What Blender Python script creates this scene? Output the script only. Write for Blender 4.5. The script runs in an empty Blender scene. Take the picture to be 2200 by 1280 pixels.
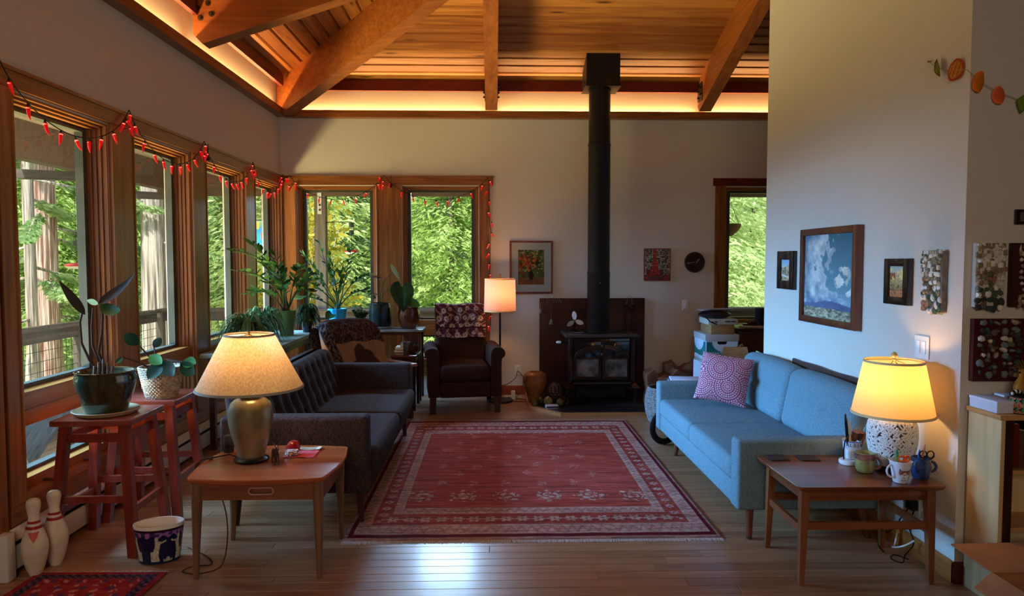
import bpy, bmesh, math, random
import numpy as np
from mathutils import Vector, Matrix

SC = bpy.context.scene
COL = SC.collection
PI = math.pi
random.seed(7)
RNG = np.random.default_rng(7)

# ------------------------------------------------------------------ camera, world, sun, lights, exposure
def make_camera():
    cd = bpy.data.cameras.new('camera'); co = bpy.data.objects.new('camera', cd); COL.objects.link(co)
    cd.sensor_fit = 'HORIZONTAL'; cd.sensor_width = 36.0
    cd.lens = 36.0 * 1525.0 / 2200.0
    cd.clip_start = 0.05; cd.clip_end = 300
    co.location = (0, 0, 1.55)
    co.rotation_euler = (math.radians(90 - 3.0029), 0, math.radians(-1.5004))
    SC.camera = co
make_camera()

def make_world():
    w = bpy.data.worlds.new('sky'); SC.world = w; w.use_nodes = True
    nt = w.node_tree; nt.nodes.clear()
    out = nt.nodes.new('ShaderNodeOutputWorld'); bg = nt.nodes.new('ShaderNodeBackground')
    bg.inputs['Color'].default_value = (0.80, 0.90, 1.0, 1); bg.inputs['Strength'].default_value = 1.6
    nt.links.new(bg.outputs[0], out.inputs[0])
make_world()

def light(name, kind, loc, power, color, direction=None, size=None, spread=None, along=None):
    ld = bpy.data.lights.new(name, kind); lo = bpy.data.objects.new(name, ld); COL.objects.link(lo)
    lo.location = loc; ld.color = color
    ld.energy = power
    if direction is not None:
        lo.rotation_euler = Vector(direction).to_track_quat('-Z', 'Y').to_euler()
        if along is not None:   # the lamp's long side lies along this axis
            z = -Vector(direction).normalized(); x = (Vector(along) - z * Vector(along).dot(z)).normalized(); y = z.cross(x)
            lo.rotation_euler = Matrix((x, y, z)).transposed().to_euler()
    if name.startswith('daylight'): lo.visible_camera = False; lo.visible_glossy = name == 'daylight_back'
    if name == 'front_fill': lo.visible_glossy = False
    if kind == 'AREA' and size:
        ld.shape = 'RECTANGLE'; ld.size, ld.size_y = size
        if spread: ld.spread = math.radians(spread)
    return lo

SUN = light('sun', 'SUN', (0, -10, 20), 8.0, (1.0, 0.95, 0.84), (0.22, 0.72, -0.78)); SUN.data.angle = math.radians(3)

WIN_LEFT = [(3.66, 4.56), (4.86, 5.76), (6.06, 6.98), (7.28, 8.14)]
SKY_BLUE = (0.18, 0.47, 1.0)
# daylight reaching the left windows: bluish from the open sky under the porch eave, yellowish off the sunny deck and grass
light('daylight_sky', 'AREA', (-4.42, 6.1, 1.85), 880, SKY_BLUE, (1, 0.0, -0.52), (7.2, 1.3), 66, (0, 1, 0))
light('daylight_ground', 'AREA', (-4.1, 6.1, 0.10), 680, (1.0, 0.80, 0.38), (1, 0.0, 0.75), (7.2, 0.6), 120, (0, 1, 0))
# daylight through the back windows, from under the porch roof
for (a, b, p) in ((-2.2, -1.38, 6), (-1.02, -0.2, 40)):
    light('daylight_back', 'AREA', ((a + b) / 2, 9.7, 2.66), p, (0.42, 0.64, 1.0), (0, -1, -0.45), (b - a, 0.34), 110)
# upward lamp added over the deck to brighten the porch soffit
light('daylight_soffit_fill', 'AREA', (-3.9, 7.0, 0.02), 60, (1.0, 0.92, 0.78), (-.12, 0, 1), (8.0, 1.4), 170, (0, 1, 0))
# unseen warm fill, added behind the camera to brighten the front faces
light('front_fill', 'AREA', (-0.3, -2.2, 2.3), 30, (1.0, 0.88, 0.74), (0.0, 1, -0.22), (2.4, 1.2), 110)

VS = SC.view_settings
VS.view_transform = 'Standard'; VS.look = 'None'; VS.gamma = 1.0; VS.use_curve_mapping = False; VS.exposure = 0.08
SC.display_settings.display_device = 'sRGB'
try:
    SC.cycles.max_bounces = 8; SC.cycles.diffuse_bounces = 4; SC.cycles.transparent_max_bounces = 12
    SC.cycles.sample_clamp_indirect = 4.0; SC.cycles.caustics_reflective = False; SC.cycles.caustics_refractive = False
    SC.cycles.use_adaptive_sampling = True; SC.cycles.adaptive_threshold = 0.03
except Exception:
    pass

# ------------------------------------------------------------------ helpers
def lin(c):
    if isinstance(c, str):
        c = tuple(int(c[i:i + 2], 16) for i in (0, 2, 4))
    out = []
    for v in c[:3]:
        v = v / 255.0
        out.append(v / 12.92 if v <= 0.04045 else ((v + 0.055) / 1.055) ** 2.4)
    return tuple(out)

def nlin(a):
    a = np.clip(a, 0, 1)
    return np.where(a <= 0.04045, a / 12.92, ((a + 0.055) / 1.055) ** 2.4)

def tag(o, label=None, cat=None, group=None, kind=None):
    if label: o['label'] = label
    if cat: o['category'] = cat
    if group: o['group'] = group
    if kind: o['kind'] = kind
    return o

def thing(name, label, cat, loc=(0, 0, 0), rz=0.0, group=None):
    o = bpy.data.objects.new(name, None); COL.objects.link(o)
    o.empty_display_size = 0.05
    o.location = loc; o.rotation_euler = (0, 0, rz)
    return tag(o, label, cat, group)

def struct(name, loc=(0, 0, 0)):
    o = bpy.data.objects.new(name, None); COL.objects.link(o); o.location = loc
    o['kind'] = 'structure'; return o

class MB:
    """collects geometry for ONE mesh object"""
    def __init__(s):
        s.v = []; s.f = []; s.mi = []; s.sm = []; s.n = 0; s.M = None; s.cur = 0
    def add(s, v, f, smooth=False, M=None):
        v = np.asarray(v, float).reshape(-1, 3)
        for T in (M, s.M):
            if T is not None:
                A = np.array(T); v = v @ A[:3, :3].T + A[:3, 3]
        n = s.n
        s.v.append(v); s.n += len(v)
        for q in f:
            s.f.append([int(i) + n for i in q]); s.mi.append(s.cur); s.sm.append(smooth)
        return s
    def box(s, x0, y0, z0, x1, y1, z1, M=None):
        v = [(x0, y0, z0), (x1, y0, z0), (x1, y1, z0), (x0, y1, z0), (x0, y0, z1), (x1, y0, z1), (x1, y1, z1), (x0, y1, z1)]
        return s.add(v, [(0, 3, 2, 1), (4, 5, 6, 7), (0, 1, 5, 4), (1, 2, 6, 5), (2, 3, 7, 6), (3, 0, 4, 7)], False, M)
    def hexa(s, p):
        """8 corners: bottom loop (4), top loop (4)"""
        return s.add(p, [(0, 3, 2, 1), (4, 5, 6, 7), (0, 1, 5, 4), (1, 2, 6, 5), (2, 3, 7, 6), (3, 0, 4, 7)])
    def rbox(s, x0, y0, z0, x1, y1, z1, r=0.01, sg=2, mid=0, warp=None, M=None, bulge=0.0):
        h = np.array([x1 - x0, y1 - y0, z1 - z0]) / 2; c = np.array([x0 + x1, y0 + y1, z0 + z1]) / 2
        r = min(r, h.min() * 0.999)
        ax = []
        for k in range(3):
            e = np.linspace(0, 1, sg + 1)
            lo = -h[k] + r * (1 - np.cos(e * PI / 2)) if False else -h[k] + r * e
            m = np.linspace(-h[k] + r, h[k] - r, mid + 2)[1:-1]
            ax.append(np.concatenate([lo, m, -lo[::-1]]))
        V = []; F = []; off = 0
        for k in range(3):
            i, j = (k + 1) % 3, (k + 2) % 3
            A, B = np.meshgrid(ax[i], ax[j], indexing='ij'); na, nb = A.shape
            for sgn in (-1, 1):
                P = np.zeros((na * nb, 3)); P[:, i] = A.ravel(); P[:, j] = B.ravel(); P[:, k] = sgn * h[k]
                V.append(P)
                for a in range(na - 1):
                    for b in range(nb - 1):
                        q = [off + a * nb + b, off + (a + 1) * nb + b, off + (a + 1) * nb + b + 1, off + a * nb + b + 1]
                        F.append(q if sgn > 0 else q[::-1])
                off += na * nb
        V = np.vstack(V)
        inner = np.clip(V, -(h - r), h - r); d = V - inner
        L = np.linalg.norm(d, axis=1, keepdims=True); L[L == 0] = 1
        P = inner + d / L * r
        # weld duplicate edge vertices so smooth shading flows
        key = {}; idx = np.zeros(len(P), int); Q = []
        for n_, p in enumerate(np.round(P, 6)):
            t = tuple(p)
            if t not in key: key[t] = len(Q); Q.append(P[n_])
            idx[n_] = key[t]
        Q = np.array(Q)
        F2 = []
        for q in F:
            q2 = []
            for i_ in q:
                w_ = int(idx[i_])
                if w_ not in q2: q2.append(w_)
            if len(q2) >= 3: F2.append(q2)
        U = Q / h
        if bulge:
            b = bulge
            Q = Q + np.sign(U) * 0
            Q[:, 2] += np.sign(U[:, 2]) * np.abs(U[:, 2]) * b * (1 - U[:, 0] ** 2) * (1 - U[:, 1] ** 2)
            Q[:, 0] += U[:, 0] * b * .4 * (1 - U[:, 1] ** 2) * (1 - U[:, 2] ** 2)
            Q[:, 1] += U[:, 1] * b * .4 * (1 - U[:, 0] ** 2) * (1 - U[:, 2] ** 2)
        Q = Q + c
        if warp is not None: Q = warp(Q, U)
        return s.add(Q, F2, True, M)
    def ring(s, pts_rings, closed=True, cap0=True, cap1=True, smooth=True, M=None):
        """pts_rings: list of arrays (n,3)"""
        R = [np.asarray(p, float) for p in pts_rings]; n = len(R[0]); V = np.vstack(R); F = []
        for a in range(len(R) - 1):
            for b in range(n if closed else n - 1):
                F.append((a * n + b, a * n + (b + 1) % n, (a + 1) * n + (b + 1) % n, (a + 1) * n + b))
        if cap0: F.append(tuple(range(n - 1, -1, -1)))
        if cap1: F.append(tuple(range((len(R) - 1) * n, len(R) * n)))
        return s.add(V, F, smooth, M)
    def lathe(s, prof, n=24, c=(0, 0, 0), sx=1, sy=1, cap0=True, cap1=True, M=None, smooth=True, rfn=None):
        a = np.linspace(0, 2 * PI, n, endpoint=False); R = []
        for (r, z) in prof:
            rr = r if rfn is None else rfn(r, z, a)
            R.append(np.stack([c[0] + rr * np.cos(a) * sx, c[1] + rr * np.sin(a) * sy, np.full(n, c[2] + z)], 1))
        return s.ring(R, True, cap0, cap1, smooth, M)
    def cyl(s, p0, p1, r0, r1=None, n=12, M=None, smooth=True):
        return s.tube([p0, p1], [r0, r0 if r1 is None else r1], n, M, smooth)
    def tube(s, path, r, n=8, M=None, smooth=True, caps=True):
        P = [np.asarray(p, float) for p in path]; m = len(P)
        rr = list(r) if hasattr(r, '__len__') else [r] * m
        R = []; prev = None
        for i in range(m):
            t = P[min(i + 1, m - 1)] - P[max(i - 1, 0)]; t = t / (np.linalg.norm(t) + 1e-12)
            if prev is None:
                u = np.cross(t, [0, 0, 1.0]) if abs(t[2]) < .95 else np.cross(t, [1.0, 0, 0])
            else:
                u = prev - t * (prev @ t)
            u = u / (np.linalg.norm(u) + 1e-12); w = np.cross(t, u); prev = u
            a = np.linspace(0, 2 * PI, n, endpoint=False)
            R.append(P[i] + rr[i] * (np.cos(a)[:, None] * u + np.sin(a)[:, None] * w))
        return s.ring(R, True, caps, caps, smooth, M)
    def ball(s, c, r, nu=16, nv=10, M=None):
        rx, ry, rz = (r, r, r) if not hasattr(r, '__len__') else r
        t = np.linspace(0.02, PI - 0.02, nv); a = np.linspace(0, 2 * PI, nu, endpoint=False); R = []
        for k in t[::-1]:
            R.append(np.stack([c[0] + rx * np.sin(k) * np.cos(a), c[1] + ry * np.sin(k) * np.sin(a), np.full(nu, c[2] + rz * np.cos(k))], 1))
        return s.ring(R, True, True, True, True, M)
    def prism(s, poly, a0, a1, axis='z', M=None, smooth=False):
        """poly: 2-D loop; extruded along axis (x: poly=(y,z); y: poly=(x,z); z: poly=(x,y))"""
        def at(p, a): return {'x': (a, p[0], p[1]), 'y': (p[0], a, p[1]), 'z': (p[0], p[1], a)}[axis]
        n = len(poly); V = [at(p, a0) for p in poly] + [at(p, a1) for p in poly]
        F = [tuple(range(n - 1, -1, -1)), tuple(range(n, 2 * n))] + [(i, (i + 1) % n, n + (i + 1) % n, n + i) for i in range(n)]
        return s.add(V, F, smooth, M)
    def grid(s, fn, nu, nv, smooth=True, M=None):
        u, v = np.meshgrid(np.linspace(0, 1, nu + 1), np.linspace(0, 1, nv + 1), indexing='ij')
        P = np.stack(fn(u.ravel(), v.ravel()), 1)
        F = [(i * (nv + 1) + j, (i + 1) * (nv + 1) + j, (i + 1) * (nv + 1) + j + 1, i * (nv + 1) + j + 1) for i in range(nu) for j in range(nv)]
        return s.add(P, F, smooth, M)
    def torus(s, c, R, r, axis='z', n=32, m=10, a0=0, a1=2 * PI):
        full = abs(a1 - a0 - 2 * PI) < 1e-6
        pts = []
        for k in range(n + (0 if full else 1)):
            a = a0 + (a1 - a0) * k / n
            x, y = R * math.cos(a), R * math.sin(a)
            pts.append({'z': (c[0] + x, c[1] + y, c[2]), 'x': (c[0], c[1] + x, c[2] + y), 'y': (c[0] + x, c[1], c[2] + y)}[axis])
        if full: pts += pts[:2]
        return s.tube(pts, r, m, caps=not full)
    def build(s, name, mats, parent=None, label=None, kind=None, loc=None):
        me = bpy.data.meshes.new(name)
        V = np.vstack(s.v)
        me.from_pydata(V.tolist(), [], s.f)
        if not isinstance(mats, (list, tuple)): mats = [mats]
        for m in mats: me.materials.append(m)
        me.polygons.foreach_set('material_index', np.array(s.mi, dtype=np.int32))
        me.polygons.foreach_set('use_smooth', np.array(s.sm, dtype=bool))
        me.update()
        if any(s.sm):
            try: me.set_sharp_from_angle(angle=math.radians(42))
            except Exception: pass
        o = bpy.data.objects.new(name, me); COL.objects.link(o)
        if loc is not None: o.location = loc
        if parent is not None: o.parent = parent
        if label: o['label'] = label
        if kind: o['kind'] = kind
        return o

def rotm(axis, deg, c=(0, 0, 0)):
    T = Matrix.Translation(c)
    return T @ Matrix.Rotation(math.radians(deg), 4, axis) @ T.inverted()

def basis(o, x, y, z):
    M = Matrix.Identity(4)
    for k, v in enumerate((x, y, z)):
        for r in range(3): M[r][k] = v[r]
    for r in range(3): M[r][3] = o[r]
    return M

def copy_tree(o, parent=None):
    c = o.copy(); COL.objects.link(c)
    if parent is not None: c.parent = parent
    for ch in list(o.children): copy_tree(ch, c)
    return c

def share(o, parent=None, loc=None):
    c = o.copy(); COL.objects.link(c)
    if parent is not None: c.parent = parent
    if loc is not None: c.location = loc
    return c

# numpy value noise
def _hash(ix, iy, seed):
    h = (ix.astype(np.int64) * 374761393 + iy.astype(np.int64) * 668265263 + seed * 144665) & 0x7fffffff
    h = ((h ^ (h >> 13)) * 1274126177) & 0x7fffffff
    return ((h ^ (h >> 16)) & 0xffff) / 65535.0
def vnoise(x, y, seed=0):
    ix, iy = np.floor(x), np.floor(y); fx, fy = x - ix, y - iy
    fx = fx * fx * (3 - 2 * fx); fy = fy * fy * (3 - 2 * fy)
    a = _hash(ix, iy, seed); b = _hash(ix + 1, iy, seed); c = _hash(ix, iy + 1, seed); d = _hash(ix + 1, iy + 1, seed)
    return (a * (1 - fx) + b * fx) * (1 - fy) + (c * (1 - fx) + d * fx) * fy
def fbm(x, y, seed=0, o=4):
    s = 0; a = .5
    for k in range(o): s = s + a * vnoise(x * 2 ** k, y * 2 ** k, seed + k); a *= .5
    return s / (1 - .5 ** o)
def ramp(t, stops):
    t = np.asarray(t); xs = [p for p, _ in stops]; cs = np.array([[v / 255. for v in c] for _, c in stops])
    return np.stack([np.interp(t, xs, cs[:, k]) for k in range(3)], -1)
def mixc(a, b, t):
    t = np.asarray(t)[..., None]; return np.asarray(a) * (1 - t) + np.asarray(b) * t
def rgb(*c): return np.array(c) / 255.0
def sstep(a, b, x):
    t = np.clip((x - a) / (b - a), 0, 1); return t * t * (3 - 2 * t)

def painted(name, nu, nv, posfn, colfn, mat, parent=None, label=None, thick=None):
    """a fine grid whose pattern (print, weave or paint) is a colour attribute"""
    u, v = np.meshgrid(np.linspace(0, 1, nu + 1), np.linspace(0, 1, nv + 1), indexing='ij'); u = u.ravel(); v = v.ravel()
    P = np.stack(posfn(u, v), 1).astype(np.float32)
    C = np.ones((len(u), 4), np.float32); C[:, :3] = nlin(np.asarray(colfn(u, v)))
    i, j = np.meshgrid(np.arange(nu), np.arange(nv), indexing='ij'); i = i.ravel(); j = j.ravel(); m = nv + 1
    Q = np.stack([i * m + j, (i + 1) * m + j, (i + 1) * m + j + 1, i * m + j + 1], 1).astype(np.int32)
    me = bpy.data.meshes.new(name)
    me.vertices.add(len(P)); me.vertices.foreach_set('co', P.ravel())
    me.loops.add(Q.size); me.loops.foreach_set('vertex_index', Q.ravel())
    me.polygons.add(len(Q)); me.polygons.foreach_set('loop_start', np.arange(0, Q.size, 4, dtype=np.int32))
    me.polygons.foreach_set('use_smooth', np.ones(len(Q), bool))
    at = me.color_attributes.new('Col', 'FLOAT_COLOR', 'POINT'); at.data.foreach_set('color', C.ravel())
    me.update(calc_edges=True); me.validate()
    me.materials.append(mat)
    o = bpy.data.objects.new(name, me); COL.objects.link(o)
    if parent is not None: o.parent = parent
    if label: o['label'] = label
    return o

# ------------------------------------------------------------------ materials
MATS = {}
def newmat(name):
    m = bpy.data.materials.new(name); m.use_nodes = True
    nt = m.node_tree; b = nt.nodes['Principled BSDF']
    return m, nt, b
def N(nt, t, **kw):
    n = nt.nodes.new(t)
    for k, v in kw.items():
        if k in n.inputs: n.inputs[k].default_value = v
        else: setattr(n, k, v)
    return n
def plain(name, c, rough=.5, metal=0.0, emit=None, es=0, spec=.5, coat=0, sub=0):
    if name in MATS: return MATS[name]
    m, nt, b = newmat(name)
    b.inputs['Base Color'].default_value = (*lin(c), 1); b.inputs['Roughness'].default_value = rough
    b.inputs['Metallic'].default_value = metal; b.inputs['Specular IOR Level'].default_value = spec
    b.inputs['Coat Weight'].default_value = coat
    if emit: b.inputs['Emission Color'].default_value = (*lin(emit), 1); b.inputs['Emission Strength'].default_value = es
    MATS[name] = m; return m
def mapped(nt, scale, coord='Object'):
    tc = N(nt, 'ShaderNodeTexCoord'); mp = N(nt, 'ShaderNodeMapping'); mp.inputs['Scale'].default_value = scale
    nt.links.new(tc.outputs[coord], mp.inputs['Vector']); return mp
def cramp(nt, fac, stops):
    r = N(nt, 'ShaderNodeValToRGB'); e = r.color_ramp.elements
    while len(e) < len(stops): e.new(.5)
    for k, (p, c) in enumerate(stops): e[k].position = p; e[k].color = (*lin(c), 1)
    nt.links.new(fac, r.inputs[0]); return r
def bump(nt, b, h, strength=.2, dist=.002):
    bp = N(nt, 'ShaderNodeBump'); bp.inputs['Strength'].default_value = strength; bp.inputs['Distance'].default_value = dist
    nt.links.new(h, bp.inputs['Height']); nt.links.new(bp.outputs[0], b.inputs['Normal'])
def noisy(name, c1, c2, scale=(20, 20, 20), rough=.6, bs=.1, bd=.002, detail=4, metal=0, coat=0, contrast=(.35, .65), spec=.5, vary=0.0):
    if name in MATS: return MATS[name]
    m, nt, b = newmat(name); mp = mapped(nt, scale)
    n = N(nt, 'ShaderNodeTexNoise'); n.inputs['Scale'].default_value = 1; n.inputs['Detail'].default_value = detail
    nt.links.new(mp.outputs[0], n.inputs['Vector'])
    fac = n.outputs['Fac']
    if vary:
        oi = N(nt, 'ShaderNodeObjectInfo'); ma = N(nt, 'ShaderNodeMath', operation='MULTIPLY_ADD')
        nt.links.new(oi.outputs['Random'], ma.inputs[0]); ma.inputs[1].default_value = vary
        nt.links.new(fac, ma.inputs[2]); sb = N(nt, 'ShaderNodeMath', operation='SUBTRACT'); nt.links.new(ma.outputs[0], sb.inputs[0]); sb.inputs[1].default_value = vary / 2
        fac = sb.outputs[0]
    r = cramp(nt, fac, [(contrast[0], c1), (contrast[1], c2)])
    nt.links.new(r.outputs[0], b.inputs['Base Color'])
    b.inputs['Roughness'].default_value = rough; b.inputs['Metallic'].default_value = metal; b.inputs['Coat Weight'].default_value = coat
    b.inputs['Specular IOR Level'].default_value = spec
    if bs: bump(nt, b, n.outputs['Fac'], bs, bd)
    MATS[name] = m; return m
def wood(name, c1, c2, axis='x', s=1.0, rough=.4, coat=0, vary=.35, knots=False, bs=.08, spec=.5):
    """grain stretched along one axis; each object gets its own tone"""
    if name in MATS: return MATS[name]
    k = {'x': (1.6, 26, 26), 'y': (26, 1.6, 26), 'z': (26, 26, 1.6)}[axis]
    m, nt, b = newmat(name); mp = mapped(nt, tuple(s * q for q in k))
    oi = N(nt, 'ShaderNodeObjectInfo')
    off = N(nt, 'ShaderNodeVectorMath', operation='ADD'); sc = N(nt, 'ShaderNodeMath', operation='MULTIPLY'); sc.inputs[1].default_value = 57.0
    nt.links.new(oi.outputs['Random'], sc.inputs[0]); nt.links.new(mp.outputs[0], off.inputs[0]); nt.links.new(sc.outputs[0], off.inputs[1])
    n = N(nt, 'ShaderNodeTexNoise'); n.inputs['Scale'].default_value = 1; n.inputs['Detail'].default_value = 6; n.inputs['Distortion'].default_value = .6
    nt.links.new(off.outputs[0], n.inputs['Vector'])
    ma = N(nt, 'ShaderNodeMath', operation='MULTIPLY_ADD'); nt.links.new(oi.outputs['Random'], ma.inputs[0]); ma.inputs[1].default_value = vary; nt.links.new(n.outputs['Fac'], ma.inputs[2])
    sb = N(nt, 'ShaderNodeMath', operation='SUBTRACT'); nt.links.new(ma.outputs[0], sb.inputs[0]); sb.inputs[1].default_value = vary / 2
    r = cramp(nt, sb.outputs[0], [(.28, c1), (.72, c2)]); colr = r.outputs[0]
    if knots:
        mk = mapped(nt, {'x': (1.5, 7, 7), 'y': (7, 1.5, 7), 'z': (7, 7, 1.5)}[axis])
        o2 = N(nt, 'ShaderNodeVectorMath', operation='ADD'); nt.links.new(mk.outputs[0], o2.inputs[0]); nt.links.new(sc.outputs[0], o2.inputs[1])
        vo = N(nt, 'ShaderNodeTexVoronoi'); vo.inputs['Scale'].default_value = 1.0; nt.links.new(o2.outputs[0], vo.inputs['Vector'])
        kr = cramp(nt, vo.outputs['Distance'], [(.05, (70, 38, 18)), (.16, (255, 255, 255))])
        mx = N(nt, 'ShaderNodeMix', data_type='RGBA', blend_type='MULTIPLY'); mx.inputs[0].default_value = .8
        nt.links.new(colr, mx.inputs[6]); nt.links.new(kr.outputs[0], mx.inputs[7]); colr = mx.outputs[2]
    nt.links.new(colr, b.inputs['Base Color'])
    b.inputs['Roughness'].default_value = rough; b.inputs['Coat Weight'].default_value = coat; b.inputs['Coat Roughness'].default_value = .15
    b.inputs['Specular IOR Level'].default_value = spec
    if bs: bump(nt, b, n.outputs['Fac'], bs, .001)
    MATS[name] = m; return m
def fabric(name, c1, c2, scale=260, rough=.9, bs=.35, sheen=.15, big=None):
    if name in MATS: return MATS[name]
    m, nt, b = newmat(name)
    tc = N(nt, 'ShaderNodeTexCoord')
    w1 = N(nt, 'ShaderNodeTexNoise'); mp1 = mapped(nt, (scale * .25, scale * .25, scale * 1.2)); nt.links.new(mp1.outputs[0], w1.inputs['Vector']); w1.inputs['Scale'].default_value = 1; w1.inputs['Detail'].default_value = 2
    w2 = N(nt, 'ShaderNodeTexNoise'); mp2 = mapped(nt, (scale, scale, scale * .2)); nt.links.new(mp2.outputs[0], w2.inputs['Vector']); w2.inputs['Scale'].default_value = 1; w2.inputs['Detail'].default_value = 2
    ad = N(nt, 'ShaderNodeMath', operation='ADD'); nt.links.new(w1.outputs['Fac'], ad.inputs[0]); nt.links.new(w2.outputs['Fac'], ad.inputs[1])
    hf = N(nt, 'ShaderNodeMath', operation='MULTIPLY'); hf.inputs[1].default_value = .5; nt.links.new(ad.outputs[0], hf.inputs[0])
    r = cramp(nt, hf.outputs[0], [(.36, c1), (.64, c2)])
    nt.links.new(r.outputs[0], b.inputs['Base Color']); b.inputs['Roughness'].default_value = rough
    b.inputs['Sheen Weight'].default_value = sheen; b.inputs['Specular IOR Level'].default_value = .2
    bump(nt, b, hf.outputs[0], bs, .0015)
    MATS[name] = m; return m
def vcol(name, rough=.7, bs=0, scale=400, spec=.3, coat=0):
    if name in MATS: return MATS[name]
    m, nt, b = newmat(name)
    a = N(nt, 'ShaderNodeAttribute'); a.attribute_name = 'Col'; nt.links.new(a.outputs['Color'], b.inputs['Base Color'])
    b.inputs['Roughness'].default_value = rough; b.inputs['Specular IOR Level'].default_value = spec; b.inputs['Coat Weight'].default_value = coat
    if bs:
        mp = mapped(nt, (scale,) * 3); n = N(nt, 'ShaderNodeTexNoise'); n.inputs['Scale'].default_value = 1; nt.links.new(mp.outputs[0], n.inputs['Vector']); bump(nt, b, n.outputs['Fac'], bs, .003)
    MATS[name] = m; return m
def pane_mat(name, tint=(245, 250, 248), gl=.06):
    """thin clear glazing: passes light straight on, with a faint mirror reflection"""
    if name in MATS: return MATS[name]
    m = bpy.data.materials.new(name); m.use_nodes = True; nt = m.node_tree; nt.nodes.clear()
    out = N(nt, 'ShaderNodeOutputMaterial'); tr = N(nt, 'ShaderNodeBsdfTransparent'); tr.inputs[0].default_value = (*lin(tint), 1)
    g = N(nt, 'ShaderNodeBsdfGlossy'); g.inputs['Roughness'].default_value = .0
    lw = N(nt, 'ShaderNodeLayerWeight'); pw = N(nt, 'ShaderNodeMath', operation='POWER'); nt.links.new(lw.outputs['Facing'], pw.inputs[0]); pw.inputs[1].default_value = 5.0
    fr = N(nt, 'ShaderNodeMath', operation='MULTIPLY_ADD'); nt.links.new(pw.outputs[0], fr.inputs[0]); fr.inputs[1].default_value = .6; fr.inputs[2].default_value = .015
    mx = N(nt, 'ShaderNodeMixShader'); nt.links.new(fr.outputs[0], mx.inputs[0]); nt.links.new(tr.outputs[0], mx.inputs[1]); nt.links.new(g.outputs[0], mx.inputs[2])
    nt.links.new(mx.outputs[0], out.inputs[0]); MATS[name] = m; return m
def translucent(name, c, t=.5, noise=None, rough=.9):
    if name in MATS: return MATS[name]
    m = bpy.data.materials.new(name); m.use_nodes = True; nt = m.node_tree; nt.nodes.clear()
    out = N(nt, 'ShaderNodeOutputMaterial'); d = N(nt, 'ShaderNodeBsdfDiffuse'); tl = N(nt, 'ShaderNodeBsdfTranslucent'); mx = N(nt, 'ShaderNodeMixShader')
    mx.inputs[0].default_value = t
    d.inputs[0].default_value = tl.inputs[0].default_value = (*lin(c), 1)
    if noise:
        mp = mapped(nt, noise[1]); n = N(nt, 'ShaderNodeTexNoise'); n.inputs['Scale'].default_value = 1; n.inputs['Detail'].default_value = 3; nt.links.new(mp.outputs[0], n.inputs['Vector'])
        r = cramp(nt, n.outputs['Fac'], [(.35, noise[0]), (.65, c)])
        nt.links.new(r.outputs[0], d.inputs[0]); nt.links.new(r.outputs[0], tl.inputs[0])
    nt.links.new(d.outputs[0], mx.inputs[1]); nt.links.new(tl.outputs[0], mx.inputs[2]); nt.links.new(mx.outputs[0], out.inputs[0])
    MATS[name] = m; return m
def leafmat(name, c1, c2, rough=.35, vary=.4, t=.25, scale=6):
    if name in MATS: return MATS[name]
    m = bpy.data.materials.new(name); m.use_nodes = True; nt = m.node_tree; b = nt.nodes['Principled BSDF']; out = nt.nodes['Material Output']
    g = N(nt, 'ShaderNodeNewGeometry'); n = N(nt, 'ShaderNodeTexNoise'); n.inputs['Scale'].default_value = scale; n.inputs['Detail'].default_value = 2
    nt.links.new(g.outputs['Position'], n.inputs['Vector'])
    oi = N(nt, 'ShaderNodeObjectInfo'); ma = N(nt, 'ShaderNodeMath', operation='MULTIPLY_ADD'); nt.links.new(oi.outputs['Random'], ma.inputs[0]); ma.inputs[1].default_value = vary
    nt.links.new(n.outputs['Fac'], ma.inputs[2]); sb = N(nt, 'ShaderNodeMath', operation='SUBTRACT'); nt.links.new(ma.outputs[0], sb.inputs[0]); sb.inputs[1].default_value = vary / 2
    r = cramp(nt, sb.outputs[0], [(.3, c1), (.7, c2)])
    nt.links.new(r.outputs[0], b.inputs['Base Color']); b.inputs['Roughness'].default_value = rough
    b.inputs['Specular IOR Level'].default_value = .25
    if t:
        tl = N(nt, 'ShaderNodeBsdfTranslucent'); nt.links.new(r.outputs[0], tl.inputs[0]); mx = N(nt, 'ShaderNodeMixShader'); mx.inputs[0].default_value = t
        nt.links.new(b.outputs[0], mx.inputs[1]); nt.links.new(tl.outputs[0], mx.inputs[2]); nt.links.new(mx.outputs[0], out.inputs['Surface'])
    MATS[name] = m; return m

M_WALL = noisy('wall_paint', (207, 195, 178), (211, 199, 182), (60, 60, 60), .85, .04, .0006)
M_FIRX = wood('fir_trim_x', (118, 66, 26), (172, 106, 50), 'x', 1.2, .38, .1)
M_FIRY = wood('fir_trim_y', (118, 66, 26), (172, 106, 50), 'y', 1.2, .38, .1)
M_FIRZ = wood('fir_trim_z', (118, 66, 26), (172, 106, 50), 'z', 1.2, .38, .1)
M_SASH = noisy('sash_aluminium', (66, 68, 58), (80, 80, 70), (5, 5, 5), .45, 0)
M_PANE = pane_mat('clear_glazing')
M_BEAM = wood('fir_beam', (120, 62, 22), (168, 94, 40), 'x', .9, .5, 0, .2)
M_BEAMY = wood('fir_beam_y', (120, 62, 22), (168, 94, 40), 'y', .9, .5, 0, .2)
M_PINEX = wood('pine_boards_x', (132, 72, 28), (190, 122, 56), 'x', 1.0, .45, 0, .45, True)
M_PINEY = wood('pine_boards_y', (132, 72, 28), (190, 122, 56), 'y', 1.0, .45, 0, .45, True)
M_REDBLOCK = noisy('stained_blocking', (84, 22, 12), (104, 32, 16), (8, 8, 40), .55, .05)
M_OAK = wood('oak_floor', (134, 90, 60), (170, 122, 86), 'x', 1.1, .34, .15, .28)
M_BLACK = plain('black_iron', (14, 13, 13), .45)
M_WHITE = plain('white_plastic', (225, 222, 215), .4)
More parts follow.
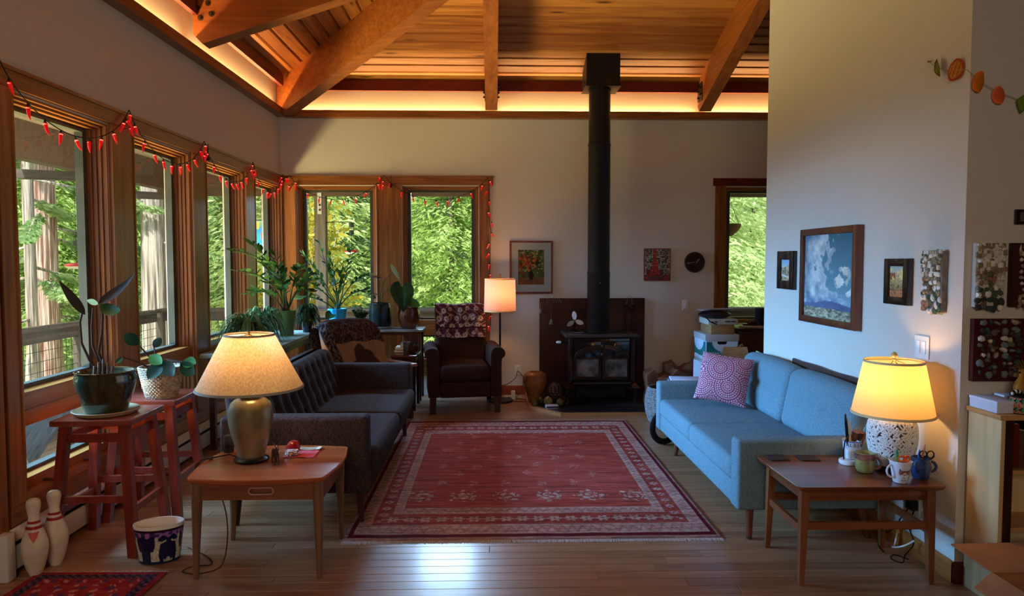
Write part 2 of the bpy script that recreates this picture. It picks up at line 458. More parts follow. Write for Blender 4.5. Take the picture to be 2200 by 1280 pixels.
M_BRASS = plain('brass', (190, 150, 80), .3, 1.0)
M_STEEL = plain('steel', (150, 148, 145), .35, 1.0)
# ------------------------------------------------------------------ room shell
WX, WY, RX = -2.42, 8.20, 2.216          # faces of the left, back and right walls
WIN_BACK = [(-2.24, -1.345), (-1.04, -0.17), (2.69, 3.62)]
ZC0, SL = 3.53, 0.333                    # ceiling height at the walls, roof slope
Z_BOT, Z_TOP = 0.40, 2.40

def shell():
    m = MB(); T = .20
    m.box(WX - T, -3, -.3, WX, WY + T, .32); m.box(WX - T, -3, 2.40, WX, WY + T, 3.62)
    e = [-3.0] + [q for w in WIN_LEFT for q in w] + [WY + T]
    for k in range(0, len(e), 2): m.box(WX - T, e[k], .32, WX, e[k + 1], 2.40)
    m.build('wall_left', M_WALL, kind='structure')
    m = MB()
    m.box(WX, WY, -.3, 5.7, WY + T, .32); m.box(WX, WY, 2.40, 5.7, WY + T, 3.62)
    e = [WX] + [q for w in WIN_BACK for q in w] + [5.7]
    for k in range(0, len(e), 2): m.box(e[k], WY, .32, e[k + 1], WY + T, 2.40)
    m.build('wall_back', M_WALL, kind='structure')
    MB().box(RX, 3.41, 0, RX + .14, 5.74, 5.25).build('wall_right', M_WALL, kind='structure')
    MB().box(RX, 3.29, 0, 5.7, 3.41, 5.25).build('wall_alcove', M_WALL, kind='structure')
    MB().box(5.6, -3, 0, 5.7, 8.4, 5.3).build('wall_east', M_WALL, kind='structure')
    MB().box(WX - T, -3.2, 0, 5.7, -3, 5.3).build('wall_front', M_WALL, kind='structure')
    # floor: sub floor plus individual oak boards
    fl = struct('floor')
    MB().box(WX - T, -3.2, -.3, 5.7, WY + T, -.019).build('subfloor', plain('subfloor', (40, 26, 16), .8), fl)
    rng = random.Random(3); w = .0835; y = 2.62; n = 0
    MB().box(WX, -3, -.019, 5.6, 2.6195, 0).build('floor_board', M_OAK, fl)
    while y < WY - .001:
        y1 = min(y + w, WY); x = WX - rng.random() * 1.3
        xe = 2.27 if y < 5.9 else 3.7
        while x < xe:
            x1 = x + rng.uniform(1.3, 2.6)
            a, b = max(x, WX), min(x1, xe)
            if b - a > .02:
                g = .0009; c = .0016
                m = MB(); z0, z1 = -.019, 0.0
                m.ring([np.array([(a + g, y + g, z0), (b - g, y + g, z0), (b - g, y1 - g, z0), (a + g, y1 - g, z0)]),
                        np.array([(a + g, y + g, z1 - c), (b - g, y + g, z1 - c), (b - g, y1 - g, z1 - c), (a + g, y1 - g, z1 - c)]),
                        np.array([(a + g + c, y + g + c, z1), (b - g - c, y + g + c, z1), (b - g - c, y1 - g - c, z1), (a + g + c, y1 - g - c, z1)])], True, False, True, False)
                m.build('floor_board', M_OAK, fl); n += 1
            x = x1
        y = y1
    # ceiling: sloping tongue and groove planks, one object each
    ce = struct('ceiling')
    pw = .13
    def zc(d): return ZC0 + SL * d
    def plank(fn, d0, d1, a0, a1, b0, b1, mat):
        """fn(s, d, z) -> point; edge at d0 runs a0..b0, at d1 runs a1..b1"""
        g, c, t = .003, .012, .02
        e0, e1 = d0 + g, d1 - g; L = d1 - d0
        def ab(d): k = (d - d0) / L; return a0 + (a1 - a0) * k, b0 + (b1 - b0) * k
        rows = [(e0, zc(e0) + t), (e0, zc(e0) + c), (e0 + c, zc(e0 + c)), (e1 - c, zc(e1 - c)), (e1, zc(e1) + c), (e1, zc(e1) + t)]
        A = [fn(ab(d)[0], d, z) for d, z in rows]; B = [fn(ab(d)[1], d, z) for d, z in rows]
        MB().ring([np.array(A), np.array(B)], True, True, True, False).build('plank', mat, ce)
    k = 0
    while k * pw < 4.9:
        d0, d1 = k * pw, (k + 1) * pw
        plank(lambda s, d, z: (s, WY - d, z), d0, d1, WX + d0, WX + d1, 5.6, 5.6, M_PINEX)
        if d1 < 4.72: plank(lambda s, d, z: (WX + d, s, z), d0, d1, -3, -3, WY - d0, WY - d1, M_PINEY)
        k += 1
    m = MB(); D = 4.95
    m.hexa([(WX, WY, zc(0) + .022), (5.6, WY, zc(0) + .022), (5.6, WY - D, zc(D) + .022), (WX + D, WY - D, zc(D) + .022),
            (WX, WY, zc(0) + .12), (5.6, WY, zc(0) + .12), (5.6, WY - D, zc(D) + .12), (WX + D, WY - D, zc(D) + .12)])
    m.hexa([(WX, WY, zc(0) + .022), (WX + D, WY - D, zc(D) + .022), (WX + D, -3, zc(D) + .022), (WX, -3, zc(0) + .022),
            (WX, WY, zc(0) + .12), (WX + D, WY - D, zc(D) + .12), (WX + D, -3, zc(D) + .12), (WX, -3, zc(0) + .12)])
    m.box(RX, -3, 5.10, 5.7, 3.5, 5.2)
    m.build('roof_deck', plain('roof_deck', (60, 34, 18), .9), ce)
    # rafters
    def rafter_poly(L, w=0): return [(.10, zc(.10) + .015), (.10, 3.30), (.17, 3.228), (L, 3.228 + SL * (L - .17)), (L, zc(L) + .015)]
    for xc in (-.02, 2.382, 4.78):
        r = struct('beam'); P = rafter_poly(4.7)
        MB().prism([(WY - d, z) for d, z in P], xc - .067, xc + .067, 'x').build('rafter', M_BEAMY, r)
        b = MB()
        for s in (-1, 1):
            xs = xc + s * .067
            b.box(min(xs, xs + s * .007), WY - .30, 3.33, max(xs, xs + s * .007), WY - .14, 3.53)
            for (d, z) in ((.18, 3.37), (.18, 3.44), (.18, 3.50), (.26, 3.40), (.26, 3.47)):
                b.cyl((xs, WY - d, z), (xs + s * .024, WY - d, z), .011, n=6)
        b.build('bolt_plate', M_BLACK, r)
    for yc in (5.72, 3.3, .9):
        r = struct('beam'); P = rafter_poly(4.4)
        MB().prism([(WX + d, z) for d, z in P], yc - .067, yc + .067, 'y').build('rafter', M_BEAM, r)
        for (x, z) in ((-2.285, 3.50), (-2.20, 3.535), (-2.26, 3.425), (-2.175, 3.455)):
            b = MB(); b.lathe([(.022, 0), (.022, .005), (.0135, .0055), (.0135, .024)], 12, M=Matrix.Translation((x, yc - .067, z)) @ Matrix.Rotation(PI / 2, 4, 'X'), smooth=False)
            b.build('bolt', plain('bolt_steel', (70, 60, 50), .45, .8), r)
    r = struct('beam'); S2 = SL / math.sqrt(2); L = 6.2
    P = [(.09, zc(0) + .03), (.09, 3.27), (.15, 3.168), (L, 3.168 + S2 * (L - .15)), (L, zc(0) + S2 * L - .01)]
    M = Matrix.Translation((WX, WY, 0)) @ Matrix.Rotation(math.radians(-45), 4, 'Z')
    MB().prism(P, -.075, .075, 'y', M=M).build('hip_rafter', M_BEAM, r)
    # dark red blocking between the rafters, ledge with hidden LED strip
    def pieces(a, b, holes):
        e = [a]
        for h in holes: e += [h - .069, h + .069]
        e.append(b); return [(e[i], e[i + 1]) for i in range(0, len(e), 2)]
    bl = struct('trim_1')
    for a, b in pieces(WX + .30, 5.5, (-.02, 2.382, 4.78)): MB().box(a, WY - .14, 3.445, b, WY - .10, 3.56).build('blocking', M_REDBLOCK, bl)
    for a, b in pieces(-3, WY - .30, (.9, 3.3, 5.72)): MB().box(WX + .10, a, 3.445, WX + .14, b, 3.56).build('blocking', M_REDBLOCK, bl)
    le = struct('trim_2')
    m = MB(); m.box(WX + .075, WY - .075, 3.16, 5.6, WY, 3.178); m.box(WX + .075, WY - .092, 3.16, 5.6, WY - .074, 3.238); m.build('ledge', M_FIRX, le)
    m = MB(); m.box(WX, -3, 3.16, WX + .075, WY - .074, 3.178); m.box(WX + .074, -3, 3.16, WX + .092, WY - .074, 3.238); m.build('ledge', M_FIRY, le)
    strip = plain('led_tape', (250, 235, 200), .5)
    s = thing('led_strip', 'warm LED tape hidden behind the wooden ledge under the ceiling', 'light strip', (WX + .2, WY - .03, 3.18))
    MB().box(0, -.006, 0, 7.6, .006, .004).build('tape', strip, s); MB().box(-.176, -11, 0, -.164, -.05, .004).build('tape', strip, s)
shell()
LED = (1.0, 0.56, 0.20)
for (x0, x1) in ((-2.2, -.1), (.06, 2.3), (2.46, 4.7)):
    light('led_light', 'AREA', ((x0 + x1) / 2, WY - .026, 3.19), 9.5 * (x1 - x0), LED, (0, 0, 1), (x1 - x0, .012))
for (y0, y1) in ((5.82, 7.95), (3.4, 5.64), (1.0, 3.2)):
    light('led_light', 'AREA', (WX + .026, (y0 + y1) / 2, 3.19), 9.5 * (y1 - y0), LED, (0, 0, 1), (.012, y1 - y0))

# ------------------------------------------------------------------ windows and trim
def frame_L(m, s0, s1, d0, d1, z0, z1): m.box(WX - d1, s0, z0, WX - d0, s1, z1)
def frame_B(m, s0, s1, d0, d1, z0, z1): m.box(s0, WY + d0, z0, s1, WY + d1, z1)
def window(n, a, b, fr, mv, mh):
    w = struct('window_%d' % n)
    def part(name, mat, *bx, parent=w):
        m = MB()
        for q in bx: fr(m, *q)
        return m.build(name, mat, parent)
    zt, zb = 2.40, .32
    for (e, s) in ((a, 1), (b, -1)):
        bx = []
        for (o, d0) in ((.010, 0.0), (.020, .03), (.030, .055), (.042, .08)):
            bx.append((min(e, e + s * o), max(e, e + s * o), d0, .17, zb, zt))
        part('jamb', mv, *bx)
    part('head_jamb', mh, (a, b, 0, .17, zt - .012, zt), (a, b, .03, .17, zt - .024, zt), (a, b, .06, .17, zt - .036, zt))
    part('sill', mh, (a, b, -.018, .17, zb, zb + .035), (a, b, .03, .17, zb, zb + .09))
    part('transom', mh, (a + .03, b - .03, .015, .17, .69, .865), (a + .03, b - .03, .0, .17, .74, .775))
    for (z0, z1, nm) in ((.865, zt - .03, 'upper'), (zb + .085, .69, 'lower')):
        A, B = a + .042, b - .042; t = .042
        sash = part(nm + '_sash', M_SASH if nm == 'upper' else M_SASH, (A, A + t, .105, .155, z0, z1), (B - t, B, .105, .155, z0, z1), (A + t, B - t, .105, .155, z0, z0 + .022), (A + t, B - t, .105, .155, z1 - .03, z1))
        part('pane', M_PANE, (A + t - .004, B - t + .004, .128, .132, z0 + .018, z1 - .026), parent=sash)
    for q in (.3, .72):
        c = a + (b - a) * q
        part('latch', M_STEEL, (c - .05, c + .03, -.022, -.014, .352, .366), (c - .06, c - .045, -.03, .03, .35, .37))
for i, (a, b) in enumerate(WIN_LEFT): window(i + 1, a, b, frame_L, M_FIRZ, M_FIRY)
for i, (a, b) in enumerate(WIN_BACK): window(i + 5, a, b, frame_B, M_FIRZ, M_FIRX)

def casings():
    t = struct('trim_3')
    def cz(fr, s0, s1, z0=.32, z1=2.41, d=.02):
        m = MB(); fr(m, s0, s1, -d, -.0005, z0, z1); fr(m, s0, s0 + .012, -d - .006, -d, z0, z1); fr(m, s1 - .012, s1, -d - .006, -d, z0, z1)
        m.build('casing', M_FIRZ, t)
    for (a, b) in ((3.535, 3.655), (4.57, 4.85), (5.77, 6.05), (6.99, 7.27), (8.15, 8.195)): cz(frame_L, a, b)
    for (a, b) in ((-2.415, -2.25), (-1.335, -1.05), (-.16, -.04), (2.565, 2.68)): cz(frame_B, a, b)
    m = MB(); frame_L(m, 3.47, WY - .022, -.024, -.0005, 2.412, 2.515); frame_L(m, 3.47, WY - .022, -.032, -.024, 2.495, 2.515); m.build('head_casing', M_FIRY, t)
    m = MB(); frame_B(m, WX + .001, 0.0, -.024, -.0005, 2.412, 2.515); frame_B(m, WX + .001, 0.005, -.032, -.024, 2.495, 2.515); m.build('head_casing', M_FIRX, t)
    m = MB(); frame_B(m, 2.54, 3.8, -.028, -.0005, 2.412, 2.50); m.build('head_casing', M_REDBLOCK, t)
    m = MB(); frame_L(m, 3.535, WY - .02, -.02, -.0005, .22, .318); m.build('apron', M_FIRY, t)
    m = MB(); frame_B(m, WX + .02, -.03, -.02, -.0005, .22, .318); m.build('apron', M_FIRX, t)
    # casing of the next opening at the very edge of the view
    m = MB(); frame_L(m, 3.36, 3.485, -.04, -.0005, 0, 2.41); m.build('casing', M_FIRZ, t)
    b = MB(); b.rbox(RX - .016, 3.275, 0, RX - .0005, 5.74, .105, .004, 1); b.build('baseboard_right', M_FIRY, kind='structure')
    b = MB(); b.rbox(RX - .016, 3.272, 0, 5.6, 3.2895, .105, .004, 1); b.build('baseboard_alcove', M_REDBLOCK, kind='structure')
    b = MB(); b.rbox(-.035, WY - .016, 0, 5.6, WY - .0005, .10, .004, 1); b.build('baseboard_back', noisy('red_fir', (128, 46, 20), (150, 60, 28), (2, 30, 30), .45, .05), kind='structure')
casings()

def heater():
    h = thing('baseboard_heater', 'long white baseboard heater under the left windows', 'heater', (WX, 3.40, 0))
    cream = plain('heater_enamel', (205, 196, 182), .45)
    L = 4.6
    P = [(.003, .205), (.035, .222), (.075, .182), (.075, .174), (.003, .174)]
    MB().prism([(x, z) for x, z in P], .06, L, 'y', ).build('top_cover', cream, h)
    y = .06
    for k in range(4):
        MB().rbox(.062, y + .002, .035, .076, y + 1.13, .150, .004, 1).build('front_cover', cream, h); y += 1.135
    MB().box(.003, .06, .03, .055, L, .168).build('fin_core', plain('heater_core', (22, 20, 19), .7), h)
    MB().rbox(.002, -.005, 0, .088, .06, .232, .008, 2).build('end_cap', cream, h)
heater()

# ------------------------------------------------------------------ outdoors
M_GREY = wood('weathered_fir', (52, 45, 39), (88, 78, 70), 'y', 1.0, .8, 0, .2)
M_GREYX = wood('weathered_fir_x', (58, 50, 44), (96, 86, 78), 'x', 1.0, .8, 0, .2)
M_GREYZ = wood('weathered_fir_z', (66, 60, 54), (104, 96, 88), 'z', 1.0, .8, 0, .2)
M_PBEAM = noisy('porch_beam_stain', (70, 52, 40), (92, 70, 54), (3, 20, 20), .7, .05)
M_SOFF = wood('soffit_pine', (196, 160, 118), (222, 190, 148), 'y', 1.0, .7, 0, .25, True)
def porch():
    d = struct('deck')
    for k in range(17): MB().box(-4.95 + k * .14, -3, -.12, -4.95 + k * .14 + .133, 10.55, -.08).build('deck_board', M_GREY, d)
    for k in range(14): MB().box(-2.56, 8.42 + k * .152, -.12, 6.0, 8.42 + k * .152 + .145, -.08).build('deck_board', M_GREYX, d)
    MB().box(-4.9, -3, -.4, -4.75, 10.5, -.125).build('joist', M_GREY, d)
    c = struct('porch_ceiling')
    def zs(x): return 3.68 + SL * (x - WX)
    x = -2.63
    while x > -5.35:
        x1 = x - .145
        MB().hexa([(x1 + .004, -4, zs(x1)), (x, -4, zs(x)), (x, 10.8, zs(x)), (x1 + .004, 10.8, zs(x1)), (x1 + .004, -4, zs(x1) + .03), (x, -4, zs(x) + .03), (x, 10.8, zs(x) + .03), (x1 + .004, 10.8, zs(x1) + .03)]).build('soffit_board', M_SOFF, c)
        x = x1
    y = WY + .21
    while y < 11.0:
        y1 = y + .145; z0, z1 = 3.68 - SL * (y - WY), 3.68 - SL * (y1 - WY)
        MB().hexa([(-2.6, y, z0), (6, y, z0), (6, y1 - .004, z1), (-2.6, y1 - .004, z1), (-2.6, y, z0 + .03), (6, y, z0 + .03), (6, y1 - .004, z1 + .03), (-2.6, y1 - .004, z1 + .03)]).build('soffit_board', M_PINEX, c)
        y = y1
    MB().hexa([(-5.4, -4, zs(-5.4) + .04), (-2.6, -4, zs(-2.6) + .04), (-2.6, 11, zs(-2.6) + .04), (-5.4, 11, zs(-5.4) + .04), (-5.4, -4, zs(-5.4) + .1), (-2.6, -4, zs(-2.6) + .1), (-2.6, 11, zs(-2.6) + .1), (-5.4, 11, zs(-5.4) + .1)]).build('roofing', M_PBEAM, c)
    MB().hexa([(-2.6, 8.4, 3.66), (6, 8.4, 3.66), (6, 11.1, 2.76), (-2.6, 11.1, 2.76), (-2.6, 8.4, 3.72), (6, 8.4, 3.72), (6, 11.1, 2.82), (-2.6, 11.1, 2.82)]).build('roofing', M_PBEAM, c)
    b = struct('porch_beam')
    MB().box(-4.78, -4, 2.56, -4.63, 10.33, 2.93).build('beam_left', M_PBEAM, b)
    MB().box(-4.8, 10.34, 2.485, 6, 10.48, 2.86).build('beam_back', M_PBEAM, b)
    for y in (3.3, 5.8, 8.35, 10.9):
        MB().prism([(-5.45, 2.49), (-4.6, 2.46), (-4.6, 2.555), (-5.55, 2.60)], y - .07, y + .07, 'y').build('outrigger', M_GREYX, b)
    # railing
    r = thing('deck_railing', 'grey weathered deck railing with wire mesh panels outside the windows', 'railing', (-4.85, 0, -.08))
    MB().box(-.075, -3, .885, .075, 10.3, .925).build('cap_rail', M_GREY, r)
    MB().box(-.02, -3, .755, .02, 10.3, .883).build('face_rail', M_GREY, r)
    MB().box(-.02, -3, .09, .02, 10.3, .16).build('bottom_rail', M_GREY, r)
    MB().box(0.0, 10.2, .895, 10.8, 10.55, .935, M=Matrix.Translation((0, .08, 0))).build('cap_rail', M_GREYX, r)
    MB().box(0.0, 10.46, .755, 10.8, 10.50, .893).build('face_rail', M_GREYX, r)
    MB().box(0.0, 10.46, .09, 10.8, 10.50, .16).build('bottom_rail', M_GREYX, r)
    for y in (1.2, 3.6, 6.0, 8.4, 10.45): MB().box(-.045, y - .045, 0, .045, y + .045, .885).build('rail_post', M_GREYZ, r)
    for x in (4.4, 6.6, 9.0): MB().box(x - .045, 10.435, 0, x + .045, 10.525, .89).build('rail_post', M_GREYZ, r)
    m = MB()
    for k in range(70): yy = 2.9 + k * .105; m.box(-.003, yy - .0025, .16, .003, yy + .0025, .755)
    for k in range(5): m.box(-.0025, 2.9, .22 + k * .11 - .0025, .0025, 10.3, .22 + k * .11 + .0025)
    for k in range(75): xx = .3 + k * .105; m.box(xx - .0025, 10.477, .16, xx + .0025, 10.483, .755)
    for k in range(5): m.box(.3, 10.4775, .22 + k * .11 - .0025, 8.2, 10.4825, .22 + k * .11 + .0025)
    m.build('wire_mesh', plain('galvanised_wire', (70, 70, 66), .5, .6), r, kind='stuff')
    p = thing('porch_post', 'dark grey porch post with bolted steel plate beyond the back window', 'post', (-2.5, 10.41, -.08))
    MB().box(-.078, -.07, 0, .078, .07, 2.565).build('shaft', M_GREYZ, p)
    m = MB(); m.box(-.03, -.08, 2.30, .03, -.07, 2.66)
    m.build('bracket', plain('galvanised_plate', (188, 188, 182), .4, .2), p)
    for z in (2.36, 2.43): MB().cyl((.005, -.08, z), (.005, -.088, z), .016, n=8).build('bolt', plain('bolt_steel', (70, 60, 50), .45, .8), p)
    # chairs on the deck
    blue = noisy('deck_chair_paint', (40, 47, 55), (58, 65, 73), (10, 10, 10), .6, 0)
    def deck_chair(loc, rz, label):
        c = thing('deck_chair', label, 'chair', loc, rz, 'slatted deck chairs')
        for k in range(7):
            x = -.24 + k * .08
            m = MB(); m.hexa([(x - .026, -.03, .14), (x + .026, -.03, .14), (x + .026, -.005, .14), (x - .026, -.005, .14), (x - .034, .30, .70 - abs(k - 3) * .02), (x + .034, .30, .70 - abs(k - 3) * .02), (x + .034, .325, .70 - abs(k - 3) * .02), (x - .034, .325, .70 - abs(k - 3) * .02)])
            m.build('back_slat', blue, c)
        for k in range(6): MB().box(-.27, -.50 + k * .085, .31 - k * .03, .27, -.43 + k * .085, .33 - k * .03).build('seat_slat', blue, c)
        for s in (-1, 1):
            MB().box(s * .34 - .05, -.55, .46, s * .34 + .05, .22, .485).build('armrest', blue, c)
            MB().box(s * .30 - .02, -.50, 0, s * .30 + .02, -.42, .46).build('leg', blue, c)
            MB().hexa([(s * .30 - .02, .28, 0), (s * .30 + .02, .28, 0), (s * .30 + .02, .36, 0), (s * .30 - .02, .36, 0), (s * .30 - .02, .08, .46), (s * .30 + .02, .08, .46), (s * .30 + .02, .16, .46), (s * .30 - .02, .16, .46)]).build('leg', blue, c)
    deck_chair((-3.42, 5.12, -.08), math.radians(-88), 'blue grey slatted deck chair on the porch, outside the nearest left window')
    deck_chair((-3.5, 7.2, -.08), math.radians(-94), 'blue grey slatted deck chair on the porch, farther along, outside the third left window')
    # bird feeders
    red = plain('feeder_red', (196, 24, 30), .25); clear = pane_mat('feeder_glass', (235, 225, 222))
    def feeder(loc, ztop, label, R):
        f = thing('bird_feeder', label, 'bird feeder', loc, 0, 'hummingbird feeders')
        MB().lathe([(R * .96, .035), (R, .045), (R * .75, .065), (.02, .075)], 24).build('lid', red, f)
        MB().lathe([(.02, 0), (R * .7, .006), (R * .98, .034)], 24).build('dish', plain('feeder_dish', (222, 208, 200), .3), f)
        MB().cyl((0, 0, .075), (0, 0, ztop - loc[2]), .003, n=5).build('hanger', M_BLACK, f)
        MB().lathe([(.03, .28), (.036, .29), (.036, .34), (.03, .345)], 14).build('ant_guard', plain('guard_green', (40, 52, 46), .5), f)
    feeder((-5.05, 8.75, 1.45), 2.80, 'red dish bird feeder hanging outside the nearest left window', .135)
    feeder((-2.02, 10.2, 1.64), 2.1, 'red dish bird feeder hanging outside the back window behind the plants', .105)
    a = thing('feeder_arm', 'thin black metal arm on the porch post holding the bird feeder', 'hook', (-2.42, 10.41, 2.1))
    MB().tube([(0, 0, 0), (.0, -.05, 0), (.12, -.21, 0.0), (.40, -.21, 0), (.40, -.21, 0)], .006, 6).build('arm', M_BLACK, a)
    MB().lathe([(.03, 0), (.036, .01), (.036, .06), (.03, .065)], 14, c=(.40, -.21, -.075)).build('cup', plain('guard_green', (40, 52, 46), .5), a)
    # coloured banner
    def bcol(u, v):
        n = vnoise(u * 3.1, v * 4.2, 5); n2 = vnoise(u * 2.3 + 9, v * 3 + 3, 8)
        c = ramp(n, [(0, (40, 150, 170)), (.35, (60, 160, 190)), (.5, (120, 170, 120)), (.7, (150, 180, 190)), (1, (60, 110, 150))])
        r = (abs(u - .7) < .22) & (abs(v - .45) < .12); c[r] = rgb(214, 60, 40)
        y = (abs(u - .2) < .15) & (abs(v - .8) < .12); c[y] = rgb(226, 190, 60)
        return c
    bn = thing('garden_banner', 'small bright patchwork banner hanging on the porch beyond the corner window', 'banner', (-3.06, 9.5, 1.72))
    painted('cloth', 14, 24, lambda u, v: (-.10 + .2 * u, .01 * np.sin(v * 9), v * .36), bcol, vcol('banner_cloth', .8), bn)
    MB().cyl((-.12, 0, .365), (.12, 0, .365), .006, n=6).build('rod', M_BLACK, bn); MB().tube([(-.11, 0, .365), (0, 0, .5), (.11, 0, .365)], .002, 4).build('cord', M_BLACK, bn)
    MB().cyl((0, 0, .5), (0, 0, 1.53), .002, n=4).build('cord', M_BLACK, bn)
    hp = thing('hanging_planter', 'wicker bowl planter hanging outside the far right window', 'planter', (3.02, 9.2, 1.86))
    m = MB()
    for k in range(9): m.torus((0, 0, .02 + k * .017), .06 + .13 * math.sin((k + 1) / 9 * PI / 2), .011, n=26, m=6)
    m.lathe([(.01, .0), (.06, .012), (.12, .05), (.17, .12), (.165, .12), (.05, .04)], 20)
    m.build('bowl', noisy('planter_wicker', (104, 76, 48), (150, 116, 78), (40, 40, 40), .8, .2), hp)
    for a_ in (0, 2.1, 4.2): MB().tube([(.18 * math.cos(a_), .18 * math.sin(a_), .16), (0, 0, .62)], .003, 5).build('chain', M_BLACK, hp)
    MB().cyl((0, 0, .62), (0, 0, 1.45), .003, n=5).build('chain', M_BLACK, hp)
porch()

# ------------------------------------------------------------------ forest
def mesh_np(name, V, Q, mat, parent=None, kind=None, smooth=False):
    me = bpy.data.meshes.new(name); V = np.asarray(V, np.float32); Q = np.asarray(Q, np.int32); k = Q.shape[1]
    me.vertices.add(len(V)); me.vertices.foreach_set('co', V.ravel())
    me.loops.add(Q.size); me.loops.foreach_set('vertex_index', Q.ravel())
    me.polygons.add(len(Q)); me.polygons.foreach_set('loop_start', np.arange(0, Q.size, k, dtype=np.int32))
    if smooth: me.polygons.foreach_set('use_smooth', np.ones(len(Q), bool))
    me.update(calc_edges=True); me.materials.append(mat)
    o = bpy.data.objects.new(name, me); COL.objects.link(o)
    if parent is not None: o.parent = parent
    if kind: o['kind'] = kind
    return o
F_BLUE = leafmat('needles_blue', (134, 170, 136), (212, 228, 198), .7, .3, .5, 2.2)
F_MID = leafmat('needles_mid', (130, 164, 102), (216, 230, 176), .7, .3, .5, 2.2)
F_YEL = leafmat('needles_light', (168, 196, 108), (238, 248, 186), .7, .3, .5, 2.2)
F_GOLD = leafmat('leaves_gold', (120, 130, 40), (226, 202, 84), .6, .3, .45, 1.6)
M_BARK = noisy('redwood_bark', (150, 104, 92), (236, 204, 194), (26, 26, 1.3), .95, .9, .05, 5, contrast=(.38, .62))
M_BARKG = noisy('grey_bark', (128, 114, 106), (206, 192, 184), (22, 22, 1.2), .95, .9, .05, 5, contrast=(.38, .62))
M_BARKD = noisy('dark_bark', (60, 56, 44), (104, 96, 78), (22, 22, 1.2), .95, .5, .03, 4)
GZ = -1.3
def sprays(P, D, L, W, rng):
    """diamond shaped sprays: P base, D unit direction, L length, W half width"""
    n = len(P); S = rng.normal(size=(n, 3)); S[:, 2] *= .5
    S = np.cross(D, S); S /= np.linalg.norm(S, axis=1, keepdims=True) + 1e-9
    mid = P + D * (L * .45)[:, None]; tip = P + D * L[:, None]; tip[:, 2] -= L * .15
    V = np.stack([P, mid + S * W[:, None], tip, mid - S * W[:, None]], 1).reshape(-1, 3)
    return V, np.arange(len(V)).reshape(-1, 4)
def conifer(x, y, h, r, z0, nb, ns, seed, mat, label, trunk=.16, group='trees beyond the deck', spr=.30, zlo=-.2, zhi=None, name='conifer'):
    rng = np.random.default_rng(seed)
    t = thing(name, label, 'tree', (x, y, GZ), 0, group)
    MB().tube([(0, 0, -.3), (0, 0, h * .5), (0, 0, h * .97)], [trunk * .55, trunk * .35, .01], 8).build('trunk', M_BARKD, t)
    zhi = zhi or h
    # branches
    f = rng.uniform(0, 1, nb); zb = z0 + (zhi - z0) * f
    az = rng.uniform(0, 2 * PI, nb); Lb = r * np.clip(1 - zb / h, .06, 1) ** .8 * rng.uniform(.7, 1.1, nb)
    P = []; D = []
    k = rng.uniform(.15, 1, (nb, ns)) ** .8
    rad = k * Lb[:, None]; droop = -.10 * rad - .10 * rad ** 2 / np.maximum(Lb[:, None], .3) + .05 * Lb[:, None]
    ca, sa = np.cos(az)[:, None], np.sin(az)[:, None]
    side = rng.choice([-1, 1], (nb, ns)) * rng.uniform(.3, 1.1, (nb, ns))
    px = rad * ca; py = rad * sa; pz = zb[:, None] + droop
    da = az[:, None] + side
    P = np.stack([px, py, pz], -1).reshape(-1, 3) + rng.normal(size=(nb * ns, 3)) * [.13, .13, .11]
    D = np.stack([np.cos(da), np.sin(da), rng.uniform(-.55, .05, (nb, ns))], -1).reshape(-1, 3); D /= np.linalg.norm(D, axis=1, keepdims=True)
    L = rng.uniform(.6, 1.3, len(P)) * spr; W = L * rng.uniform(.10, .16, len(P))
    V, Q = sprays(P, D, L, W, rng)
    mesh_np('crown', V, Q, mat, t, 'stuff')
    return t
def bush(x, y, r, h, n, seed, mat, label, group='bushes beyond the deck', spr=.13):
    rng = np.random.default_rng(seed)
    t = thing('bush', label, 'bush', (x, y, GZ), 0, group)
    d = rng.normal(size=(n, 3)); d[:, 2] = np.abs(d[:, 2]); d /= np.linalg.norm(d, axis=1, keepdims=True)
    q = rng.uniform(.55, 1, n)[:, None] * (1 + .25 * np.sin(d[:, :1] * 7 + seed) * np.cos(d[:, 1:2] * 6))
    P = d * q * np.array([r, r, h]); D = d + rng.normal(size=(n, 3)) * .6; D /= np.linalg.norm(D, axis=1, keepdims=True)
    L = rng.uniform(.6, 1.3, n) * spr
    V, Q = sprays(P, D, L, L * .22, rng); mesh_np('foliage', V, Q, mat, t, 'stuff')
    m = MB()
    for k in range(5): a = k * 1.3; m.tube([(0, 0, -.1), (r * .3 * math.cos(a), r * .3 * math.sin(a), h * .5), (r * .6 * math.cos(a), r * .6 * math.sin(a), h * .8)], [.03, .02, .008], 5)
    m.build('stems', M_BARKG, t)
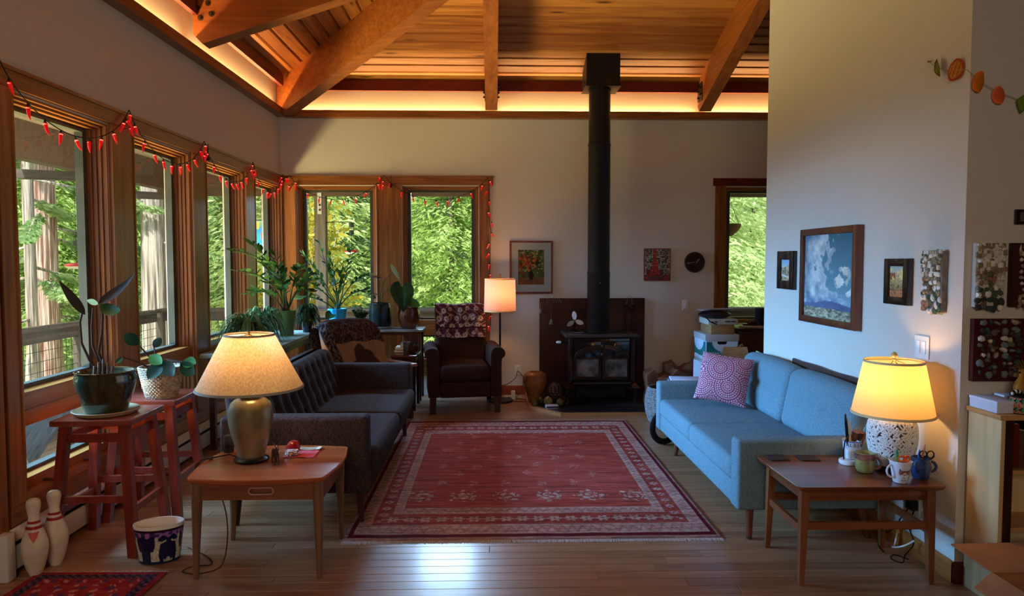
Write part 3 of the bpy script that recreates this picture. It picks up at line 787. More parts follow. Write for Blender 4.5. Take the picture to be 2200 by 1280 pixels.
def bark_trunk(x, y, r0, h, seed, mat, label):
    t = thing('redwood_tree', label, 'tree', (x, y, GZ), 0)
    m = MB(); n = 46; rng = random.Random(seed); ph = [rng.uniform(0, 6.28) for _ in range(n)]; am = [rng.uniform(-.5, 1) for _ in range(n)]
    zs = [-.3, .3, .8, 1.4, 2.2, 3.2, 4.5, 6, 8, h]
    def rf(r, z, a): return r * (1 + .055 * np.array([am[i] * math.sin(z * 1.1 + ph[i]) + (1 if i % 2 else -1) * .55 for i in range(n)]))
    m.lathe([(r0 * (1.22 - .22 * min(1, max(0, z / 1.5)) - .35 * z / h), z) for z in zs], n, rfn=rf)
    m.build('trunk', mat, t)
    rg = np.random.default_rng(seed); PP = []; DD = []
    b = MB()
    for k in range(15):
        z = rg.uniform(1.6, 7.5); a = rg.uniform(0, 2 * PI); L = rg.uniform(1.0, 2.6)
        e = np.array([math.cos(a) * L, math.sin(a) * L, -.25 * L])
        b.tube([(0, 0, z), e * .5 + [0, 0, z + .06], e + [0, 0, z]], [.03, .018, .005], 5)
        ns = 640; f = rg.uniform(.25, 1, ns)
        p = e[None] * f[:, None] + [0, 0, z] + rg.normal(size=(ns, 3)) * [.05, .05, .03]
        dd = a + rg.choice([-1, 1], ns) * rg.uniform(.5, 1.2, ns)
        PP.append(p); DD.append(np.stack([np.cos(dd), np.sin(dd), rg.uniform(-.4, .05, ns)], 1))
    b.build('branches', M_BARKG, t, kind='stuff')
    P = np.vstack(PP); D = np.vstack(DD); L = rg.uniform(.05, .13, len(P))
    V, Q = sprays(P, D, L, L * .2, rg); mesh_np('foliage', V, Q, F_MID, t, 'stuff')
def forest():
    g = MB()
    def gf(u, v):
        x = -55 + 110 * u; y = -8 + 75 * v; rr = np.hypot(np.maximum(np.abs(x) - 8, 0), np.maximum(y - 16, 0))
        return x, y, GZ + .06 * np.sin(x * 1.3) * np.cos(y * 1.1) + .16 * np.maximum(rr - 3, 0)
    g.grid(gf, 50, 40); g.build('ground', noisy('forest_floor', (132, 140, 84), (196, 196, 136), (2.2, 2.2, 2.2), .95, .2), kind='structure')
    bark_trunk(-8.13, 13.0, .27, 16, 3, M_BARK, 'thick reddish shaggy barked redwood trunk seen through the nearest left window')
    bark_trunk(-7.74, 12.1, .085, 15, 4, M_BARKG, 'slim grey trunk standing just in front of the thick redwood trunk')
    bark_trunk(-6.2, 13.2, .235, 16, 5, M_BARKG, 'straight grey barked trunk seen through the second left window')
    rng = random.Random(11)
    spec = [  # x, y, height, radius, material, words
        (-13.5, 14.5, 13, 3.2, F_MID), (-10.6, 17.4, 14, 3.2, F_YEL), (-13.0, 19.0, 14, 3.2, F_YEL), (-9.0, 20.5, 15, 3.3, F_YEL),
        (-13.0, 23, 17, 3.8, F_BLUE), (-6.4, 18.5, 14, 3.0, F_MID), (-4.6, 16.5, 12, 2.6, F_YEL), (-6.8, 24.5, 17, 3.8, F_BLUE),
        (-2.9, 19.5, 14, 3.0, F_BLUE), (-3.6, 25, 17, 3.6, F_MID), (-1.0, 16.8, 11.5, 2.7, F_YEL), (0.6, 20.5, 14, 3.1, F_MID), (-.4, 26, 17, 3.6, F_BLUE),
        (1.8, 15.6, 9.5, 2.3, F_YEL), (3.4, 19.0, 13, 3.0, F_BLUE), (4.6, 15.2, 10.5, 2.6, F_MID), (6.6, 18.0, 13, 3.0, F_YEL), (3.4, 25, 17, 3.6, F_MID), (8.5, 23, 16, 3.6, F_BLUE),
        (-15.6, 23.6, 17, 3.8, F_BLUE), (-10.5, 29, 20, 4.4, F_MID)]
    nm = {F_MID.name: 'mid green conifer', F_BLUE.name: 'blue green conifer', F_YEL.name: 'pale yellow green conifer'}
    order = sorted(range(len(spec)), key=lambda k: spec[k][0] / spec[k][1])
    words = 'first second third fourth fifth sixth seventh eighth ninth tenth eleventh twelfth thirteenth fourteenth fifteenth sixteenth seventeenth eighteenth nineteenth twentieth twenty-first twenty-second'.split()
    for i, (x, y, h, r, mt) in enumerate(spec):
        d = math.hypot(x, y)
        near = 'close behind the deck railing' if d < 17.5 else ('in the middle of the forest' if d < 24 else 'far back in the forest')
        conifer(x, y, h, r, .4, int(330 + 70 * r), 72, 100 + i, mt, '%s %s, %s tree counted from the left' % (nm[mt.name], near, words[order.index(i)]), spr=.085 + .0046 * d, zhi=min(h, 3.2 + .36 * d))
    for i, (x, y, r, h, mt) in enumerate([(-10.5, 15.2, 1.3, 1.5, F_YEL), (-8.6, 16, 1.3, 1.6, F_MID), (-6.2, 15.2, 1.2, 1.4, F_YEL), (-4.0, 14.2, 1.1, 1.3, F_MID), (-2.2, 14.6, 1.0, 1.5, F_YEL), (-.6, 14, 1.0, 1.2, F_MID),
                                          (1.2, 13.8, 1.0, 1.2, F_YEL), (3.8, 13.6, 1.1, 1.4, F_MID), (5.4, 14, 1.2, 1.6, F_YEL), (-12.8, 12.6, 1.3, 1.6, F_MID)]):
        bush(x, y, r, h, 6500, 300 + i, mt, '%s bush low beyond the deck railing, %s' % ('pale yellow green' if mt is F_YEL else 'mid green', ['left of the thick redwood trunk', 'right of the thick redwood trunk', 'behind the second left window', 'behind the third left window', 'behind the corner window', 'left of the back window post', 'right of the back window post', 'just left of the far window', 'behind the far window', 'leftmost of all'][i]))
    bush(-3.55, 13.6, 1.0, 4.3, 6500, 350, F_GOLD, 'tall golden yellow leafy shrub beyond the porch post', spr=.17)
forest()
# ------------------------------------------------------------------ furniture
W_WALNUT = wood('walnut', (92, 46, 24), (142, 80, 44), 'x', 1.2, .32, .25, .1)
W_WALNUTZ = wood('walnut_z', (92, 50, 28), (138, 82, 48), 'z', 1.2, .38, .1, .1)
W_TEAK = wood('teak_top', (130, 56, 28), (174, 92, 50), 'x', 1.0, .28, .4, .1)
W_TEAKD = wood('teak_front', (104, 56, 36), (140, 84, 56), 'x', 1.0, .4, .1, .1)
W_TEAKZ = wood('teak_leg', (92, 62, 42), (134, 96, 66), 'z', 1.0, .4, .1, .1)
W_RED = wood('mahogany', (96, 30, 20), (138, 50, 34), 'z', 1.2, .38, .15, .12)
W_REDX = wood('mahogany_seat', (112, 44, 34), (150, 68, 52), 'x', 1.2, .33, .3, .12)
W_DARK = wood('dark_leg', (40, 18, 12), (66, 30, 20), 'z', 1.2, .4, .1, .1)

def leg(path, r0, r1, n=14): return MB().tube([path[0], path[1]], [r0, r1], n)
def sqleg(p0, p1, a0, a1, b=.003):
    m = MB(); 
    def loop(p, a): return np.array([(p[0] - a, p[1] - a, p[2]), (p[0] + a, p[1] - a, p[2]), (p[0] + a, p[1] + a, p[2]), (p[0] - a, p[1] + a, p[2])])
    return m.ring([loop(p0, a0), loop(p1, a1)], True, True, True, False)
def bar(m, p0, p1, w, h):
    p0, p1 = np.array(p0, float), np.array(p1, float); t = p1 - p0; t /= np.linalg.norm(t)
    s = np.cross(t, [0, 0, 1]); s /= np.linalg.norm(s); u = np.cross(s, t)
    L = [p0 - s * w - u * h, p0 + s * w - u * h, p1 + s * w - u * h, p1 - s * w - u * h, p0 - s * w + u * h, p0 + s * w + u * h, p1 + s * w + u * h, p1 - s * w + u * h]
    return m.hexa(L)
def round_poly(cx, cy, hx, hy, bow_x, bow_y, r, n=10):
    """rectangle whose sides bow outward, corners rounded"""
    P = []
    for (sx, sy, a0) in ((1, -1, -90), (1, 1, 0), (-1, 1, 90), (-1, -1, 180)):
        for k in range(5):
            a = math.radians(a0 + 90 * k / 4); P.append((cx + sx * (hx - r) + r * math.cos(a), cy + sy * (hy - r) + r * math.sin(a)))
        e = P[-1]
        nxt = {(1, -1): (1, 1), (1, 1): (-1, 1), (-1, 1): (-1, -1), (-1, -1): (1, -1)}[(sx, sy)]
        for k in range(1, n):
            t = k / n; b = math.sin(PI * t)
            if nxt[0] == sx:   # vertical side
                y0 = cy + sy * (hy - r); y1 = cy + nxt[1] * (hy - r); P.append((cx + sx * (hx + bow_x * b), y0 + (y1 - y0) * t))
            else:
                x0 = cx + sx * (hx - r); x1 = cx + nxt[0] * (hx - r); P.append((x0 + (x1 - x0) * t, cy + sy * (hy + bow_y * b)))
    return P

def left_end_table():
    t = thing('end_table', 'reddish mid-century end table with bowed edges and one drawer, carrying the brass lamp', 'table', (-1.15, 3.69, 0))
    P = np.array(round_poly(0, 0, .335, .295, .028, .035, .035))
    c = P.mean(0)
    def loop(k, z): return np.c_[c + (P - c) * k, np.full(len(P), z)]
    MB().ring([loop(.965, .478), loop(.985, .482), loop(1, .494), loop(1, .500), loop(.99, .504), loop(.97, .5025)], True, True, True, False).build('tabletop', W_TEAK, t)
    for (x0, x1, y0, y1) in ((-.29, .29, .25, .27), (-.315, -.295, -.25, .25), (.295, .315, -.25, .25)): MB().rbox(x0, y0, .385, x1, y1, .479, .003, 1).build('apron', W_TEAKD, t)
    MB().box(-.29, -.235, .385, .29, -.225, .479).build('apron', W_TEAKD, t)
    d = MB(); hx0, hx1, hz0, hz1 = -.035, .075, .418, .446
    # drawer front with a recessed slot pull
    for b in ((-.270, .388, hx0, .475), (hx1, .388, .268, .475), (hx0, .388, hx1, hz0), (hx0, hz1, hx1, .475)): d.box(b[0], -.262, b[1], b[2], -.24, b[3])
    d.box(hx0, -.244, hz0, hx1, -.238, hz1)
    d = d.build('drawer', W_TEAKD, t)
    m = MB(); pts = []
    for k in range(24):
        a = 2 * PI * k / 24; x = (hx0 + hx1) / 2 + (.043 if math.cos(a) > 0 else -.043) + .016 * math.cos(a); pts.append((x, -.264, .432 + .016 * math.sin(a)))
    m.tube(pts + pts[:2], .0045, 6, caps=False); m.build('pull', wood('pull', (150, 104, 84), (170, 126, 104), 'x', 1, .4), d)
    for sx, sy, bx, by in ((-1, -1, -.303, -.262), (1, -1, .297, -.268), (-1, 1, -.30, .222), (1, 1, .297, .220)):
        MB().tube([(sx * .292, -.252 if sy < 0 else .235, .479), (sx * .293, -.254 if sy < 0 else .234, .40), (bx, by, 0)], [.026, .026, .013], 16).build('leg', W_TEAKZ, t)
left_end_table()

def right_end_table():
    t = thing('end_table', 'dark walnut side table with cross stretchers beside the blue sofa, carrying the white lamp', 'table', (1.79, 3.52, 0))
    P = np.array(round_poly(0, 0, .357, .275, .004, .004, .025)); 
    def loop(k, z): return np.c_[P * k, np.full(len(P), z)]
    MB().ring([loop(.955, .462), loop(.985, .468), loop(1, .480), loop(1, .484), loop(.994, .487)], True, True, True, False).build('tabletop', W_WALNUT, t)
    L = [(-.318, -.228), (.307, -.238), (-.309, .215), (.312, .20)]
    for (x, y) in L:
        sqleg((x * .96, y * .95, .463), (x, y, 0), .021, .012).build('leg', W_WALNUTZ, t)
    for (x0, x1, y0, y1) in ((-.285, .28, -.228, -.208), (-.285, .285, .19, .21), (-.312, -.292, -.2, .19), (.285, .305, -.2, .18)):
        MB().rbox(x0, y0, .405, x1, y1, .462, .003, 1).build('apron', W_WALNUT, t)
    for (p, q) in (((-.306, -.21, .258), (-.30, .20, .258)), ((.30, -.21, .258), (.305, .19, .258)), ((-.30, -.222, .285), (.30, -.23, .285)), ((-.295, .205, .285), (.30, .195, .285))):
        m = MB(); bar(m, p, q, .009, .018); m.build('stretcher', W_WALNUT, t)
right_end_table()

# ---- sofas
F_CHAR = fabric('charcoal_weave', (26, 22, 22), (72, 58, 54), 240, sheen=0)
F_BLUE = fabric('blue_weave', (82, 106, 114), (118, 140, 146), 300, bs=.2, sheen=0)
def dark_sofa():
    s = thing('sofa', 'charcoal grey tweed sofa with a button tufted back, on the left of the rug', 'sofa', (-1.13, 5.165, 0))
    f = F_CHAR
    MB().rbox(-.44, -1.10, .205, .40, 1.10, .315, .02, 2).build('base', f, s)
    for y0, y1 in ((-1.115, -.975), (.975, 1.115)):
        MB().rbox(-.44, y0, .205, .405, y1, .655, .028, 3).build('armrest', f, s)
    lean = .17
    def warp(Q, U):
        z = Q[:, 2]; y = Q[:, 1]; fr = sstep(.55, 1.0, U[:, 0])
        ch = .5 - .5 * np.cos(2 * PI * (y + .18 * np.sin((z - .45) * 9) * .12) / .172)
        zz = (z - .42) / .36
        rows = np.exp(-(((zz * 3) % 1 - .5) / .22) ** 2)
        Q[:, 0] += fr * (.020 * (ch - .5) * (.55 + .45 * np.sin(zz * PI)) - .022 * (1 - ch) ** 6 * rows)
        Q[:, 0] -= lean * np.clip((z - .30) / .5, 0, 1) * np.where(U[:, 0] > 0, 1, .35)
        return Q
    MB().rbox(-.42, -.968, .30, -.10, .968, .795, .05, 3, (1, 110, 20), warp) if False else None
    m = MB(); m_rbox_mid(m, -.42, -.968, .30, -.12, .968, .795, .045, 3, (2, 120, 22), warp); bk = m.build('backrest', f, s)
    for r_ in range(3):
        zb = .42 + .36 * ((r_ + .5) / 3)
        for k in range(11):
            y = -.86 + k * .172
            xb = -.12 - lean * (zb - .30) / .5 - .026
            MB().ball((xb, y, zb), (.010, .013, .013), 8, 6).build('button', f, bk)
    for y0, y1 in ((-.972, -.003), (.003, .972)):
        MB().rbox(-.20, y0, .312, .445, y1, .445, .04, 3, 6, bulge=.014).build('seat_cushion', f, s)
    for x, y in ((.35, -1.03), (.35, 1.03), (-.38, -1.03), (-.38, 1.03)):
        MB().tube([(x * .97, y * .985, .206), (x, y, .0135 if x > 0 else 0)], [.026, .016], 12).build('leg', W_DARK, s)
def m_rbox_mid(m, x0, y0, z0, x1, y1, z1, r, sg, mids, warp):
    h = np.array([x1 - x0, y1 - y0, z1 - z0]) / 2; c = np.array([x0 + x1, y0 + y1, z0 + z1]) / 2
    ax = []
    for k in range(3):
        e = np.linspace(0, 1, sg + 1); lo = -h[k] + r * e
        ax.append(np.concatenate([lo, np.linspace(-h[k] + r, h[k] - r, mids[k] + 2)[1:-1], -lo[::-1]]))
    for k in range(3):
        i, j = (k + 1) % 3, (k + 2) % 3
        A, B = np.meshgrid(ax[i], ax[j], indexing='ij'); na, nb = A.shape
        for sgn in (-1, 1):
            P = np.zeros((na * nb, 3)); P[:, i] = A.ravel(); P[:, j] = B.ravel(); P[:, k] = sgn * h[k]
            inner = np.clip(P, -(h - r), h - r); d = P - inner; L = np.linalg.norm(d, axis=1, keepdims=True); L[L == 0] = 1
            Q = inner + d / L * r; U = Q / h; Q = Q + c
            if warp is not None: Q = warp(Q, U)
            F = []
            for a in range(na - 1):
                for b in range(nb - 1):
                    q = (a * nb + b, (a + 1) * nb + b, (a + 1) * nb + b + 1, a * nb + b + 1); F.append(q if sgn > 0 else q[::-1])
            m.add(Q, F, True)
    return m
dark_sofa()

def blue_sofa():
    s = thing('sofa', 'light blue mid-century sofa with two back cushions, against the white wall on the right', 'sofa', (1.77, 4.80, 0))
    f = F_BLUE
    MB().rbox(-.415, -.97, .172, .41, .97, .305, .015, 2).build('base', f, s)
    for y0, y1 in ((-.985, -.865), (.865, .985)):
        MB().rbox(-.43, y0, .172, .41, y1, .565, .022, 3).build('armrest', f, s)
    def wfr(Q, U):
        Q[:, 0] += .05 * (Q[:, 2] - .4); return Q
    MB().rbox(.31, -.86, .172, .395, .86, .755, .02, 2, 1, wfr).build('back_frame', f, s)
    for y0, y1 in ((-.862, -.003), (.003, .862)):
        MB().rbox(-.43, y0, .300, .30, y1, .435, .035, 3, 6, bulge=.016).build('seat_cushion', f, s)
    for n, (y0, y1) in enumerate(((-.93, -.005), (.005, .885))):
        yc = (y0 + y1) / 2
        def warp(Q, U):
            fr = sstep(.2, 1, -U[:, 0])
            z = (Q[:, 2] - .43) / .40; y = Q[:, 1] - yc
            crease = np.exp(-((z - .52) / .05) ** 2) * np.exp(-(np.abs(y) / .25) ** 4)
            dim = sum(np.exp(-(((y - b) / .045) ** 2 + ((z - .52) / .09) ** 2)) for b in (-.16, .0, .16))
            Q[:, 0] += fr * (.008 * crease + .018 * dim) - fr * .022 * (1 - U[:, 1] ** 2) * np.sin(np.clip(z, 0, 1) * PI)
            Q[:, 0] += .20 * (Q[:, 2] - .43)
            Q[:, 2] += .012 * (1 - U[:, 1] ** 2) * (U[:, 2] > .5)
            return Q
        m = MB(); m_rbox_mid(m, .185, y0, .425, .33, y1, .815, .06, 4, (1, 26, 20), warp); c = m.build('back_cushion', f, s)
        for b in (-.16, .0, .16): MB().ball((.185 + .20 * .205 + .012, yc + b, .635), (.008, .011, .011), 8, 6).build('button', f, c)
    w = wood('sofa_leg_stain', (84, 40, 28), (118, 64, 46), 'z', 1.2, .35, .2, .1)
    for (x0, y0, x1, y1) in ((-.33, -.90, -.345, -.945), (.31, -.90, .325, -.945), (-.31, .72, -.32, .75), (.31, .80, .325, .84)):
        l = MB().tube([(x0, y0, .175), (x1, y1, .012)], [.026, .017], 12).build('leg', w, s)
        MB().cyl((x1, y1, .013), (x1 * 1.002, y1 * 1.002, 0), .018, n=12).build('foot_cap', M_STEEL, l)
blue_sofa()

def mandala(u, v):
    base = rgb(142, 62, 84); cream = rgb(226, 196, 200); x, y = u, v; t = np.zeros_like(u)
    cs = [(.42, .66, .30), (.62, .30, .30), (.12, .30, .28), (.86, .86, .30), (.98, .30, .30), (.08, .96, .26), (.36, -.02, .25), (.8, -.05, .25)]
    own = np.full(u.shape, -1); 
    for n, (cx, cy, R) in enumerate(cs):
        d = np.hypot(x - cx, y - cy); ins = (d < R) & (own < 0); own[ins] = n
        rr = d / R; a = np.arctan2(y - cy, x - cx); k = np.floor(rr * 7)
        nsp = np.maximum(6, np.floor((k + 1) * 5.5))
        dash = np.cos(a * nsp + k) > -.25
        w = (rr * 7) % 1
        pat = np.where(k % 3 == 2, (w > .25) & (w < .55), dash & (w > .18) & (w < .82))
        t = np.where(ins, pat, t)
    bg = own < 0
    t = np.where(bg, (np.sin(x * 60) * np.sin(y * 60) > .1), t)
    return mixc(base, cream, t.astype(float) * .85)
def pillow():
    p = thing('throw_pillow', 'square plum and cream pillow printed with circles, on the far end of the blue sofa', 'pillow', (1.755, 5.33, .468))
    s = .385
    def cush(sign):
        def f(u, v):
            a, b = u * 2 - 1, v * 2 - 1
            th = .085 * np.clip(1 - np.abs(a) ** 2.6, 0, 1) ** .55 * np.clip(1 - np.abs(b) ** 2.6, 0, 1) ** .55
            k = 1 - .055 * (1 - a ** 2) * (np.abs(b) ** 3); k2 = 1 - .055 * (1 - b ** 2) * (np.abs(a) ** 3)
            return a * s / 2 * k2, sign * th, b * s / 2 * k
        return f
    # face direction: towards the camera and slightly left, leaning back and rolled
    M = Matrix.Rotation(math.radians(-22), 4, 'Z') @ Matrix.Rotation(math.radians(-26), 4, 'X') @ Matrix.Rotation(math.radians(8), 4, 'Y')
    def tf(fn):
        def g(u, v):
            P = np.stack(fn(u, v), 1); A = np.array(M); P = P @ A[:3, :3].T; P[:, 2] += .182
            return P[:, 0], P[:, 1], P[:, 2]
        return g
    painted('front_cover', 150, 150, tf(cush(-1)), mandala, vcol('pillow_print', .9, .2, 500), p)
    m = MB(); 
    def bk(u, v): return tf(cush(1))(u, v)
    m.grid(bk, 24, 24); m.build('back_cover', fabric('pillow_back', (60, 40, 60), (84, 60, 82)), p)
pillow()

# ---- rug
def rug_cols(u, v):
    """v: 0 near edge, 1 far edge ; u across"""
    W, L = 2.12, 2.93; x, y = u * W, v * L
    red = ramp(fbm(x * 6, y * 60, 3), [(0, (124, 32, 26)), (.5, (158, 54, 42)), (1, (192, 98, 80))])
    red = mixc(red, rgb(176, 92, 78), .55 * fbm(x * 1.5, y * 1.8, 21))
    cream = ramp(fbm(x * 40, y * 40, 9), [(0, (150, 112, 98)), (1, (210, 180, 162))])
    ky = .56; d = np.minimum.reduce([x, W - x, y * ky, (L - y) * ky])
    c = red.copy()
    wv = .3 * (vnoise(x * 60, y * 60, 4) - .5)
    def put(mask, col, k=1.0):
        c[mask] = c[mask] * (1 - k) + col[mask] * k
    # field sprigs
    def motif(cx, cy, rx, ry, petals, k):
        a = np.arctan2((y - cy) / ry, (x - cx) / rx); r = np.hypot((x - cx) / rx, (y - cy) / ry)
        put((r < .72 + .22 * np.cos(petals * a) + 1.5 * wv) & (vnoise(x * 70, y * 70, 17) > .36) & (np.sin(r * 13 + a * 2) > -.6), cream, k)
    rows = [(.73, 6, .115, .125, 8, .95), (2.47, 6, .10, .10, 8, .8)]
    for (yy, n, rx, ry, pt, k) in rows:
        for i in range(n): motif(.36 + (W - .72) * i / (n - 1), yy, rx, ry, pt, k)
    rs = np.random.default_rng(5)
    for j, yy in enumerate((1.0, 1.22, 1.42, 1.65, 1.86, 2.08, 2.28)):
        for i in range(5): motif(.46 + (W - .92) * (i + (.5 if j % 2 else 0)) / 5 + rs.uniform(-.03, .03), yy + rs.uniform(-.02, .02), .042, .07, 3 + (j % 3), .55)
    # borders: guard / main / guard
    for (a, b) in ((.045, .125), (.225, .285)):
        m = (d > a) & (d < b); put(m, cream, .85)
        s = np.where((d == x) | (d == W - x), y, x)
        z = np.abs(((s * 17) % 1) - .5) * 2
        put(m & (np.abs((d - a) / (b - a) - .2 - .6 * z) < .14), red, .42)
    m = (d > .13) & (d < .22); put(m, red * .92, 1)
    side = (d == x) | (d == W - x)
    s = np.where(side, y, x); n = np.where(side, 26, 22); Lg = np.where(side, L, W)
    ph = (s / Lg * n) % 1 - .5; xx = ph * Lg / n; yy = np.where(side, d - .175, (d - .175) / ky); sc_ = np.where(side, .80, 1.15)
    a = np.arctan2(yy, xx); r = np.hypot(xx, yy)
    put(m & (r / sc_ < .032 + .008 * np.cos(6 * a) + .02 * wv) & (r > .009), cream, .9)
    put((d < .045) & (d > .02), rgb(92, 18, 26) + 0 * c, .9); put(d <= .02, cream * .9, .8)
    c *= (1 - .16 * (vnoise(x * 8, y * 220, 31) > .6) - .12 * (vnoise(x * 3, y * 90, 33) > .66))[:, None]; c += (.035 * (vnoise(x * 180, y * 180, 37) - .5))[:, None]
    return c
def rug():
    r = thing('area_rug', 'large faded red oriental rug with cream borders in the middle of the oak floor', 'rug', (.22, 5.32, 0))
    painted('pile', 330, 460, lambda u, v: (-1.06 + 2.12 * u, -1.465 + 2.93 * v, .011 + .002 * np.sin(u * 40) * np.sin(v * 50) * .5 - .009 * (np.minimum.reduce([u, 1 - u, v, 1 - v]) < 1e-6)), rug_cols, vcol('rug_wool', .95, .5, 260, .1), r)
    MB().box(-1.058, -1.463, .0005, 1.058, 1.463, .006).build('backing', plain('rug_back', (120, 80, 70), .95), r)
    rng = random.Random(2); m = MB()
    for sy in (-1, 1):
        for k in range(420):
            x = -1.055 + 2.11 * k / 419; dx = rng.uniform(-.006, .006); l = rng.uniform(.022, .036); y = sy * 1.463
            m.add([(x - .0022, y, .006), (x + .0022, y, .006), (x + .0022 + dx, y + sy * l, .002), (x - .0022 + dx, y + sy * l, .002)], [(0, 1, 2, 3)])
    m.build('fringe', plain('fringe_wool', (196, 180, 166), .95), r, kind='stuff')
rug()
def small_rug():
    def cols(u, v):
        x, y = u * .64, v * 1.2
        d = np.minimum.reduce([x, .64 - x, y, 1.2 - y]); red = ramp(fbm(x * 30, y * 60, 4), [(0, (120, 26, 34)), (1, (176, 62, 66))]); navy = ramp(fbm(x * 80, y * 80, 7), [(0, (32, 30, 52)), (1, (74, 58, 78))])
        c = red.copy(); m = (d > .03) & (d < .075); c[m] = navy[m]
        m2 = m & (np.sin(x * 150) * np.sin(y * 150) > .3); c[m2] = rgb(120, 84, 100)
        m3 = (d > .085) & (np.sin(x * 70 + 2 * np.sin(y * 30)) * np.cos(y * 64) > .55) & (vnoise(x * 60, y * 60, 2) > .4); c[m3] = rgb(190, 130, 128)
        m4 = (d > .085) & (np.sin(x * 50 + 1) * np.cos(y * 44 + 2) > .7); c[m4] = rgb(84, 56, 84)
        return c
    r = thing('small_rug', 'small red and navy patterned rug by the bowling pins at the front left', 'rug', (-1.95, 3.53, 0), math.radians(-1))
    painted('pile', 70, 110, lambda u, v: (-.31 + .64 * u, -.03 - 1.2 * v, .007 + 0 * u), cols, vcol('rug_wool', .95), r)
    m = MB(); rng = random.Random(8)
    for k in range(110):
        x = -.31 + .64 * k / 109; l = rng.uniform(.015, .03); dx = rng.uniform(-.008, .008)
        m.add([(x - .0025, -.032, .007), (x + .0025, -.032, .007), (x + .0025 + dx, -.03 + l, .002), (x - .0025 + dx, -.03 + l, .002)], [(0, 1, 2, 3)])
    m.build('fringe', plain('fringe_cream', (216, 200, 180), .95), r, kind='stuff')
    MB().box(-.308, -1.228, .0005, .328, -.032, .005).build('backing', plain('rug_back', (120, 80, 70), .95), r)
small_rug()

# ---- recliner and throw
F_BROWN = fabric('brown_microsuede', (36, 19, 14), (56, 32, 24), 200, bs=.15, sheen=0)
def recliner():
    s = thing('recliner', 'dark brown upholstered recliner with rolled arms, a floral throw over its back', 'armchair', (-.33, 7.52, 0), math.radians(7))
    f = F_BROWN
    for sx in (-1, 1):
        m = MB(); P = []
        prof = [(.262, .17), (.262, .60), (.268, .632), (.285, .655), (.315, .668), (.35, .668), (.385, .655), (.405, .63), (.41, .60), (.40, .575), (.375, .555), (.37, .50), (.372, .17)]
        m.prism([(sx * a, b) for a, b in (prof if sx > 0 else prof)], -.37, .30, 'y', smooth=True)
        m.build('armrest', f, s)
    MB().rbox(-.258, -.40, .325, .258, .20, .485, .05, 3, 5, bulge=.02).build('seat_cushion', f, s)
    MB().rbox(-.258, -.385, .165, .258, -.30, .325, .02, 2, 2).build('footrest', f, s)
    MB().rbox(-.258, -.30, .17, .258, .30, .30, .02, 2).build('base', f, s)
    def lean(Q, U): Q[:, 1] += .32 * (Q[:, 2] - .40); Q[:, 0] *= 1 - .05 * (Q[:, 2] - .4); return Q
    MB().rbox(-.278, .10, .36, .278, .25, 1.05, .05, 3, 5, lean, bulge=.015).build('backrest', f, s)
    for sx in (-1, 1):
        sqleg((sx * .325, -.325, .185), (sx * .33, -.335, 0), .034, .026).build('leg', W_DARK, s)
        sqleg((sx * .31, .27, .185), (sx * .315, .30, 0), .03, .022).build('leg', W_DARK, s)
    # floral throw
    def cols(u, v):
        x, y = u * .50, v * .62
        c = ramp(fbm(x * 60, y * 60, 2), [(0, (58, 24, 30)), (1, (84, 38, 42))]); rs = np.random.default_rng(12)
        cream = ramp(fbm(x * 90, y * 90, 5), [(0, (150, 126, 112)), (1, (214, 194, 172))])
        vine = np.abs(np.sin(x * 34 + 2.2 * np.sin(y * 26)) * np.cos(y * 30 + 1.6 * np.sin(x * 30))) < .11
        c[vine] = rgb(140, 112, 98)
        pts = [(i * .085 + .03 + (.042 if j % 2 else 0), j * .075 + .025) for i in range(6) for j in range(9)]
        for (cx, cy) in pts:
            cx += rs.uniform(-.012, .012); cy += rs.uniform(-.012, .012); R = rs.uniform(.02, .033)
            a = np.arctan2(y - cy, x - cx); r = np.hypot(x - cx, y - cy)
            m = (r < R * (.8 + .2 * np.cos(9 * a))) & (np.cos(a * 9) + .6 * np.sin(r * 500) > -.55); c[m] = cream[m]
            c[r < R * .28] = rgb(120, 66, 56)
        band = (np.abs(y - .085) < .006); c[band] = rgb(50, 22, 28)
        return c
    th = thing('throw_blanket', 'maroon and cream floral throw draped over the recliner back', 'blanket', (-.33, 7.52, 0), math.radians(7))
    path = [(.168, .72), (.194, .80), (.226, .90), (.256, .99), (.274, 1.035), (.31, 1.07), (.38, 1.078), (.445, 1.07), (.492, 1.03), (.475, .94), (.448, .85)]
    pz = np.array(path); sl = np.concatenate([[0], np.cumsum(np.hypot(*np.diff(pz, axis=0).T))]); sl /= sl[-1]
    def pos(u, v):
        y = np.interp(v, sl, pz[:, 0]) - .008 + .10 * 0; z = np.interp(v, sl, pz[:, 1])
        y = y + .03; 
        return -.272 + .545 * u, y + .004 * np.sin(u * 21) - .02, z + .006 * np.sin(u * 9 + 1)
    painted('cloth', 110, 130, pos, cols, vcol('throw_weave', .95, .4, 300, .1), th)
recliner()

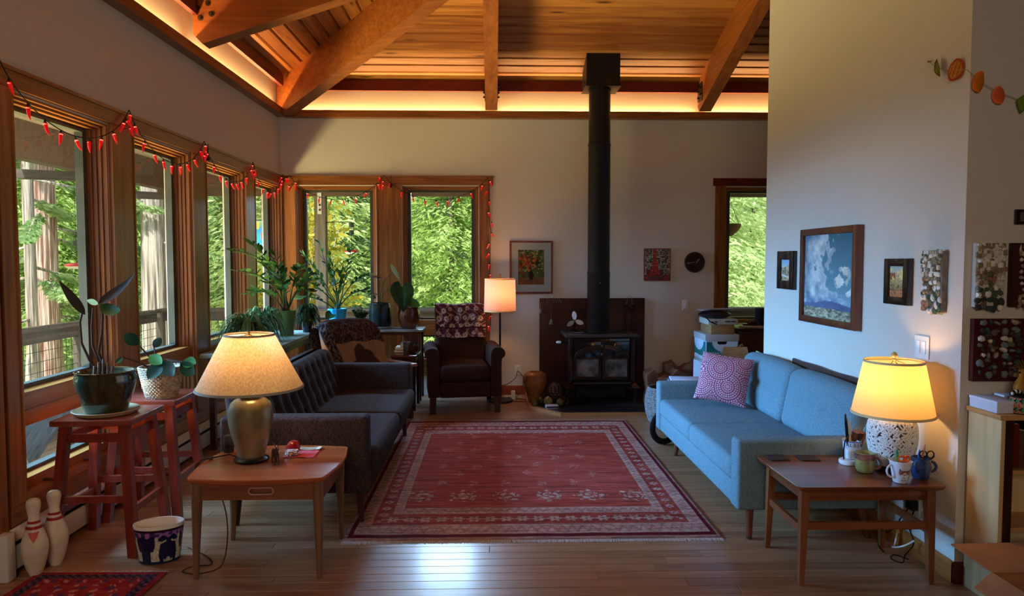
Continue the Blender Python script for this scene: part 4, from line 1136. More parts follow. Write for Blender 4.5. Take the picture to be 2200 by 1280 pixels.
def bison_chair():
    s = thing('armchair', 'wood armed easy chair in the back corner, hidden under a bison blanket', 'armchair', (-1.25, 6.90, 0), math.radians(44))
    f = fabric('tan_leatherette', (96, 62, 44), (124, 84, 62))
    MB().rbox(-.28, -.30, .30, .28, .26, .45, .05, 3, 3, bulge=.02).build('seat_cushion', f, s)
    def lean(Q, U): Q[:, 1] += .34 * (Q[:, 2] - .40); return Q
    MB().rbox(-.28, .12, .38, .28, .27, .905, .065, 3, 3, lean).build('backrest', f, s)
    w = wood('chair_arm', (112, 62, 40), (152, 92, 62), 'y', 1.2, .3, .3)
    for sx in (-1, 1):
        MB().rbox(sx * .345 - .04, -.34, .515, sx * .345 + .04, .24, .55, .015, 3, 1).build('armrest', w, s)
        MB().rbox(sx * .345 - .02, -.29, 0, sx * .345 + .02, -.24, .52, .006, 1).build('leg', W_DARK, s)
        MB().rbox(sx * .345 - .02, .20, 0, sx * .345 + .02, .25, .52, .006, 1).build('leg', W_DARK, s)
        m = MB(); m.prism([(-.27, .12), (.24, .12), (.24, .17), (.0, .26), (-.27, .30)], sx * .345 - .015, sx * .345 + .015, 'x'); m.build('side_panel', w, s)
    MB().box(-.325, -.26, .20, .325, .22, .295).build('seat_frame', W_DARK, s)
    th = thing('throw_blanket', 'brown and tan blanket woven with a bison, draped over the corner chair', 'blanket', (-1.25, 6.90, 0), math.radians(44))
    def cols(u, v):
        x, y = u * .80, v * .95
        dark = ramp(fbm(x * 50, y * 50, 2), [(0, (34, 21, 19)), (1, (70, 48, 42))]); tan = ramp(fbm(x * 60, y * 20, 6), [(0, (122, 92, 64)), (1, (148, 116, 84))])
        grey = ramp(fbm(x * 70, y * 70, 8), [(0, (46, 34, 32)), (1, (108, 90, 80))])
        c = dark.copy(); hb = np.sin(x * 120 + np.abs(((y * 20) % 1) - .5) * 14) > .4; c[hb] = c[hb] * .6 + rgb(104, 80, 66) * .4
        m = (y > .43) & (y < .58); c[m] = grey[m]; sp = m & (vnoise(x * 90, y * 90, 3) > .52); c[sp] = rgb(42, 28, 26)
        m = y < .43; c[m] = tan[m]
        # bison: hump, head, body, legs
        def ell(cx, cy, rx, ry): return ((x - cx) / rx) ** 2 + ((y - cy) / ry) ** 2 < 1 + .12 * (vnoise(x * 60, y * 60, 9) - .5)
        b = ell(.50, .26, .15, .11) | ell(.42, .29, .10, .12) | ell(.30, .22, .085, .08) | ell(.61, .22, .08, .08) | ((np.abs(x - .36) < .02) & (y < .2) & (y > .06)) | ((np.abs(x - .44) < .02) & (y < .2) & (y > .06)) | ((np.abs(x - .58) < .018) & (y < .2) & (y > .06)) | ((np.abs(x - .65) < .016) & (y < .2) & (y > .06))
        c[b] = dark[b] * 1.05 + .02
        g = (y < .13 + .03 * np.sin(x * 30)) & (vnoise(x * 50, y * 30, 14) > .4); c[g] = rgb(108, 80, 62); g = (y < .09) & (vnoise(x * 40, y * 60, 15) > .6); c[g] = rgb(70, 40, 36)
        e = (x < .11); k = vnoise(x * 95, y * 95, 19) > .52; c[e & k] = rgb(92, 78, 68); c[e & ~k] = rgb(38, 28, 27)
        return c
    path = [(-.36, .475), (-.16, .49), (.0, .52), (.07, .60), (.13, .74), (.185, .84), (.225, .915), (.285, .965), (.37, .972), (.45, .94), (.495, .84), (.49, .72), (.485, .60)]
    pz = np.array(path); sl = np.concatenate([[0], np.cumsum(np.hypot(*np.diff(pz, axis=0).T))]); sl /= sl[-1]
    def pos(u, v):
        y = np.interp(v, sl, pz[:, 0]); z = np.interp(v, sl, pz[:, 1]); e = np.abs(u - .5) * 2
        top = sstep(.35, .6, v); dz = -.07 * e ** 4 * top - .01 * np.sin(u * 17) * np.sin(v * 9)
        w_ = .285 + .05 * sstep(.30, .5, v); return (2 * u - 1) * w_ + .008 * np.sin(v * 8), y + .012 * np.sin(u * 14 + v * 5), z + dz
    painted('cloth', 150, 170, pos, cols, vcol('bison_weave', .95, .4, 300, .1), th)
bison_chair()

# ---- stools
def stools():
    def stool(loc, rz, label):
        t = thing('bar_stool', label, 'stool', loc, rz, 'mahogany stools by the window')
        MB().rbox(-.205, -.205, .690, .205, .205, .722, .006, 2).build('seat', W_REDX, t)
        for sx in (-1, 1):
            for sy in (-1, 1):
                sqleg((sx * .150, sy * .150, .69), (sx * .205, sy * .205, 0), .0235, .0235).build('leg', W_RED, t)
        def at(z): return .150 + .055 * (1 - z / .69)
        for (z, ax, hw) in ((.62, 'x', .022), (.62, 'y', .022), (.30, 'x', .018), (.235, 'y', .018)):
            for s in (-1, 1):
                a = at(z) ; m = MB()
                if ax == 'x': bar(m, (-a, s * a, z), (a, s * a, z), .011, hw)
                else: bar(m, (s * a, -a, z), (s * a, a, z), .011, hw)
                m.build('stretcher', W_RED, t)
    stool((-2.10, 3.90, 0), math.radians(2), 'mahogany bar stool carrying the glazed green pot, nearest the camera')
    stool((-2.10, 4.42, 0), math.radians(2), 'mahogany bar stool carrying the wicker basket, just behind the other stool')
stools()
# ------------------------------------------------------------------ lamps
def point(name, loc, power, color, r=.03):
    o = light(name, 'POINT', loc, power, color); o.data.shadow_soft_size = r; return o
WARM = (1.0, 0.60, 0.27)
def shade(t, prof_r0, z0, prof_r1, z1, mat, trim=None, n=48, pleats=0):
    a = np.linspace(0, 2 * PI, n, endpoint=False); R = []
    for (r, z) in ((prof_r0, z0), ((prof_r0 + prof_r1) / 2, (z0 + z1) / 2), (prof_r1, z1)):
        rr = r * (1 + (.012 * np.cos(a * pleats) if pleats else 0)); R.append(np.stack([rr * np.cos(a), rr * np.sin(a), np.full(n, z)], 1))
    s = MB().ring(R, True, False, False).build('lamp_shade', mat, t)
    if trim:
        m = MB(); m.lathe([(prof_r0 - .001, z0 - .004), (prof_r0 + .003, z0 - .004), (prof_r0 + .0015, z0 + .008), (prof_r0 - .0025, z0 + .008)], n, cap0=False, cap1=False); m.build('hem_band', trim, s)
        m = MB(); m.lathe([(prof_r1 - .002, z1 - .008), (prof_r1 + .003, z1 - .008), (prof_r1 + .002, z1 + .003), (prof_r1 - .002, z1 + .003)], n, cap0=False, cap1=False); m.build('hem_band', trim, s)
    return s
def brass_lamp():
    t = thing('table_lamp', 'table lamp with bronze urn base and wide cream cone shade, on the left end table', 'lamp', (-1.272, 3.715, .503))
    MB().lathe([(.083, 0), (.088, .004), (.088, .012), (.078, .018), (.07, .026)], 32).build('base', plain('lamp_foot', (26, 24, 24), .25, .3), t)
    br = noisy('aged_bronze', (104, 94, 66), (158, 144, 108), (9, 9, 4), .30, .03, .002, 5, .55)
    MB().lathe([(.066, .024), (.072, .05), (.084, .09), (.098, .14), (.109, .19), (.1135, .235), (.111, .272), (.100, .305), (.082, .322), (.062, .330), (.052, .334), (.052, .340), (.058, .346), (.060, .352), (.052, .360), (.040, .372), (.02, .378)], 40).build('urn', br, t)
    MB().tube([(0, 0, .37), (0, 0, .50)], .007, 8).build('stem', M_BRASS, t)
    m = MB(); m.tube([(.012, 0, .40), (.07, 0, .46), (.075, 0, .56), (.03, 0, .652), (0, 0, .662)], .0025, 6); m.tube([(-.012, 0, .40), (-.07, 0, .46), (-.075, 0, .56), (-.03, 0, .652), (0, 0, .662)], .0025, 6); m.build('harp', M_BRASS, t)
    MB().ball((0, 0, .50), (.026, .026, .036), 12, 8).build('bulb', plain('bulb_glass', (255, 236, 200), .4, emit=(255, 200, 120), es=2.0), t)
    MB().lathe([(.004, .655), (.008, .664), (.004, .668), (.008, .676), (.001, .682)], 10).build('finial', M_BRASS, t)
    lin_ = translucent('linen_shade', (214, 186, 146), .5, ((190, 158, 118), (130, 130, 60)))
    shade(t, .268, .385, .125, .665, lin_, plain('hem_grey', (150, 140, 124), .9))
    m = MB()
    for k in range(3): a = k * 2.094; m.tube([(0, 0, .664), (.12 * math.cos(a), .12 * math.sin(a), .655)], .0018, 5)
    m.build('spider', M_BRASS, t)
    point('lamp_bulb', (-1.272, 3.715, .503 + .545), 6.5, WARM, .04)
brass_lamp()
def white_lamp():
    x, y, z = 2.016, 3.50, .4875
    t = thing('table_lamp', 'white pierced ceramic table lamp with glowing yellow shade, on the right end table', 'lamp', (x, y, z))
    MB().lathe([(.070, 0), (.080, .004), (.080, .014), (.072, .02), (.066, .03)], 32).build('base', plain('lamp_foot_dark', (22, 18, 18), .2, coat=.5), t)
    cer = plain('white_ceramic', (226, 224, 218), .22, coat=.3)
    prof = [(.058, .028), (.065, .043), (.085, .068), (.101, .10), (.110, .14), (.113, .18), (.1125, .215), (.108, .243), (.097, .264), (.078, .278)]
    # pierced lattice: a jittered net of struts over a dark core
    pr = np.array(prof); zs, rs_ = pr[:, 1], pr[:, 0]
    def pos(a, zz, off=0): r = np.interp(zz, zs, rs_) + off; return np.array([r * math.cos(a), r * math.sin(a), zz])
    rng = random.Random(5); rows = 19; cols = 40; G = {}
    for i in range(rows):
        for j in range(cols):
            zz = .072 + (.262 - .072) * i / (rows - 1) + rng.uniform(-.0035, .0035); a = 2 * PI * (j + .5 * (i % 2)) / cols + rng.uniform(-.035, .035); G[i, j] = (a, zz)
    m = MB()
    for i in range(rows - 1):
        for j in range(cols):
            for jj in ((j, j - 1) if i % 2 == 0 else (j, j + 1)):
                p, q = G[i, j], G[i + 1, jj % cols]; qa = q[0]
                while qa - p[0] > PI: qa -= 2 * PI
                while p[0] - qa > PI: qa += 2 * PI
                if rng.random() < .80: m.tube([pos(p[0], p[1]), pos((p[0] + qa) / 2, (p[1] + q[1]) / 2, .002), pos(qa, q[1])], [.0052, .0044, .0052], 5, caps=False)
            if rng.random() < .45:
                p, q = G[i, j], G[i, (j + 1) % cols]; qa = q[0] + (2 * PI if q[0] < p[0] - PI else 0); m.tube([pos(p[0], p[1]), pos((p[0] + qa) / 2, (p[1] + q[1]) / 2, 0.0015), pos(qa, q[1])], .0046, 5, caps=False)
    body = m.build('pierced_body', cer, t, kind='stuff')
    MB().lathe([(r - .014, zz) for r, zz in prof], 32).build('inner_core', plain('lamp_core', (96, 100, 118), .7), t)
    MB().lathe([(.058, .028), (.066, .046), (.083, .075), (.080, .078), (.05, .03)], 32, cap0=False, cap1=False).build('foot_rim', cer, t)
    MB().lathe([(.103, .255), (.097, .266), (.080, .280), (.05, .285), (.02, .287)], 32, cap0=False).build('collar', cer, t)
    MB().tube([(0, 0, .28), (0, 0, .36)], .008, 8).build('stem', M_BRASS, t)
    MB().ball((0, 0, .40), (.028, .028, .04), 12, 8).build('bulb', plain('bulb_glass', (255, 236, 200), .4, emit=(255, 200, 120), es=2.0), t)
    m = MB()
    for s in (-1, 1): m.tube([(s * .012, 0, .31), (s * .06, 0, .38), (s * .06, 0, .48), (0, 0, .566)], .0025, 6)
    m.build('harp', M_BRASS, t)
    MB().lathe([(.005, .560), (.009, .566), (.005, .572), (.014, .582), (.016, .592), (.010, .602), (.001, .606)], 14).build('finial', plain('amber_finial', (226, 190, 110), .15, .2), t)
    sh = translucent('yellow_shade', (236, 206, 146), .55)
    shade(t, .192, .293, .138, .560, sh, plain('hem_straw', (214, 184, 136), .9))
    m = MB()
    for k in range(3): a = k * 2.094 + .5; m.tube([(0, 0, .566), (.136 * math.cos(a), .136 * math.sin(a), .556)], .0018, 5)
    m.build('spider', M_BRASS, t)
    point('lamp_bulb', (x, y, z + .44), 6.5, (1.0, .56, .19), .04)
white_lamp()
def floor_lamp():
    x, y = .072, 7.78
    t = thing('floor_lamp', 'black floor lamp with pleated peach drum shade, between recliner and stove', 'lamp', (x, y, 0))
    MB().lathe([(.14, 0), (.145, .006), (.14, .02), (.06, .03), (.018, .04)], 32).build('base', M_BLACK, t)
    MB().tube([(0, 0, .03), (0, 0, 1.12)], .0115, 10).build('pole', M_BLACK, t)
    m = MB()
    for s in (-1, 1): m.tube([(s * .01, 0, 1.08), (s * .05, 0, 1.14), (s * .05, 0, 1.26), (0, 0, 1.36)], .0025, 6)
    m.build('harp', M_BRASS, t)
    MB().ball((0, 0, 1.19), (.028, .028, .04), 12, 8).build('bulb', plain('bulb_glass', (255, 236, 200), .4, emit=(255, 200, 120), es=2.0), t)
    MB().lathe([(.004, 1.355), (.009, 1.364), (.004, 1.37), (.013, 1.385), (.012, 1.40), (.001, 1.41)], 12).build('finial', M_BRASS, t)
    shade(t, .173, .997, .165, 1.352, translucent('peach_shade', (226, 176, 150), .5), plain('hem_cream', (226, 190, 110), .9), 192, 48)
    m = MB()
    for k in range(3): a = k * 2.094 + .5; m.tube([(0, 0, 1.36), (.163 * math.cos(a), .163 * math.sin(a), 1.35)], .0018, 5)
    m.build('spider', M_BRASS, t)
    point('lamp_bulb', (x, y, 1.20), 17, (1.0, .50, .24), .04)
floor_lamp()

# ------------------------------------------------------------------ stove corner
def clip_poly(P, n, d):
    """keep points with n.p <= d"""
    out = []
    for i in range(len(P)):
        a, b = P[i], P[(i + 1) % len(P)]; da, db = a[0] * n[0] + a[1] * n[1] - d, b[0] * n[0] + b[1] * n[1] - d
        if da <= 0: out.append(a)
        if da * db < 0: k = da / (da - db); out.append((a[0] + (b[0] - a[0]) * k, a[1] + (b[1] - a[1]) * k))
    return out
def hearth():
    h = struct('hearth', (1.2, 7.5, 0))
    x0, x1, y0, y1 = .36, 2.04, 6.975, 8.18
    cut = [((-1, -1), None), ((1, -1), None)]
    slate = noisy('slate_tile', (30, 26, 27), (56, 48, 46), (9, 9, 9), .35, .15, .004, 5, vary=.5)
    def poly_in(P, inset=0):
        k = .72
        # left cut through (.36,7.37)-(.667,6.975); right mirrored
        nL = np.array([-(7.37 - 6.975), -(.667 - .36)]); nL = nL / np.linalg.norm(nL); dL = nL @ np.array([.36, 7.37]) - inset
        nR = np.array([7.37 - 6.975, -(2.04 - 1.733)]); nR = nR / np.linalg.norm(nR); dR = nR @ np.array([2.04, 7.37]) - inset
        P = clip_poly(P, nL, dL); P = clip_poly(P, nR, dR)
        for n, d in (((-1, 0), -x0 - inset), ((1, 0), x1 - inset), ((0, -1), -y0 - inset)): 
            if len(P) >= 3: P = clip_poly(P, n, d)
        return P
    O = (1.2, 7.5)
    s = .305
    for i in range(6):
        for j in range(4):
            a, b = x0 + .03 + i * s, y0 + .03 + j * s
            P = poly_in([(a + .003, b + .003), (a + s - .003, b + .003), (a + s - .003, min(b + s, y1) - .003), (a + .003, min(b + s, y1) - .003)], .042)
            if len(P) >= 3: MB().prism([(p[0] - O[0], p[1] - O[1]) for p in P], .004, .030, 'z').build('tile', slate, h)
    P = poly_in([(x0 - 1, y0 - 1), (x1 + 1, y0 - 1), (x1 + 1, y1), (x0 - 1, y1)], .03)
    MB().prism([(p[0] - O[0], p[1] - O[1]) for p in P], .0005, .024, 'z').build('grout', plain('grout', (24, 20, 20), .9), h)
    C = [(.36, 8.18), (.36, 7.37), (.667, 6.975), (1.733, 6.975), (2.04, 7.37), (2.04, 8.18)]
    tr = wood('hearth_trim', (150, 98, 56), (186, 132, 84), 'x', 1.2, .35, .2)
    cen = np.array([1.2, 7.7])
    for k in range(5):
        a, b = np.array(C[k]), np.array(C[k + 1]); t_ = (b - a) / np.linalg.norm(b - a); n = np.array([-t_[1], t_[0]])
        if n @ (cen - a) < 0: n = -n
        q = [a, b, b + n * .04 - t_ * .016, a + n * .04 + t_ * .016]
        MB().prism([(p[0] - O[0], p[1] - O[1]) for p in q], .0005, .034, 'z').build('edge_trim', tr, h)
hearth()
M_IRON = noisy('brown_enamel', (22, 12, 10), (34, 20, 16), (14, 14, 14), .22, .02, .001, 3, coat=.6)
M_PIPE = plain('stove_pipe_black', (20, 19, 19), .55)
def stove():
    p = thing('heat_shield', 'dark rusty steel heat shield panel on the wall behind the stove', 'panel', (1.14, 8.17, .034))
    MB().rbox(-.61, -.02, 0, .61, -.004, 1.085, .003, 1).build('sheet', noisy('rusted_steel', (54, 34, 28), (86, 56, 44), (3, 3, 3), .5, .05, .002, 6, .4), p)
    m = MB()
    for x in (-.5, .5):
        for z in (.15, .95): m.box(x - .02, -.004, z - .02, x + .02, .0295, z + .02)
    m.build('spacer', M_BLACK, p, kind='stuff')
    s = thing('wood_stove', 'dark brown enamelled cast iron wood stove with two glass arched doors, on the slate hearth', 'stove', (1.15, 7.70, .031))
    I = M_IRON
    MB().rbox(-.345, -.20, .20, .345, .24, .70, .012, 2).build('body', I, s)
    MB().rbox(-.395, -.285, .705, .395, .27, .742, .016, 3).build('top_plate', plain('stove_top', (52, 44, 42), .38, coat=.2), s)
    MB().rbox(-.30, -.20, .742, .30, .22, .750, .004, 1).build('griddle', I, s)
    m = MB(); m.ring([np.array([(-.395, -.29, .158), (.395, -.29, .158), (.395, .27, .158), (-.395, .27, .158)]), np.array([(-.40, -.295, .175), (.40, -.295, .175), (.40, .275, .175), (-.40, .275, .175)]), np.array([(-.375, -.255, .20), (.375, -.255, .20), (.375, .255, .20), (-.375, .255, .20)]), np.array([(-.355, -.22, .225), (.355, -.22, .225), (.355, .245, .225), (-.355, .245, .225)])], smooth=False); m.build('base_plate', I, s)
    for sx in (-1, 1):
        m = MB(); m.tube([(sx * .33, -.215, .70), (sx * .33, -.215, .23)], .022, 8); m.build('corner_post', I, s)
        for sy in (-.24, .22):
            MB().tube([(sx * .355, sy, .165), (sx * .368, sy * 1.03, .11), (sx * .352, sy, .05), (sx * .372, sy * 1.05, 0)], [.032, .024, .015, .020], 10).build('leg', I, s)
    gl = noisy('sooty_glass', (52, 46, 44), (112, 96, 84), (9, 9, 9), .12, 0, 0, 4)
    for sx in (-1, 1):
        x0, x1 = (.004, .30) if sx > 0 else (-.30, -.004)
        d = MB().rbox(x0, -.222, .245, x1, -.198, .665, .008, 2).build('door', I, s)
        m = MB(); a0, a1 = (x0 + .03, x1 - .03)
        m.box(a0 + .0, -.226, .290, a1, -.2225, .475); m.build('window', gl, d)
        m = MB()
        m.tube([(a0 - .004, -.228, .283), (a1 + .004, -.228, .283), (a1 + .004, -.228, .482), (a0 - .004, -.228, .482), (a0 - .004, -.228, .283)], .008, 6); m.build('window_frame', I, d)
        # gothic tracery above each window
        m = MB(); cx = (a0 + a1) / 2
        m.tube([(a0, -.226, .49), (cx - .04, -.226, .545), (cx, -.226, .60)], .006, 6); m.tube([(a1, -.226, .49), (cx + .04, -.226, .545), (cx, -.226, .60)], .006, 6); m.tube([(cx, -.226, .49), (cx, -.226, .60)], .005, 6)
        m.build('tracery', I, d)
    m = MB()
    for (R, r, rz) in ((.285, .011, .118), (.262, .009, .102), (.238, .009, .088)):
        pts = [(R * math.cos(a), -.232, .50 + rz * math.sin(a)) for a in np.linspace(0, PI, 25)]; m.tube(pts, r, 8)
    m.build('arch_moulding', plain('arch_gloss', (40, 28, 26), .12, coat=1), s)
    MB().rbox(-.31, -.30, .215, .31, -.20, .238, .008, 2).build('ash_lip', I, s)
    MB().rbox(-.27, -.18, .055, .27, .20, .15, .01, 2).build('heat_shield_box', plain('shield_green', (18, 24, 26), .4), s)
    m = MB(); m.cyl((-.345, -.10, .645), (-.42, -.12, .645), .009, n=8); m.build('handle_rod', M_STEEL, s)
    MB().lathe([(.004, 0), (.014, .006), (.016, .03), (.013, .05), (.004, .056)], 12, M=Matrix.Translation((-.42, -.12, .645)) @ Matrix.Rotation(math.radians(-90), 4, 'Y')).build('handle_knob', plain('porcelain', (206, 200, 196), .2), s)
    for z in (.62, .53): MB().cyl((-.002, -.235, z), (-.002, -.245, z), .012, n=10).build('door_latch', M_STEEL, s)
    m = MB(); m.tube([(.13, -.232, .55), (.13, -.25, .55), (.13, -.252, .47)], .005, 6); m.build('door_handle', M_BLACK, s)
    MB().lathe([(.135, .742), (.15, .745), (.15, .76), (.13, .765)], 28, c=(0, .04, 0)).build('flue_collar', M_BLACK, s)
    t = thing('stove_pipe', 'tall black stove pipe rising from the wood stove to the ceiling box', 'pipe', (1.15, 7.74, .793))
    MB().lathe([(.122, 0), (.124, .005), (.122, .62), (.125, .625), (.125, .64)], 36).build('lower_section', M_PIPE, t)
    MB().lathe([(.119, .641), (.119, 1.99), (.123, 1.995), (.123, 2.02), (.119, 2.025)], 36).build('middle_section', M_PIPE, t)
    MB().lathe([(.116, 2.026), (.116, 2.575), (.122, 2.58), (.122, 2.605)], 36).build('upper_section', M_PIPE, t)
    MB().cyl((.0, -.123, .52), (0, -.135, .52), .008, n=8).build('pipe_screw', M_STEEL, t)
    b = thing('ceiling_support_box', 'square black ceiling support box above the stove pipe', 'box', (1.165, 7.76, 3.40))
    m = MB(); m.prism([(-.178, 0), (.178, 0), (.178, .245), (-.178, .365)], -.178, .178, 'x'); m.build('housing', M_PIPE, b)
    m = MB(); m.box(-.19, -.19, -.006, .19, .19, 0); m.build('trim_plate', M_PIPE, b)
    # stove top fan with three pale blades
    f = thing('stove_fan', 'small stove top fan with three white blades, left of the stove pipe', 'fan', (.90, 7.86, .782))
    MB().rbox(-.03, -.03, 0, .03, .03, .012, .004, 1).build('base', M_BLACK, f); MB().box(-.008, -.008, .012, .008, .008, .10).build('post', M_BLACK, f)
    MB().cyl((0, -.03, .105), (0, .02, .105), .018, n=12).build('hub', M_STEEL, f)
    wb = plain('fan_blade', (206, 198, 190), .4)
    for a in (95, 215, -18):
        c_, s_ = math.cos(math.radians(a)), math.sin(math.radians(a)); m = MB()
        def bl(u, v):
            w = .026 * np.sin(PI * np.clip(u * .92 + .06, 0, 1)) ** .6; L = .012 + .092 * u; q = (v * 2 - 1) * w
            return L * c_ - q * s_, -.036 + .010 * (v * 2 - 1), .105 + L * s_ + q * c_
        m.grid(bl, 10, 4); m.build('blade', wb, f)
    # things hung on the shield
    def hang(name, label, loc, fn, cat): t_ = thing(name, label, cat, loc); fn(t_)
    wire = plain('hook_wire', (160, 156, 150), .35, .8)
    def bell(t_, x, z, sc=1): MB().lathe([(.03 * sc, 0), (.024 * sc, .012), (.022 * sc, .03), (.014 * sc, .05), (.004, .062)], 12, c=(x, 0, z)).build('bell', noisy('pewter', (90, 92, 90), (160, 160, 152), (60, 60, 60), .45, .1, metal=.6), t_)
    def f1(t_):
        m = MB(); m.tube([(-.04, .01, .0), (-.045, -.01, -.03), (-.055, -.01, -.09), (-.01, -.012, -.09), (0, 0, -.15), (.004, 0, -.26)], .0022, 5); m.build('wire', wire, t_); bell(t_, .004, -.325)
    hang('wall_bell', 'little pewter bell hanging on a bent wire at the left of the heat shield', (.66, 8.12, 1.145), f1, 'bell')
    def f2(t_):
        MB().tube([(0, 0, .0), (0, 0, -.07)], .002, 5).build('wire', wire, t_); bell(t_, 0, -.13, .9)
    hang('wall_bell', 'smaller pewter bell at the left edge of the heat shield', (.545, 8.12, 1.08), f2, 'bell')
    def f3(t_):
        m = MB()
        for k in range(4): m.tube([(.01 + k * .022, .01, .0), (.008 + k * .024, -.012, -.05), (.018 + k * .024, -.014, -.075), (.026 + k * .024, -.012, -.05)], .002, 5)
        m.build('hook', wire, t_, kind='stuff')
    hang('wire_hook_rack', 'row of thin wire hooks over the top edge of the heat shield', (.68, 8.12, 1.145), f3, 'hooks')
    def f4(t_):
        m = MB(); m.torus((-.035, 0, -.13), .028, .005, 'y', 18, 6); m.tube([(-.035, 0, -.158), (-.045, 0, -.28), (-.03, 0, -.43)], .006, 6); m.build('arm', M_BLACK, t_)
        m = MB(); m.torus((.035, 0, -.13), .028, .005, 'y', 18, 6); m.tube([(.035, 0, -.158), (.03, 0, -.28), (.04, 0, -.43)], .006, 6); m.build('arm', M_BLACK, t_)
        MB().tube([(-.035, 0, -.10), (-.02, 0, 0), (0, .012, .01), (.02, 0, 0), (.035, 0, -.10)], .003, 5).build('hook', wire, t_)
    hang('fire_tongs', 'black iron fire tongs hanging on the right of the heat shield', (1.565, 8.12, 1.14), f4, 'tongs')
    # hearth clutter
    v = thing('wooden_vase', 'round turned brown wooden vase beside the stove', 'vase', (.45, 7.62, .031))
    MB().lathe([(.06, 0), (.075, .01), (.09, .07), (.115, .15), (.133, .22), (.134, .26), (.118, .295), (.085, .318), (.06, .322), (.055, .315), (.05, .28), (.03, .2)], 32).build('body', wood('turned_wood', (70, 38, 18), (150, 94, 48), 'x', .6, .4, .1), v)
    pc = thing('pine_cone', 'big dark pine cone ball on the hearth', 'pine cone', (.648, 7.475, .031))
    m = MB(); m.ball((0, 0, .11), (.085, .085, .105), 14, 10); pcm = plain('cone_dark', (38, 26, 22), .8); m.build('core', pcm, pc)
    m = MB()
    for i in range(11):
        th = .25 + 2.6 * i / 10; nn = max(4, int(15 * math.sin(th)))
        for j in range(nn):
            a = 2 * PI * (j + .5 * (i % 2)) / nn; d = np.array([math.sin(th) * math.cos(a), math.sin(th) * math.sin(a), math.cos(th)]); c0 = np.array([0, 0, .11]) + d * [.083, .083, .103]
            up = np.array([0, 0, 1.0]); sd = np.cross(d, up); sd /= np.linalg.norm(sd) + 1e-9; u2 = np.cross(sd, d); tip = c0 + d * .016 + u2 * .012
            m.add([c0 - sd * .014 - u2 * .008, c0 + sd * .014 - u2 * .008, tip + sd * .008, tip - sd * .008, c0 - u2 * .012], [(0, 1, 2, 3), (4, 1, 0), (4, 0, 3), (4, 2, 1)])
    m.build('scales', noisy('cone_scale', (50, 36, 30), (112, 88, 76), (50, 50, 50), .8, .1), pc, kind='stuff')
    gd = noisy('gourd_brown', (56, 44, 22), (116, 92, 46), (18, 18, 18), .35, .02, vary=.5)
    for n, (x, y, r) in enumerate([(.50, 7.42, .042), (.575, 7.365, .050), (.695, 7.345, .040), (.43, 7.355, .038)]):
        g = thing('brass_ball', ['dull gold ball between the wooden vase and pine cone', 'biggest dull gold ball, front middle of the hearth group', 'dull gold ball by the stove leg', 'dark gold ball farthest from the stove'][n], 'ball', (x, y, .031), 0, 'dull gold balls on the hearth')
        MB().lathe([(.004, 0), (r * .6, r * .18), (r * .95, r * .7), (r, r), (r * .9, r * 1.45), (r * .55, r * 1.85), (r * .15, r * 1.98), (.003, r * 2.1)], 16).build('body', gd, g)
        MB().cyl((0, 0, r * 2.08), (.003, 0, r * 2.35), .003, n=5).build('stem', M_BLACK, g)
    mb = thing('matchbox', 'small white and grey matchbox lying on the hearth', 'box', (.60, 7.25, .031), math.radians(8))
    MB().rbox(-.062, -.035, .0, .062, .035, .034, .002, 1).build('sleeve', plain('matchbox_white', (176, 168, 164), .7), mb); MB().box(-.0625, -.036, .008, .0625, -.0352, .024).build('striker', plain('striker', (50, 38, 40), .9), mb)
stove()

